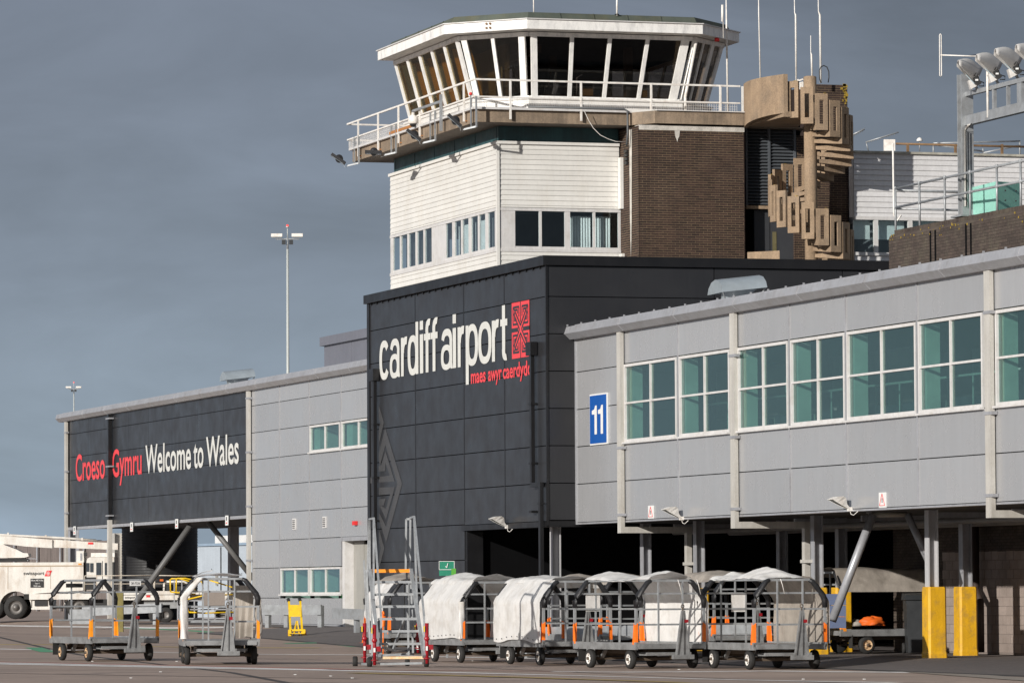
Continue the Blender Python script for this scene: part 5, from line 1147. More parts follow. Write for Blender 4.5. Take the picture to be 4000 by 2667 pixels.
# gantry with stadium floodlights
ga = thing('light_gantry', 'galvanised steel gantry holding a row of hooded floodlights at the right edge', 'gantry', (20, PYB+.6, ptop))
YG = PYB+.55; xc = Q(3772, 600, 'Y', YG).x; ztg = ZQ(292, (xc, YG)); zbg = ZQ(842, (xc, YG))
X0_, X1_ = xc-.12, xc+.12
MB().box((X0_-.02, YG-.15, zbg), (X0_+.02, YG+.15, ztg)).build('flange', GAL, ga); MB().box((X1_-.02, YG-.15, zbg), (X1_+.02, YG+.15, ztg)).build('flange', GAL, ga); MB().box((X0_+.02, YG-.01, zbg), (X1_-.02, YG+.01, ztg)).build('web', GAL, ga); MB().box((X0_-.25, YG-.25, zbg-.04), (X1_+.2, YG+.25, zbg)).build('base_plate', GAL, ga)
bz = [ZQ(y, Q(3792, y, 'Y', YG)) for y in (368, 463, 482)]
bx2 = 34.
bmL = Q(3790, 468, 'Y', YG); bmU = Q(3790, 366, 'Y', YG)
MB().box((X1_, YG-.08, bmL.z-.13), (bx2, YG+.08, bmL.z+.10)).build('lower_beam', GAL, ga); MB().box((X1_, YG-.05, bmU.z-.05), (bx2, YG+.05, bmU.z+.05)).build('upper_beam', GAL, ga)
for pxx, w in ((3886, .07), (3940, .05), (3992, .2)):
    X = Q(pxx, 400, 'Y', YG).x; MB().box((X-w, YG-.04, bmL.z+.1), (X+w*.3, YG+.04, bmU.z-.05)).build('hanger', GAL, ga)
for k in range(3): MB().tube([(X1_+.05+k*.05, YG-.1, zbg+.2), (X1_+.05+k*.05, YG-.1, bmL.z-.25), (X1_+.3+k*.1, YG-.1, bmL.z-.13)], .015, 6).build('cable', WPT if k < 2 else BTXT, ga)
def stadium(x0, y0, x1, y1, label, k):
    D_ = depthG; P_ = lambda u, v, dd=0: QD(x0+(x1-x0)*u, y0+(y1-y0)*v, D_+dd)
    t = thing('gantry_floodlight', label, 'floodlight', tuple(P_(.6, .8)), 'hooded floodlights on the gantry')
    HM = mat('pale_grey_lamp_housing', (.68, .655, .62), .5, .1, .12, 3, dirt=(.3, .27, .24), dirtamt=.5, dscale=3)
    n = 9; vs = []
    for i in range(n):   # hood cross-sections from the open mouth (upper left, towards the viewer) to the heel
        u = i/(n-1); a = P_(u*.62, .02+.75*u, -.45+.5*u); w = .34-.12*u
        for j in range(9):
            th = math.pi*j/8; vs.append(a + Vector((0, 0, 1))*math.sin(th)*(.13+.24*math.sin(min(1, u*1.3)*math.pi*.6)) + _f*(-math.cos(th)*w) + _r*math.sin(th)*.20*u)
    MB().add(vs, [(i*9+j, i*9+j+1, (i+1)*9+j+1, (i+1)*9+j) for i in range(n-1) for j in range(8)], True).build('hood', HM, t, solid=.02)
    MB().add([P_(.30, .40, -.3), P_(.62, .78, -.3), P_(.62, .78, .25), P_(.30, .40, .25)], [(0,1,2,3)]).build('lens', mat('pale_lamp_lens', (.35, .42, .46), .2), t, solid=.02)
    MB().obox(P_(.60, .74), _r*.12+Vector((0, 0, .06)), _f*.2, Vector((0, 0, .10))-_r*.03).build('heel', HM, t)
    MB().obox(P_(.72, .66, -.32), _r*.055-Vector((0, 0, .09)), _f*.05, _r*.05+Vector((0, 0, .035))).build('control_box', BTXT, t); MB().obox(P_(.71, .62, -.385), _r*.035-Vector((0, 0, .0)), _f*.002, Vector((0, 0, .02))).build('label', WSIGN, t)
    MB().tube([P_(.62, .45, -.3), P_(.68, .32, -.33), P_(.74, .42, -.33), P_(.80, .66, -.33), P_(.98, .74, -.33), P_(.98, .88, -.33), P_(.80, .88, -.33)], .014, 6).build('cable', BTXT, t)
    MB().bar(P_(.66, .86), P_(.78, 1.15), .09, .05).build('foot', GAL, t)
    return t
depthG = (Vector((xc+.8, YG, 14))-CAMP).dot(_f)
stadium(3743, 256, 3845, 348, 'hooded floodlight over the gantry column, leftmost of the row', 0); depthG -= 1.0
stadium(3815, 234, 3928, 322, 'second hooded floodlight from the left on the gantry', 1); depthG -= 1.0
stadium(3888, 212, 4008, 304, 'third hooded floodlight from the left on the gantry', 2); depthG -= 1.0
stadium(3970, 196, 4095, 294, 'hooded floodlight cut by the right edge of the photo', 3)
D_ = (Vector((xc+1.6, YG-.12, 14))-CAMP).dot(_f)
t = thing('dipole_antenna', 'vertical loop dipole aerial on a long arm left of the gantry', 'antenna', (0, 0, 0)); A3 = lambda x, y: QD(x, y, D_)
MB().tube([A3(3670, 138), A3(3673, 133), A3(3677, 138), A3(3678, 296), A3(3675, 301), A3(3671, 296), A3(3670, 138)], .012, 6).build('loop', WPT, t); MB().tube([A3(3674, 216), A3(3876, 223)], .016, 8).build('arm', WPT, t); MB().tube([A3(3856, 212), A3(3859, 460)], .03, 10).build('mast', WPT, t)
MB().tube([A3(3690, 217), A3(3770, 221), A3(3830, 212), A3(3866, 219), A3(3868, 240)], .008, 6).build('cable', BTXT, t)
# aqua glass enclosure behind the rail
aq = thing('glass_enclosure', 'pale aqua glass enclosure behind the guard rail', 'enclosure', (0, 0, 0)); D_ = (Vector((xc, PYB+3, 12))-CAMP).dot(_f)-2
A3 = lambda x, y, d=0: QD(x, y, D_+d)
for P4 in ((A3(3797, 733, 1.2), A3(3892, 709), A3(3892, 870), A3(3797, 870, 1.2)), (A3(3894, 709), A3(3981, 714, .6), A3(3981, 870, .6), A3(3894, 870))):
    MB().add(list(P4), [(0,1,2,3)]).build('glass_panel', AQUA, aq, solid=.03)
for x, y in ((3927, 745), (3968, 746), (3927, 783), (3968, 785)): MB().lathe(A3(x, y, -.1), -_f, [(0, 0), (0, .02), (.02, .02), (.02, 0)], 8).build('fixing', BTXT, aq)

# ------------------------------------------------------------------ floodlight masts behind the wing
def mast(px, ptop_, D, k, label):
    base = QD(px, 2300, D); base.z = 0; ppm = FPX/D; t = thing('floodlight_mast', label, 'light mast', tuple(base), 'floodlight masts behind the terminal')
    zt_ = ZQ(ptop_, base); GM = mat('pale_mast_steel', (.50, .52, .50), .5, .1, .05, 1)
    s = k
    MB().tube([(base.x, base.y, 0), (base.x, base.y, zt_-1.15*s)], [.10*s, .055*s], 14).build('pole', GM, t)
    MB().tube([(base.x, base.y, zt_-1.2*s), (base.x, base.y, zt_-.62*s)], .05*s, 12).build('collar', GAL, t); MB().tube([(base.x, base.y, zt_-.62*s), (base.x, base.y, zt_-.13*s)], .022*s, 8).build('finial', GM, t)
    MB().lathe((base.x, base.y, zt_-.14*s), (0, 0, 1), [(0, 0), (0, .075*s), (.03*s, .08*s), (.05*s, .06*s)], 14).build('lamp_base', GM, t)
    em_ = bpy.data.materials.get('lit_red_lamp')
    if not em_:
        em_ = bpy.data.materials.new('lit_red_lamp'); em_.use_nodes = True; b = em_.node_tree.nodes['Principled BSDF']; b.inputs['Base Color'].default_value = (.8, .02, .02, 1); b.inputs['Emission Color'].default_value = (1, .08, .05, 1); b.inputs['Emission Strength'].default_value = 1.1
    MB().lathe((base.x, base.y, zt_-.10*s), (0, 0, 1), [(0, .06*s), (.05*s, .06*s), (.09*s, .035*s), (.105*s, 0)], 12).build('red_lamp', em_, t)
    MB().bar(Vector((base.x, base.y, zt_-.68*s))-_r*.55*s, Vector((base.x, base.y, zt_-.68*s))+_r*.55*s, .05*s).build('cross_arm', GAL, t)
    for sg_ in (-1, 1):
        c = Vector((base.x, base.y, zt_-.50*s))+_r*.48*s*sg_-_r*.02
        lm = MB().obox(c, _r*.26*s, _f*.18*s, Vector((0, 0, .075*s))).build('lamp_head', WPT, t); MB().obox(c-Vector((0, 0, .095*s)), _r*.235*s, _f*.16*s, Vector((0, 0, .02*s))).build('lens', mat('grey_lamp_lens', (.25, .26, .25), .3), lm)
        MB().obox(Vector((base.x, base.y, zt_-.83*s))+_r*.17*s*sg_-_f*.08, _r*.09*s, _f*.06*s, Vector((0, 0, .11*s))).build('gear_box', mat('charcoal_plastic', (.028, .031, .034), .5), t)
mast(1127, 877, 225, 1.0, 'tall floodlight mast with red top lamp beside the control tower'); mast(289, 1491, 400, .87, 'small distant floodlight mast above the left end of the wing')

# ------------------------------------------------------------------ baggage carts
WC, LC = 1.74, 3.4
prof = [(-WC/2, .57), (-WC/2, 1.50), (-.50, 1.97), (.50, 1.97), (WC/2, 1.50), (WC/2, .57)]
def make_cart(rim=RIMW, orange=ORA):
    t = thing('baggage_cart', 'baggage cart', 'baggage cart', (0, 0, 0), 'baggage carts parked on the apron'); hw, hl = WC/2, LC/2
    dk = MB(); dk.box((-hw, -hl, .50), (hw, hl, .56)); dk.build('deck', GAL2, t)
    for s in (-1, 1):
        MB().add([(s*hw, -hl, .43), (s*hw, hl, .43), (s*(hw+.012), hl, .59), (s*(hw+.012), -hl, .59), (s*(hw-.05), -hl, .43), (s*(hw-.05), hl, .43), (s*(hw-.04), hl, .59), (s*(hw-.04), -hl, .59)], [(0,1,2,3),(7,6,5,4),(0,3,7,4),(1,5,6,2),(3,2,6,7),(0,4,5,1)]).build('side_rim', GAL2, t)
        MB().box((-hw+.06, s*(hl+.0)-.02, .45), (hw-.06, s*hl+.02, .53)).build('end_rim', GAL2, t)
    for sy_ in (-1, 1):
        y = sy_*(hl-.04)
        for s in (-1, 1):
            p = MB().bar((s*(hw-.03), y, .53), (s*(hw-.03), y, 1.5), .055, .055).build('post', GAL, t)
            MB().tube([(s*(hw-.03), y, 1.36), (s*(hw-.03), y, 1.52), (s*(hw-.07), y, 1.62), (s*(.55), y, 1.93), (s*.47, y, 1.965)], [.05, .062, .066, .058, .045], 10).build('foam_pad', FOAM, p)
            MB().add([(s*(hw+.006), y-.03, .60), (s*(hw+.006), y+.03, .60), (s*(hw+.006), y+.03, .98), (s*(hw+.006), y-.03, .98), (s*(hw-.062), y-.035, .60), (s*(hw-.062), y-.035, 1.03), (s*(hw-.062), y+.035, .60), (s*(hw-.062), y+.035, 1.03)], [(0,1,2,3),(0,3,5,4),(4,5,7,6),(3,2,7,5),(1,6,7,2)]).build('reflector', orange, p)
            MB().add([(s*(hw+.008), y-sy_*.035, 1.03), (s*(hw+.008), y-sy_*.035, .55), (s*(hw+.008), y-sy_*.12, .55)], [(0,1,2)]).build('gusset_plate', orange, p, solid=.01)
        MB().bar((-.5, y, 1.97), (.5, y, 1.97), .05, .05).build('top_bar', GAL, t)
        for z in (.99, 1.33, 1.68): w_ = hw-.05 if z < 1.5 else hw-.17; MB().bar((-w_, y, z), (w_, y, z), .032, .04).build('cross_bar', GAL, t)
        for x in (-.30, .30): MB().bar((x, y+.03*sy_, .56), (x, y+.03*sy_, 1.95), .035, .035).build('upright_bar', GAL, t)
    for s in (-1, 1): MB().bar((s*.49, -hl+.04, 1.975), (s*.49, hl-.04, 1.975), .045, .045).build('roof_rail', GAL, t)
    # running gear
    un = MB(); un.box((-.45, -hl+.25, .33), (.45, hl-.3, .43)); un.box((-.6, hl-.75, .27), (.6, hl-.6, .40)); un.lathe((0, -hl+.62, .40), (0, 0, 1), [(0, 0), (0, .42), (.035, .42), (.035, 0)], 24); un.bar((-.7, -hl+.62, .24), (.7, -hl+.62, .24), .07); un.build('underframe', RUST, t)
    MB().add([(-.55, -hl+.1, .30), (.55, -hl+.1, .30), (.62, -hl+.6, .30), (-.62, -hl+.6, .30), (-.55, -hl+.1, .37), (.55, -hl+.1, .37), (.62, -hl+.6, .37), (-.62, -hl+.6, .37)], [(0,3,2,1),(4,5,6,7),(0,1,5,4),(1,2,6,5),(2,3,7,6),(3,0,4,7)]).build('turntable_frame', GAL2, t)
    for sy_, x_ in ((-hl+.50, .76), (hl-.75, .76)):
        for s in (-1, 1):
            c = (s*(x_-.06), sy_, .215); wl = MB().lathe(c, (s, 0, 0), [(0, .05), (0, .175), (.02, .208), (.05, .215), (.09, .215), (.12, .205), (.135, .17), (.135, .125)], 24).build('wheel', RUB, t)
            MB().lathe(c, (s, 0, 0), [(.128, .128), (.118, .110), (.10, .085), (.105, .055), (.115, .05), (.13, .03), (.15, .028), (.152, 0)], 20).build('rim', rim, wl)
            MB().lathe(c, (s, 0, 0), [(.10, .04), (.165, .035), (.17, 0)], 10).build('hub', RUST, wl)
            h = MB(); 
            for k in range(5): a = k*2*math.pi/5; h.lathe(Vector(c)+Vector((s*.107, math.cos(a)*.075, math.sin(a)*.075)), (s, 0, 0), [(0, .012), (.012, .011), (.012, 0)], 6)
            h.build('bolts', RUST, wl, kind='stuff')
        MB().bar((-.72, sy_, .215), (.72, sy_, .215), .06).build('axle', RUST, t)
        for s in (-1, 1): MB().bar((s*.5, sy_, .22), (s*.5, sy_+(.25 if sy_ < 0 else -.25), .42), .09, .05).build('spring_hanger', GAL2, t)
    for s in (-1, 1): MB().box((s*.78-.10, hl-.32, .14), (s*.78+.10, hl-.31, .46)).build('mud_flap', RUB, t)
    # folded-up tow bar
    x, y = .13, -hl-.34
    d = MB(); d.add([(x-.175, y, .27), (x+.175, y, .27), (x+.03, y-.02, 1.30), (x-.03, y-.02, 1.30), (x-.175, y+.05, .27), (x+.175, y+.05, .27), (x+.03, y+.03, 1.30), (x-.03, y+.03, 1.30)], [(0,1,2,3),(7,6,5,4),(0,4,5,1),(1,5,6,2),(2,6,7,3),(3,7,4,0)]); db = d.build('tow_bar', GAL2, t)
    for s in (-1, 0, 1): MB().bar((x+s*.16, y-.02, .27), (x+s*.025, y-.045, 1.30), .028, .02, up=(0, 1, 0)).build('rib', GAL2, db)
    MB().tube([(x, y, 1.28), (x, y, 1.36)], .02, 8).build('stem', RUST, db)
    MB().tube([(x+math.cos(a*math.pi/5)*.035, y, 1.395+math.sin(a*math.pi/5)*.035) for a in range(11)], .012, 6).build('ring', RUST, db)
    MB().box((x+.03, y-.06, 1.03), (x+.11, y-.01, 1.10)).build('red_latch', REDP, db)
    MB().box((x-.24, y-.03, .22), (x+.27, y+.08, .32)).build('pivot', GAL2, t); MB().bar((x, y+.05, .27), (x, -hl+.3, .27), .09).build('link', RUST, t)
    return t
rng = random.Random(3)
def sheet(t, s0, s1, y0, y1, m, name='canopy', off=.07, wr=.02, sag=.0, ragged=0., seedv=0, lift=None):
    """canvas following the cart hoop from arc length s0 to s1, between lengthways y0 and y1"""
    L = [0]; 
    for a, b in zip(prof[:-1], prof[1:]): L.append(L[-1]+math.dist(a, b))
    def at(s):
        s = max(-.0, min(L[-1], s))
        for i in range(len(L)-1):
            if s <= L[i+1]+1e-9:
                u = (s-L[i])/(L[i+1]-L[i]); x = prof[i][0]+(prof[i+1][0]-prof[i][0])*u; z = prof[i][1]+(prof[i+1][1]-prof[i][1])*u
                dx, dz = prof[i+1][0]-prof[i][0], prof[i+1][1]-prof[i][1]; n = math.hypot(dx, dz); return x, z, -dz/n, dx/n
    wr = wr*.55; R1 = random.Random(seedv); ph = [R1.uniform(0, 6.28) for _ in range(8)]
    def fn(u, v):
        s = s0+(s1-s0)*u; yy = y0+(y1-y0)*v
        x, z, nx, nz = at(s); e = (1-abs(2*v-1))
        w = wr*(math.sin(s*9+ph[0]+yy*2)*.5+math.sin(yy*6.5+ph[1]+s*2)*.6+math.sin(yy*15+s*11+ph[2])*.25+math.sin(s*23+ph[3]-yy*5)*.2)
        o = off+w
        lf = 0
        if lift and abs(x) < .55: lf = lift*((.5+.5*math.sin(yy*2.2+ph[4]))+.22*abs(math.sin(yy*6+ph[5]+x*5)))*(1-abs(x)/.6)**.7+sag*e*0
        edge = ragged*(math.sin(yy*2.3+ph[5])*.8+math.sin(yy*5+ph[6])*.2)*(1-u)**3
        return Vector((x+nx*o, yy, z+nz*o+lf+edge))
    nu = max(8, int(abs(s1-s0)/.06)); nv = max(8, int(abs(y1-y0)/.07))
    o = MB().grid(fn, nu, nv).build(name, m, t, fix=False)
    if abs(s1-s0) > .7:   # hem with eyelets along the lower edge
        hm = MB(); k = int(abs(y1-y0)/.38)
        for i in range(k+1):
            v = (i+.3)/(k+1)
            for u in ((.03,) if s0 < .5 else (.97,)):
                q = fn(u, v); q2 = fn(u+(.02 if u < .5 else -.02), v); hm.obox(q+Vector((-.012 if s0 < .5 else .012, 0, .03)), (.004, 0, 0), (0, .014, 0), (0, 0, .014))
        hm.build('eyelets', BTXT, o, kind='stuff')
    return o
Ltot = sum(math.dist(a, b) for a, b in zip(prof[:-1], prof[1:]))
S1, S2, S3, S4 = .93, .93+.598, .93+.598+1.0, .93+1.196+1.0
yaw0 = math.degrees(YAW)
def place(t, px, py, phi, front=True):
    """put the near-left front wheel on the ground spot seen at px,py"""
    g_ = QG(px, py); a = rad(yaw0+phi)+(2000-px)/FPX; R2 = Matrix.Rotation(a, 3, 'Z'); l = R2 @ Vector((-.76, -LC/2+.50, 0)); t.location = (g_.x-l.x, g_.y-l.y, gz(g_.x-l.x, g_.y-l.y)); t.rotation_euler = (0, 0, a); return t
proto = make_cart(); protoR = make_cart(RIMR, ORAY)
def cart(src, px, py, phi, label, first=False):
    t = src if first else copy_tree(src); t['label'] = label; place(t, px, py, phi); return t
# A: bare cart on the left
cB0 = copy_tree(protoR); cU0 = copy_tree(protoR); fresh = [copy_tree(proto) for _ in range(6)]
cA = cart(protoR, 347, 2581.6, 17.5, 'bare baggage cart without canvas beside the white truck, leftmost cart', True)
pn = MB().box((-.02, 0, 0), (.02, .02, .02))
pl_ = MB(); pl_.box((.12, -LC/2-.03, 1.83), (.40, -LC/2-.005, 1.95)); plate = pl_.build('number_plate', WSIGN, cA)
tx = MB(); text(tx, '20-7326', lambda x, z: (x, -LC/2-.034, z), .15, .37, y0=1.865, y1=1.92, bold=.004); tx.build('number', BTXT, plate, fix=False)
MB().box((-.45, LC/2-.06, 1.80), (-.02, LC/2-.03, 1.90)).build('dark_plate', BTXT, cA)
# B: cart seen end-on
cB = cart(cB0, 733, 2595, 2.0, 'baggage cart seen end-on with canvas rolled on its left posts', True)
for ch in [c for c in cB.children if c.name.startswith('post')]: pass
def hang_strip(t, pts, w, m, name='canvas_strip', seedv=0):
    mb = MB(); R1 = random.Random(seedv); n = 26; P_ = [Vector(p) for p in pts]; Ls = [0]
    for a, b in zip(P_[:-1], P_[1:]): Ls.append(Ls[-1]+(b-a).length)
    def at(s):
        for i in range(len(Ls)-1):
            if s <= Ls[i+1]+1e-6: return P_[i].lerp(P_[i+1], (s-Ls[i])/max(1e-6, Ls[i+1]-Ls[i]))
        return P_[-1]
    def fn(u, v):
        p = at(Ls[-1]*v); th = 2*math.pi*u; rr = w*(1+.08*math.sin(v*17+seedv)+.22*math.sin(th*3+v*5))
        return p+Vector((math.cos(th)*rr, math.sin(th)*rr*.8, 0))
    return mb.grid(fn, 12, n).build(name, m, t, fix=False)
hang_strip(cB, [(-WC/2+.02, -LC/2-.02, .60), (-WC/2, -LC/2-.04, 1.10), (-WC/2+.01, -LC/2-.03, 1.55), (-.62, -LC/2-.03, 1.84), (-.46, -LC/2-.02, 2.00)], .085, CANV, seedv=2)
sheet(cB, S1-.1, S2+.3, -LC/2-.05, -LC/2+.35, CANV, lift=.17, wr=.03, seedv=5); sheet(cB, S2, S3, -LC/2+.1, LC/2-.2, CANV, 'roof_canvas', lift=.06, wr=.03, seedv=6)
sheet(cB, S3+.45, Ltot+.0, -LC/2+.4, LC/2+.1, CANG, 'side_canvas', wr=.05, seedv=7)
def drape(t, p0, p1, zt_, zb_, m, name, seedv=0, amp=.05, nf=4):
    p0, p1 = Vector(p0), Vector(p1); R1 = random.Random(seedv); ph = R1.uniform(0, 6); d = (p1-p0); n_ = Vector((-d.y, d.x, 0)).normalized()
    def fn(u, v):
        z = zt_+(zb_-zt_)*v; uu = u+.10*(v-.5)*math.sin(u*5+ph)
        return Vector((p0+d*uu).to_tuple()[:2]+(z+.03*math.sin(u*9+ph)*(1 if v > .5 else 0),))+n_*amp*(.35+v)*math.sin(u*nf*6.28+ph+v*1.6)
    return MB().grid(fn, 40, 16).build(name, m, t, fix=False)
drape(cB, (.40, LC/2-.12), (WC/2-.02, LC/2-.5), 1.82, .60, CANG, 'tied_canvas', 3, .05, 3)
MB().box((-.28, LC/2-.09, 1.35), (.22, LC/2-.07, 1.70)).build('board', mat('grey_brown_board', (.24, .205, .18), .7), cB)
# train
cC = cart(proto, 1801, 2587, 17.5, 'baggage cart wrapped in white canvas, right next to the mobile steps', True)
cD = cart(fresh[0], 2111.5, 2597, 19.5, 'baggage cart with white canvas on its left side, second right of the mobile steps', True)
cF = cart(fresh[1], 2464.7, 2611, 25, 'open-sided baggage cart with canvas roof in the middle of the row', True)
cG = cart(fresh[2], 2930, 2614, 21.8, 'rightmost front baggage cart with raised white roof canvas', True)
cH = cart(fresh[3], 1520, 2553, 12, 'baggage cart standing behind the mobile steps', True)
cH.location.x -= 0; 
sheet(cC, .02, S2, -LC/2+.0, LC/2+.02, CANV, 'side_canvas', wr=.016, ragged=.03, seedv=11); sheet(cC, S2-.1, S3+.5, -LC/2+.02, LC/2+.1, CANV, 'roof_canvas', lift=.16, wr=.03, seedv=12); sheet(cC, S3+.2, Ltot, -LC/2+.5, LC/2, CANV, 'far_canvas', wr=.03, seedv=13)
hang_strip(cC, [(-WC/2-.02, -LC/2+.06, .60), (-WC/2-.01, -LC/2+.03, 1.50)], .07, CANV, seedv=4)
sheet(cD, .0, S2, -LC/2+.02, LC/2, CANV, 'side_canvas', wr=.018, ragged=.05, seedv=14); sheet(cD, S2-.1, S3+.25, -LC/2+.3, LC/2+.1, CANV, 'roof_canvas', lift=.07, wr=.03, seedv=15); sheet(cD, S3-.2, S3+.45, -LC/2, -LC/2+1.3, CANG, 'hanging_canvas', wr=.04, seedv=16)
sheet(cF, S2-.04, S3+.06, -LC/2+.02, LC/2+.05, CANV, 'roof_canvas', lift=.17, wr=.02, off=.025, seedv=17); sheet(cF, S3, Ltot, -LC/2+.02, LC/2-.05, CANV, 'side_canvas', wr=.018, seedv=18)
MB().box((-.55, LC/2-.02, 1.28), (-.19, LC/2-.01, 1.70)).build('canvas_patch', CANV, cF)
sheet(cG, S2-.04, S3+.08, -LC/2+.05, LC/2+.05, CANV, 'roof_canvas', lift=.22, wr=.03, off=.025, seedv=19); sheet(cG, S3, Ltot, -LC/2+.02, LC/2-.1, CANG, 'side_canvas', wr=.02, seedv=20)
MB().box((-.05, LC/2-.02, 1.26), (.32, LC/2-.01, 1.68)).build('canvas_patch', CANV, cG)
sheet(cH, .35, S2, -LC/2+.6, LC/2-.5, CANV, 'side_canvas', wr=.05, ragged=.1, seedv=21); sheet(cH, S2-.1, S3+.1, -LC/2+.1, LC/2, CANG, 'roof_canvas', lift=.20, wr=.05, seedv=22)
# second row glimpsed behind the front carts
cI = cart(fresh[4], 2330, 2572, 24, 'baggage cart half hidden behind the middle of the front row', True); cJ = cart(fresh[5], 2775, 2579, 22, 'baggage cart half hidden behind the rightmost front cart', True)
sheet(cI, S2-.2, S3+.1, -LC/2+.05, LC/2, CANG, 'roof_canvas', lift=.1, wr=.03, seedv=23); sheet(cJ, S2-.2, S3+.1, -LC/2+.05, LC/2, CANG, 'roof_canvas', lift=.1, wr=.03, seedv=24)
# ropes on the canvases
def rope(t, pts): MB().tube(pts, .008, 6).build('cord', WPT, t)
for t_, x_ in ((cF, .15), (cG, -.25), (cF, .62)): rope(t_, [(x_, -LC/2-.06, 1.99), (x_+.04, -LC/2-.08, 1.85), (x_+.09, -LC/2-.07, 1.66)])
# cart in the undercroft
cU = cart(cU0, 3365, 2556, -62, 'baggage cart in the shade of the undercroft carrying an orange bag', True)
g_ = QG(3375, 2557); aU = rad(yaw0-68); l = Matrix.Rotation(aU, 3, 'Z') @ Vector((.76, -LC/2+.55, 0))
cU.rotation_euler = (0, 0, aU+math.pi); l = Matrix.Rotation(aU+math.pi, 3, 'Z') @ Vector((-.76, LC/2-.68, 0)); cU.location = (g_.x-l.x+0, g_.y-l.y, gz(g_.x, g_.y)+.03)
sheet(cU, S2-.6, S3+.2, -LC/2, LC/2, CANG, 'roof_canvas', lift=.05, wr=.03, seedv=25)
cU_mw = Matrix.Translation(cU.location) @ Matrix.Rotation(cU.rotation_euler.z, 4, 'Z')
def blob(c, rx, ry, rz, m, name, label, cat, seedv, az=0):
    R1 = random.Random(seedv); ph = [R1.uniform(0, 6) for _ in range(6)]; mb = MB()
    def fn(u, v):
        th = u*2*math.pi; f = math.pi*v; k = 1+.14*math.sin(3*th+ph[0]+f*3)+.10*math.sin(5*th+ph[1])*math.sin(f)+.08*math.sin(9*f+ph[2]+2*th)
        x, y, z = rx*math.sin(f)*math.cos(th)*k, ry*math.sin(f)*math.sin(th)*k, max(-.3, math.cos(f))*rz*k+rz*.3
        return Vector((c[0]+x*math.cos(az)-y*math.sin(az), c[1]+x*math.sin(az)+y*math.cos(az), c[2]+z))
    o = mb.grid(fn, 28, 14).build(name, m); tag(o, label, cat); return o
c = QG(3440, 2540); bgp = Q(3410, 2441, 'Y', c.y+.2)
ob = blob(bgp, .33, .30, .17, mat('orange_sack', (.75, .13, .012), .6, 0, .12, 4, bump=.6, bscale=9), 'orange_bag', 'crumpled orange bag lying on the undercroft cart', 'bag', 3, rad(70))
mb = MB(); bp_ = bgp-_f*.36; u_ = Vector((_r.x, _r.y, 0))
text(mb, 'AIR F', lambda x, z: bp_+u_*(x-.10)+Vector((0, 0, z)), -.02, .10, y0=.0, y1=.07, bold=.01); text(mb, '256', lambda x, z: bp_+u_*(x+.05)+Vector((0, 0, z)), 0, .10, y0=.03, y1=.09, bold=.01)
blob(Q(3335, 2445, 'Y', c.y+.2), .34, .25, .14, CANG, 'folded_sheet', 'grey folded sheet lying beside the orange bag', 'sheet', 8, rad(60))
# blue-grey crate trolley behind the brace
cr_ = thing('crate_trolley', 'blue-grey plastic crates stacked on a trolley behind the rightmost front cart', 'crate', (0, 0, 0)); D_ = 113.8
for k in range(3):
    c = QD(3262, 2340+k*45, D_); MB().obox(c, _r*.24, Vector((-_r.y, _r.x, 0))*.25, Vector((0, 0, .13))).build('crate', mat('blue_grey_plastic', (.10, .13, .22) if k == 0 else (.16, .18, .22), .5), cr_)
# ------------------------------------------------------------------ mobile steps
sx0 = 1566; g_ = QG(1566, 2604); D_ = (g_-CAMP).dot(_f); K = FPX/D_
ms_ = thing('mobile_steps', 'galvanised mobile boarding steps with tall handrails and red jacks', 'mobile steps', (0, 0, 0))
def zc(x, y): return ((1380+x/3.5625-sx0)/K, (2604-(2200+y/3.5625))/K)   # crop reading -> metres (right, up)
def L_(x, y, d=0.): a, b = zc(x, y); return Vector((a, d, b))
tdp = lambda k: .24*k
# treads k=0 bottom .. 7
tr_ = [(410, 975, 1310), (398, 935, 1120), (375, 905, 945), (330, 875, 775), (300, 845, 602), (268, 820, 432), (248, 795, 258), (218, 768, 100)]
for k, (xa, xb, y) in enumerate(tr_):
    a, b = zc(xa, y), zc(xb, y); m_ = mat('worn_yellow_tread', (.80, .62, .38), .6, 0, .2, 5, dirt=(1., .32, .02), dirtamt=.8, dscale=6) if k == 0 else GAL
    MB().box((a[0], tdp(k), a[1]-.025), (b[0], tdp(k)+.22, a[1]+.03)).build('tread' if k < 7 else 'platform', m_, ms_)
MB().box((zc(218, 100)[0], tdp(7)-.015, zc(0, 122)[1]), (zc(768, 100)[0], tdp(7)+.0, zc(0, 74)[1])).build('platform_edge', ORAY, ms_)
MB().box((zc(218, 100)[0], tdp(7)+.22, zc(0, 105)[1]), (zc(768, 100)[0], tdp(7)+.9, zc(0, 95)[1])).build('platform', GAL, ms_)
for (p, q_, w, nm) in ((L_(365, 1320, -.02), L_(205, 95, tdp(7)), .10, 'stringer'), (L_(985, 1300, -.02), L_(785, 90, tdp(7)), .10, 'stringer')): MB().bar(p, q_, w*.7, .12).build(nm, GAL, ms_)
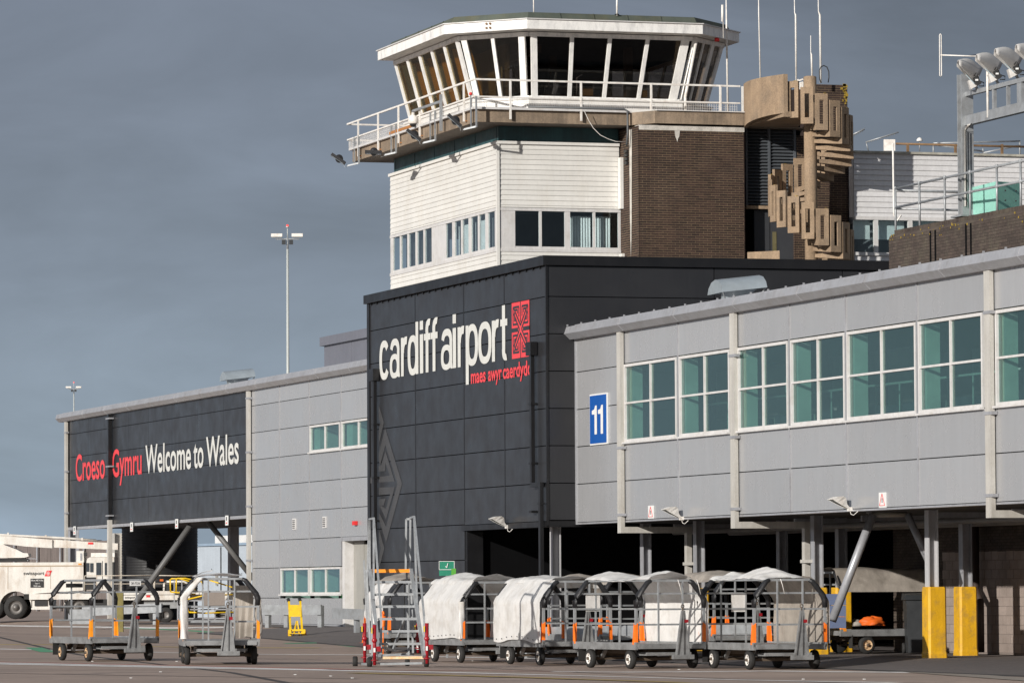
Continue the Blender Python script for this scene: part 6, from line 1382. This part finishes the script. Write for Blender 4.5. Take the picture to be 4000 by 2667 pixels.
hr_ = [  # handrails and posts
 (L_(265, -70-580, tdp(7)+.1), L_(385, 730, .35)), (L_(870, -660+0, tdp(7)+.1), L_(985, 720, .35)),
 (L_(385, 730, .35), L_(385, 1320, .0)), (L_(985, 720, .35), L_(985, 1300, .0)),
 (L_(262, -650, tdp(7)+.12), L_(272, 560, tdp(4))), (L_(858, -660, tdp(7)+.12), L_(872, 560, tdp(4))),
 (L_(240, -640, 2.3), L_(225, -40, 2.4)), (L_(225, -40, 2.4), L_(232, 1290, 2.4)), (L_(262, -650, tdp(7)+.12), L_(240, -640, 2.3)),
 (L_(712, -640, 2.3), L_(700, -20, 2.4)), (L_(700, -20, 2.4), L_(735, 1290, 2.4)), (L_(858, -660, tdp(7)+.12), L_(712, -640, 2.3)),
 (L_(140, 80, 2.2), L_(150, 900, 2.2)), (L_(775, 290, 1.7), L_(805, 1270, 1.7)), (L_(200, 300, 1.6), L_(230, 1290, 1.5))]
hr_ = [
 (L_(262, -645, tdp(7)), L_(385, 735, .30)), (L_(385, 735, .30), L_(385, 1310, .0)), (L_(262, -645, tdp(7)), L_(270, 500, tdp(4))),
 (L_(835, -665, tdp(7)), L_(985, 735, .30)), (L_(985, 735, .30), L_(985, 1300, .0)), (L_(835, -665, tdp(7)), L_(878, 560, tdp(4))),
 (L_(120, -640, 2.5), L_(105, 90, 2.5)), (L_(262, -645, tdp(7)), L_(185, -640, 2.5)), (L_(185, -640, 2.5), L_(190, 300, 2.5)), (L_(105, -60, 2.5), L_(150, 900, 2.5)),
 (L_(185, -640, 2.5), L_(150, 200, 2.5)), (L_(710, -640, 2.5), L_(700, 90, 2.5)), (L_(835, -665, tdp(7)), L_(770, -655, 2.5)), (L_(770, -655, 2.5), L_(760, 90, 2.5)), (L_(760, -640, 2.5), L_(712, -640, 2.5)),
 (L_(715, 90, 2.5), L_(740, 1260, 2.2)), (L_(780, 290, 2.2), L_(808, 1260, 1.9)), (L_(215, 200, 2.2), L_(230, 1290, 1.9)), (L_(145, 80, 2.4), L_(200, 1260, 2.1))]
hr_ = [h for h in hr_ if h not in (hr_[6],)]
for p, q_ in hr_: MB().bar(p, q_, .045, .045).build('handrail', GAL, ms_)
for p, q_ in ((L_(130, 100, 2.4), L_(700, 95, 2.4)), (L_(200, 1300, 2.2), L_(820, 1270, 2.2)), (L_(200, 1310, .1), L_(250, 1310, 2.2)), (L_(380, 1160, .3), L_(560, 1230, 1.9)), (L_(700, 760, 1.5), L_(520, 1230, 1.9)), (L_(375, 1395, 0), L_(960, 1385, 0)), (L_(100, 1400, .9), L_(250, 1395, 0))): MB().bar(p, q_, .05, .05).build('frame_bar', GAL, ms_)
def jack(x, y0_, y1_, d, lab=None):
    a, zt_ = zc(x, y0_); _, zb_ = zc(x, y1_); j = MB().tube([(a, d, zb_), (a, d, zt_)], [.036, .045], 14).build('jack', REDP, ms_)
    zm = zc(0, y0_+215)[1]; MB().lathe((a, d-.07, zm), (0, 1, 0), [(0, 0), (.0, .04), (.03, .062), (.11, .062), (.14, .04), (.14, 0)], 14).build('gearbox', REDP, j)
    MB().box((a-.07, d-.08, zc(0, y0_+120)[1]), (a-.045, d-.04, zc(0, y0_+40)[1])).build('yellow_label', YELM, j); MB().box((a-.025, d-.06, zc(0, y0_+380)[1]), (a+.02, d-.048, zc(0, y0_+320)[1])).build('white_label', WSIGN, j)
    MB().box((a+.02, d-.02, zc(0, y0_+370)[1]), (a+.14, d+.03, zc(0, y0_+300)[1])).build('bracket', REDP, j); MB().lathe((a, d, zb_+.10), (0, 0, 1), [(0, 0), (0, .08), (.02, .08), (.02, 0)], 12).build('flange', REDP, j)
jack(145, 830, 1380, .8); jack(298, 850, 1410, -.05); jack(1026, 830, 1390, .0); jack(875, 830, 1260, 2.0)
for x, y, d, r in ((75, 1360, .85, .12), (290, 1390, .05, .115), (1015, 1380, .1, .115), (725, 1370, 1.7, .09)):
    a, b = zc(x, y); w = MB().lathe((a-.05, d, r), (-1 if x < 500 else 1, 0, 0), [(0, .0), (0, r*.85), (.02, r), (.09, r), (.11, r*.85), (.11, r*.5)], 20).build('wheel', RUB, ms_); MB().lathe((a-.05, d, r), (-1 if x < 500 else 1, 0, 0), [(.10, r*.5), (.08, r*.3), (.09, 0)], 14).build('rim', GAL, w)
lab_ = MB(); lab_.add([L_(232, 540, 1.25), L_(245, 530, 1.25), L_(290, 830, .6), L_(272, 845, .6)], [(0, 1, 2, 3)]); lab_.build('white_label', WSIGN, ms_, solid=.004)
ms_.location = g_; ms_.rotation_euler = (0, 0, YAW)
# ------------------------------------------------------------------ cones, sign, guard rails, hand truck
def cone(px, py, h, label):
    p = QG(px, py); t = thing('traffic_cone', label, 'cone', (0, 0, 0), 'orange traffic cones'); MB().lathe((0, 0, .0), (0, 0, 1), [(0, .20), (.03, .20), (.03, .13), (h*.35, .095)], 20).build('cone_base', ORA, t); MB().lathe((0, 0, 0), (0, 0, 1), [(h*.35, .095), (h*.65, .06)], 20).build('white_band', WSIGN, t); MB().lathe((0, 0, 0), (0, 0, 1), [(h*.65, .06), (h, .025), (h, 0)], 20).build('cone_tip', ORA, t); t.location = p
cone(1430, 2512, 1.0, 'orange traffic cone behind the mobile steps at the guard rail')
cc_ = thing('chain_post', 'orange chain post with round handle standing behind the steps treads', 'post', (0, 0, 0)); p = QG(1497, 2560)
oc = MB(); oc.tube([(math.cos(a*.628)*.07, 0, 1.13+math.sin(a*.628)*.07) for a in range(11)], .028, 8); oc.build('handle', ORA, cc_); MB().lathe((0, 0, .80), (0, 0, 1), [(0, .05), (.28, .09), (.28, 0)], 14).build('body', ORA, cc_); MB().tube([(0, 0, .0), (0, 0, .85)], .018, 8).build('chain', ORA, cc_); cc_.location = p
sgp = QD(1745, 2207, 128); sg2 = thing('green_sign', 'small green notice board with a white tick in front of the black wall', 'sign', tuple(sgp), None)
MB().obox(sgp, _r*.205, Vector((-_r.y, _r.x, 0))*.012, Vector((0, 0, .115))).build('board', GREENS, sg2)
bd = MB(); 
for a, b in ((( -1, -1), (1, -1)), ((1, -1), (1, 1)), ((1, 1), (-1, 1)), ((-1, 1), (-1, -1))): bd.bar(sgp-_f*.02+_r*.2*a[0]+Vector((0, 0, .11*a[1])), sgp-_f*.02+_r*.2*b[0]+Vector((0, 0, .11*b[1])), .012)
bd.build('white_border', WSIGN, sg2); tk = MB(); tk.bar(sgp-_f*.03+_r*-.03+Vector((0, 0, -.02)), sgp-_f*.03+_r*0+Vector((0, 0, -.06)), .018); tk.bar(sgp-_f*.03+_r*0+Vector((0, 0, -.06)), sgp-_f*.03+_r*.03+Vector((0, 0, .06)), .018); tk.build('tick', WSIGN, sg2)
MB().obox(sgp-Vector((0, 0, .20)), _r*.2, Vector((-_r.y, _r.x, 0))*.012, Vector((0, 0, .075))).build('lower_board', GREENS, sg2); MB().bar(sgp-Vector((0, 0, .27)), Vector((sgp.x, sgp.y, 0)), .05).build('post', GAL, sg2)
gb = QD(1772, 2240, 127); tag(MB().obox(gb, _r*.06, Vector((-_r.y, _r.x, 0))*.05, Vector((0, 0, .14))).build('green_box', GREENB), 'bright green small box just below the green notice board', 'box')
def armco(x0, x1, py, D0, D1, h, label, posts):
    t = thing('guard_rail', label, 'guard rail', (0, 0, 0), 'galvanised guard rails along the wing')
    a, b = QD(x0, py, D0), QD(x1, py, D1); za = ZQ(py-h, a)
    d = (b-a); d.z = 0; d.normalize(); n = Vector((-d.y, d.x, 0))
    pr = [(-.16, .17), (-.10, .17), (-.04, .09), (-.10, .03), (-.10, -.03), (-.04, -.09), (-.10, -.17), (-.16, -.17)]
    m_ = MB(); m_.add([Vector((q.x, q.y, 0))+n*o+Vector((0, 0, .62+gz(q.x, q.y)+z)) for q in (a, b) for o, z in pr], [(i, i+1, 8+i+1, 8+i) for i in range(7)]+[(7, 0, 8, 15), tuple(range(8))[::-1], tuple(range(8, 16))]); m_.build('beam', GAL, t)
    for f_ in posts:
        q = a.lerp(b, f_); MB().obox((q.x, q.y, gz(q.x, q.y)+.38), d*.09, n*.07, (0, 0, .38)).build('post', GAL, t)
armco(1018, 1266, 2467, 166, 164, 0, 'galvanised guard rail behind the yellow hand truck', (.12, .42, .95)); armco(1315, 1640, 2500, 157, 150, 0, 'galvanised guard rail end left of the mobile steps', (.25, .8)); armco(330, 640, 2440, 184, 182, 0, 'galvanised guard rail behind the leftmost baggage cart', (.1, .45, .9)); armco(2010, 3050, 2500, 128, 119, 0, 'long guard rail behind the baggage cart row', (.05, .35, .65, .95))
gbx = QD(315, 2400, 178); tag(MB().obox((gbx.x, gbx.y, gz(gbx.x, gbx.y)+.48), _r*.38, Vector((-_r.y, _r.x, 0))*.25, (0, 0, .27)).build('metal_box', GAL), 'galvanised metal box behind the leftmost baggage cart', 'box')
wp_ = QD(465, 2400, 168); tag(MB().obox((wp_.x, wp_.y, 1.05), _r*.15, Vector((-_r.y, _r.x, 0))*.15, (0, 0, .75)).build('column_guard', mat('mossy_concrete', (.20, .17, .06), .9, 0, .25, 3, bump=.4)), 'mossy concrete post at the foot of the wide column behind the leftmost cart', 'post')
ht = thing('hand_truck', 'yellow two-wheeled hand truck leaning at the guard rail', 'hand truck', (0, 0, 0)); p = QG(1158, 2468); D_ = (p-CAMP).dot(_f); K = FPX/D_
def H_(x, y, d=0.): return Vector((((650+x/2.044)-1158)/K, d, (2468-(1900+y/2.044))/K))
for a, b, w in ((H_(975, 880, .3), H_(993, 1155, 0), .06), (H_(1066, 878, .3), H_(1085, 1150, 0), .06), (H_(1040, 1035, .05), H_(1015, 1150, .0), .04), (H_(1045, 1035, .05), H_(1062, 1150, .0), .04), (H_(990, 1110, -.02), H_(1095, 1108, -.02), .06)): MB().bar(a, b, w).build('tube', YELM, ht)
MB().obox(H_(1028, 955, .17), (.20, 0, 0), (0, .01, 0), (0, .06, .19)).build('back_plate', YELM, ht); MB().obox(H_(1042, 1135, -.15), (.26, 0, 0), (0, .12, 0), (0, 0, .012)).build('toe_plate', YELM, ht)
for a in (H_(985, 1135, .03), H_(1098, 1132, .03)): MB().obox(a, (.05, 0, 0), (0, .12, 0), (0, 0, .12)).build('wheel_guard', YELM, ht)
for a, b in ((H_(975, 880, .3), H_(967, 857, .33)), (H_(1066, 878, .3), H_(1059, 855, .33))): MB().bar(a, b, .075).build('grip', BTXT, ht)
MB().lathe(H_(970, 1140, .08), (1, 0, 0), [(0, 0), (0, .10), (.05, .10), (.05, 0)], 16).build('wheel', REDP, ht); MB().lathe(H_(1104, 1140, .08), (1, 0, 0), [(0, 0), (0, .10), (.05, .10), (.05, 0)], 16).build('wheel', REDP, ht)
ht.location = p; ht.rotation_euler = (0, 0, YAW)
# ------------------------------------------------------------------ de-icing truck on the left
dt = thing('deicing_truck', 'white de-icing truck with long boom and red logo at the left edge', 'truck', (0, 0, 0)); K = 92.
def T_(x, y, d=0.): return Vector(((x-60)/K, d, (2417-y)/K))
def tbox(x0, y0, x1, y1, d0, d1, name, m, par=None): a, b = T_(x0, y0), T_(x1, y1); return MB().box((a.x, d0, b.z), (b.x, d1, a.z)).build(name, m, par or dt)
# tank body with wheel arch cut-out
arc = [T_(60+math.cos(a)*62, 2370-math.sin(a)*62) for a in [math.radians(v) for v in range(0, 181, 15)]]
poly = [T_(-190, 2196), T_(326, 2196), T_(326, 2306), T_(160, 2316), T_(122, 2320), T_(122, 2372)]+arc+[T_(-2, 2378), T_(-190, 2378)]
body = MB().prism([(p.x, 0, p.z) for p in poly], (0, 2.4, 0)).build('tank_body', TRK, dt)
MB().box((T_(-190, 0).x, -.02, T_(0, 2212).z), (T_(324, 0).x, 0, T_(0, 2208).z)).build('body_seam', mat('rust_seam', (.4, .3, .2), .7), dt)
for x in (30, 197): MB().box((T_(x, 0).x, -.012, T_(0, 2300).z), (T_(x+1.2, 0).x, 0, T_(0, 2214).z)).build('door_gap', mat('rust_seam', (.4, .3, .2), .7), dt)
tbox(115, 2319, 372, 2341, -.12, .3, 'side_beam', TRK); tbox(122, 2341, 200, 2380, .05, 2.3, 'skirt', TRK); tbox(135, 2343, 184, 2366, -.01, .04, 'locker_recess', BTXT); tbox(94, 2319, 116, 2340, -.1, .2, 'bumper_block', RUB)
tbox(-190, 2366, 440, 2376, .6, 1.8, 'chassis', mat('black_chassis', (.02, .02, .02), .7)); tbox(300, 2341, 445, 2370, .3, 2.0, 'engine_bay', mat('black_chassis', (.02, .02, .02), .7))
tbox(326, 2196, 334, 2306, .1, 2.3, 'body_end', mat('black_chassis', (.02, .02, .02), .7))
for i, (x, r) in enumerate(((60, .50), (-30, .50), (305, .50))):
    for d0 in (.02, 1.95):
        c = T_(x, 2417-46, d0); w = MB().lathe((c.x, d0+.30, .5), (0, -1, 0), [(0, .25), (0, .45), (.03, .49), (.25, .50), (.30, .46), (.31, .30)], 28).build('wheel', RUB, dt)
        MB().lathe((c.x, d0+.30, .5), (0, -1, 0), [(.30, .30), (.24, .28), (.20, .20), (.22, .12), (.30, .11), (.31, 0)], 22).build('rim', mat('dull_wheel_steel', (.16, .15, .14), .5, .3, .2, 8), w)
fd = MB(); fd.tube([T_(305+math.cos(a)*58, 2372-math.sin(a)*52, .25) for a in [math.radians(v) for v in range(15, 166, 15)]], .05, 6); fd.build('mudguard', TRK, dt)
# cab
cabp = [T_(335, 2306), T_(335, 2200), T_(340, 2182), T_(350, 2177), T_(372, 2177), T_(445, 2177), T_(445, 2306)]
MB().prism([(p.x, .15, p.z) for p in cabp], (0, 2.1, 0)).build('cab', TRK, dt); tbox(352, 2160, 445, 2176, .4, 1.9, 'roof_lamp_frame', WPT)
for a, b, c_, d_ in ((337, 2199, 347, 2233), (351, 2200, 363, 2235), (375, 2198, 394, 2250), (408, 2199, 416, 2250)): tbox(a, b, c_, d_, .12, .149, 'cab_window', mat('dark_vehicle_glass', (.05, .06, .07), .1))
tbox(398, 2192, 399.5, 2300, .13, .149, 'door_gap', BTXT); tbox(333, 2255, 374, 2303, .10, .148, 'dark_panel', mat('black_chassis', (.02, .02, .02), .7)); tbox(428, 2196, 446, 2306, .05, .5, 'mirror', BTXT)
tbox(296, 2152, 325, 2196, .3, 1.6, 'boom_rest', TRK); tbox(311, 2161, 318, 2190, .28, .299, 'slot', GRYT); tbox(325, 2160, 336, 2172, .2, .6, 'exhaust', BTXT)
# turret and boom
MB().prism([T_(-190, 2120, .5), T_(5, 2124, .5), T_(60, 2145, .5), T_(85, 2158, .5), T_(104, 2160, .5), T_(108, 2172, .5), T_(90, 2177, .5), T_(-190, 2180, .5)], (0, 1.2, 0)).build('turret', TRK, dt)
MB().lathe(T_(55, 2188, 1.1), (0, 0, 1), [(0, 0), (0, .38), (.12, .40), (.12, 0)], 24).build('turret_ring', TRK, dt); tbox(-190, 2180, 100, 2192, .6, 1.7, 'turret_base', mat('black_chassis', (.02, .02, .02), .7))
MB().prism([T_(-190, 2088, .7), T_(20, 2092, .7), T_(198, 2107, .7), T_(198, 2140, .7), T_(95, 2133, .7), T_(20, 2124, .7), T_(-190, 2126, .7)], (0, .6, 0)).build('outer_boom', TRK, dt)
MB().prism([T_(196, 2106, .78), T_(455, 2123, .78), T_(455, 2148, .78), T_(196, 2137, .78)], (0, .45, 0)).build('inner_boom', TRK, dt)
MB().tube([T_(-190, 2078, .75), T_(0, 2087, .75), T_(250, 2101, .75), T_(370, 2111, .75)], .05, 8).build('boom_pipe', TRK, dt)
for x, y in ((24, 2082), (172, 2093), (315, 2104)): tbox(x-3, y-4, x+4, y+6, .7, .8, 'pipe_clip', TRK)
tbox(338, 2118, 358, 2126, .76, .779, 'red_label', REDB); tbox(306, 2201, 318, 2206, -.02, -.0, 'marker_lamp', ORAY)
MB().tube([T_(104, 2190, .4), T_(108, 2181, .4), T_(134, 2181, .4), T_(140, 2190, .4)], .02, 6).build('grab_rail', GRYT, dt)
mb = MB(); text(mb, 'swissport', lambda x, z: (x, -.016, z), T_(92, 0).x, T_(173, 0).x, T_(0, 2244.5).z, .11/.53*1.0, bold=.012); mb.build('lettering', BTXT, dt, fix=False)
MB().add([T_(174, 2250, -.016), T_(194, 2250, -.016), T_(203, 2228, -.016), T_(183, 2228, -.016)], [(0, 1, 2, 3)]).build('logo', REDB, dt, fix=False)
lg = MB(); c_ = T_(188.5, 2239, -.02)
for a in range(8): lg.bar(c_+Vector((math.cos(a*.785)*.065, 0, math.sin(a*.785)*.08)), c_+Vector((math.cos((a+1)*.785)*.065, 0, math.sin((a+1)*.785)*.08)), .012)
lg.bar(c_-Vector((0, 0, .06)), c_+Vector((0, 0, .06)), .02); lg.bar(c_-Vector((.04, 0, 0)), c_+Vector((.04, 0, 0)), .02); lg.build('logo_mark', WSIGN, dt, kind='stuff')
tbox(119, 2259, 171, 2294, -.02, -.0, 'notice_board', BTXT)
mb = MB()
for txt, a, b, y, h in (('Kilfrost ABC K-Plus', 121, 169, 2269, .07), ('Type II', 136, 154, 2281, .06), ('75/25 mix', 131, 159, 2291, .06)): text(mb, txt, lambda x, z: (x, -.024, z), T_(a, 0).x, T_(b, 0).x, y0=T_(0, y).z, y1=T_(0, y).z+h, bold=.01)
mb.build('notice_text', WSIGN, dt, fix=False)
D_ = FPX/K; gt_ = QD(60, 2417, D_); dt.location = (gt_.x, gt_.y, gt_.z); dt.rotation_euler = (0, 0, YAW)
# ------------------------------------------------------------------ low loader vehicle with yellow rails
lv = thing('belt_loader', 'low cream ground vehicle with yellow handrails behind the round tank', 'belt loader', (0, 0, 0)); K = 98.
def V_(x, y, d=0.): return Vector(((x-646)/K, d, (2430-y)/K))
def vbox(x0, y0, x1, y1, d0, d1, name, m): a, b = V_(x0, y0), V_(x1, y1); return MB().box((a.x, d0, b.z), (b.x, d1, a.z)).build(name, m, lv)
vbox(470, 2307, 800, 2321, .0, 2.2, 'deck', TRK); vbox(440, 2323, 742, 2342, .05, 2.1, 'side_beam', TRK); vbox(455, 2342, 720, 2368, .5, 1.8, 'chassis', mat('black_chassis', (.02, .02, .02), .7)); vbox(560, 2342, 735, 2361, .3, .5, 'locker', GAL2); vbox(664, 2352, 700, 2375, .0, .4, 'step_box', GAL2)
vbox(575, 2368, 600, 2392, .2, 1.8, 'fuel_tank', TRK)
mb = MB(); text(mb, 'swissport', lambda x, z: (x, .036, z), V_(487, 0).x, V_(528, 0).x, V_(0, 2335).z, .058/.53, bold=.012); mb.build('lettering', BTXT, lv, fix=False)
MB().add([V_(530, 2340, .036), V_(538, 2340, .036), V_(543, 2326, .036), V_(534, 2326, .036)], [(0, 1, 2, 3)]).build('logo', REDB, lv, fix=False); vbox(571, 2323.5, 586, 2331, .03, .049, 'red_label', REDB)
RC = mat('cream_rail', (.55, .50, .42), .5, dirt=(.4, .2, .08), dirtamt=.5, dscale=5)
for p, q_, r_ in ((V_(330, 2246, .1), V_(598, 2246, .1), .02), (V_(605, 2246, .1), V_(772, 2249, .1), .02), (V_(330, 2278, .1), V_(775, 2279, .1), .015), (V_(599, 2246, .1), V_(601, 2308, .1), .025), (V_(605, 2246, .1), V_(603, 2308, .1), .025), (V_(436, 2246, .1), V_(436, 2308, .1), .02), (V_(377, 2246, .1), V_(377, 2308, .1), .02), (V_(330, 2246, .1), V_(330, 2308, .1), .02)): MB().tube([p, q_], r_, 6).build('rail', RC, lv)
MB().tube([V_(637, 2307, .5), V_(637, 2277, .5), V_(643, 2270, .5), V_(715, 2270, .5), V_(728, 2277, .5), V_(745, 2307, .5)], .045, 8).build('cab_frame', TRK, lv); vbox(643, 2278, 726, 2306, .9, 1.2, 'dark_cab', BTXT); vbox(622, 2261, 636, 2269, .3, .4, 'beacon', mat('amber_beacon', (.7, .15, .02), .3))
for pts in (((668, 2311), (666, 2262), (670, 2259), (700, 2259), (760, 2275), (765, 2320), (668, 2311)), ((690, 2311), (690, 2262), (695, 2258), (725, 2258), (790, 2272), (795, 2300)), ((740, 2390), (728, 2362), (733, 2340), (800, 2325), (930, 2322)), ((740, 2390), (800, 2394), (930, 2390)), ((800, 2260), (930, 2300), (935, 2380))): MB().tube([V_(x, y, -.2) for x, y in pts], .03, 8).build('yellow_rail', YELM, lv)
for x in (682, 712): MB().bar(V_(x, 2264, -.2), V_(x, 2352, -.2), .04).build('rail_post', GRYT, lv)
for x in (695, 760, 840, 910): MB().bar(V_(x, 2345, -.1), V_(x, 2420, -.1), .05).build('leg', GRYT, lv)
for y in (2345, 2380, 2415): MB().bar(V_(695, y, -.1), V_(925, y, -.1), .05).build('leg_brace', GRYT, lv)
vbox(740, 2306, 930, 2345, .5, 2., 'body', TRK)
for x in (646, 610, 868):
    w = MB().lathe(V_(x, 2401, .35), (0, -1, 0), [(0, .1), (0, .28), (.05, .31), (.25, .31), (.28, .27), (.28, .15)], 24).build('wheel', RUB, lv); MB().lathe(V_(x, 2401, .35), (0, -1, 0), [(.28, .15), (.22, .13), (.24, 0)], 16).build('rim', mat('dull_wheel_steel', (.16, .15, .14), .5, .3, .2, 8), w)
gt_ = QD(646, 2430, FPX/K); lv.location = gt_; lv.rotation_euler = (0, 0, YAW)
# small litter on the apron
for k in range(14):
    p = QG(random.uniform(300, 3500), random.uniform(2560, 2655)); tag(MB().obox(p+Vector((0, 0, .012)), (.03, 0, 0), (0, .02, .0), (0, 0, .006)).build('litter', WSIGN), 'tiny pale scrap of litter on the apron', 'litter', 'scraps of litter on the apron')
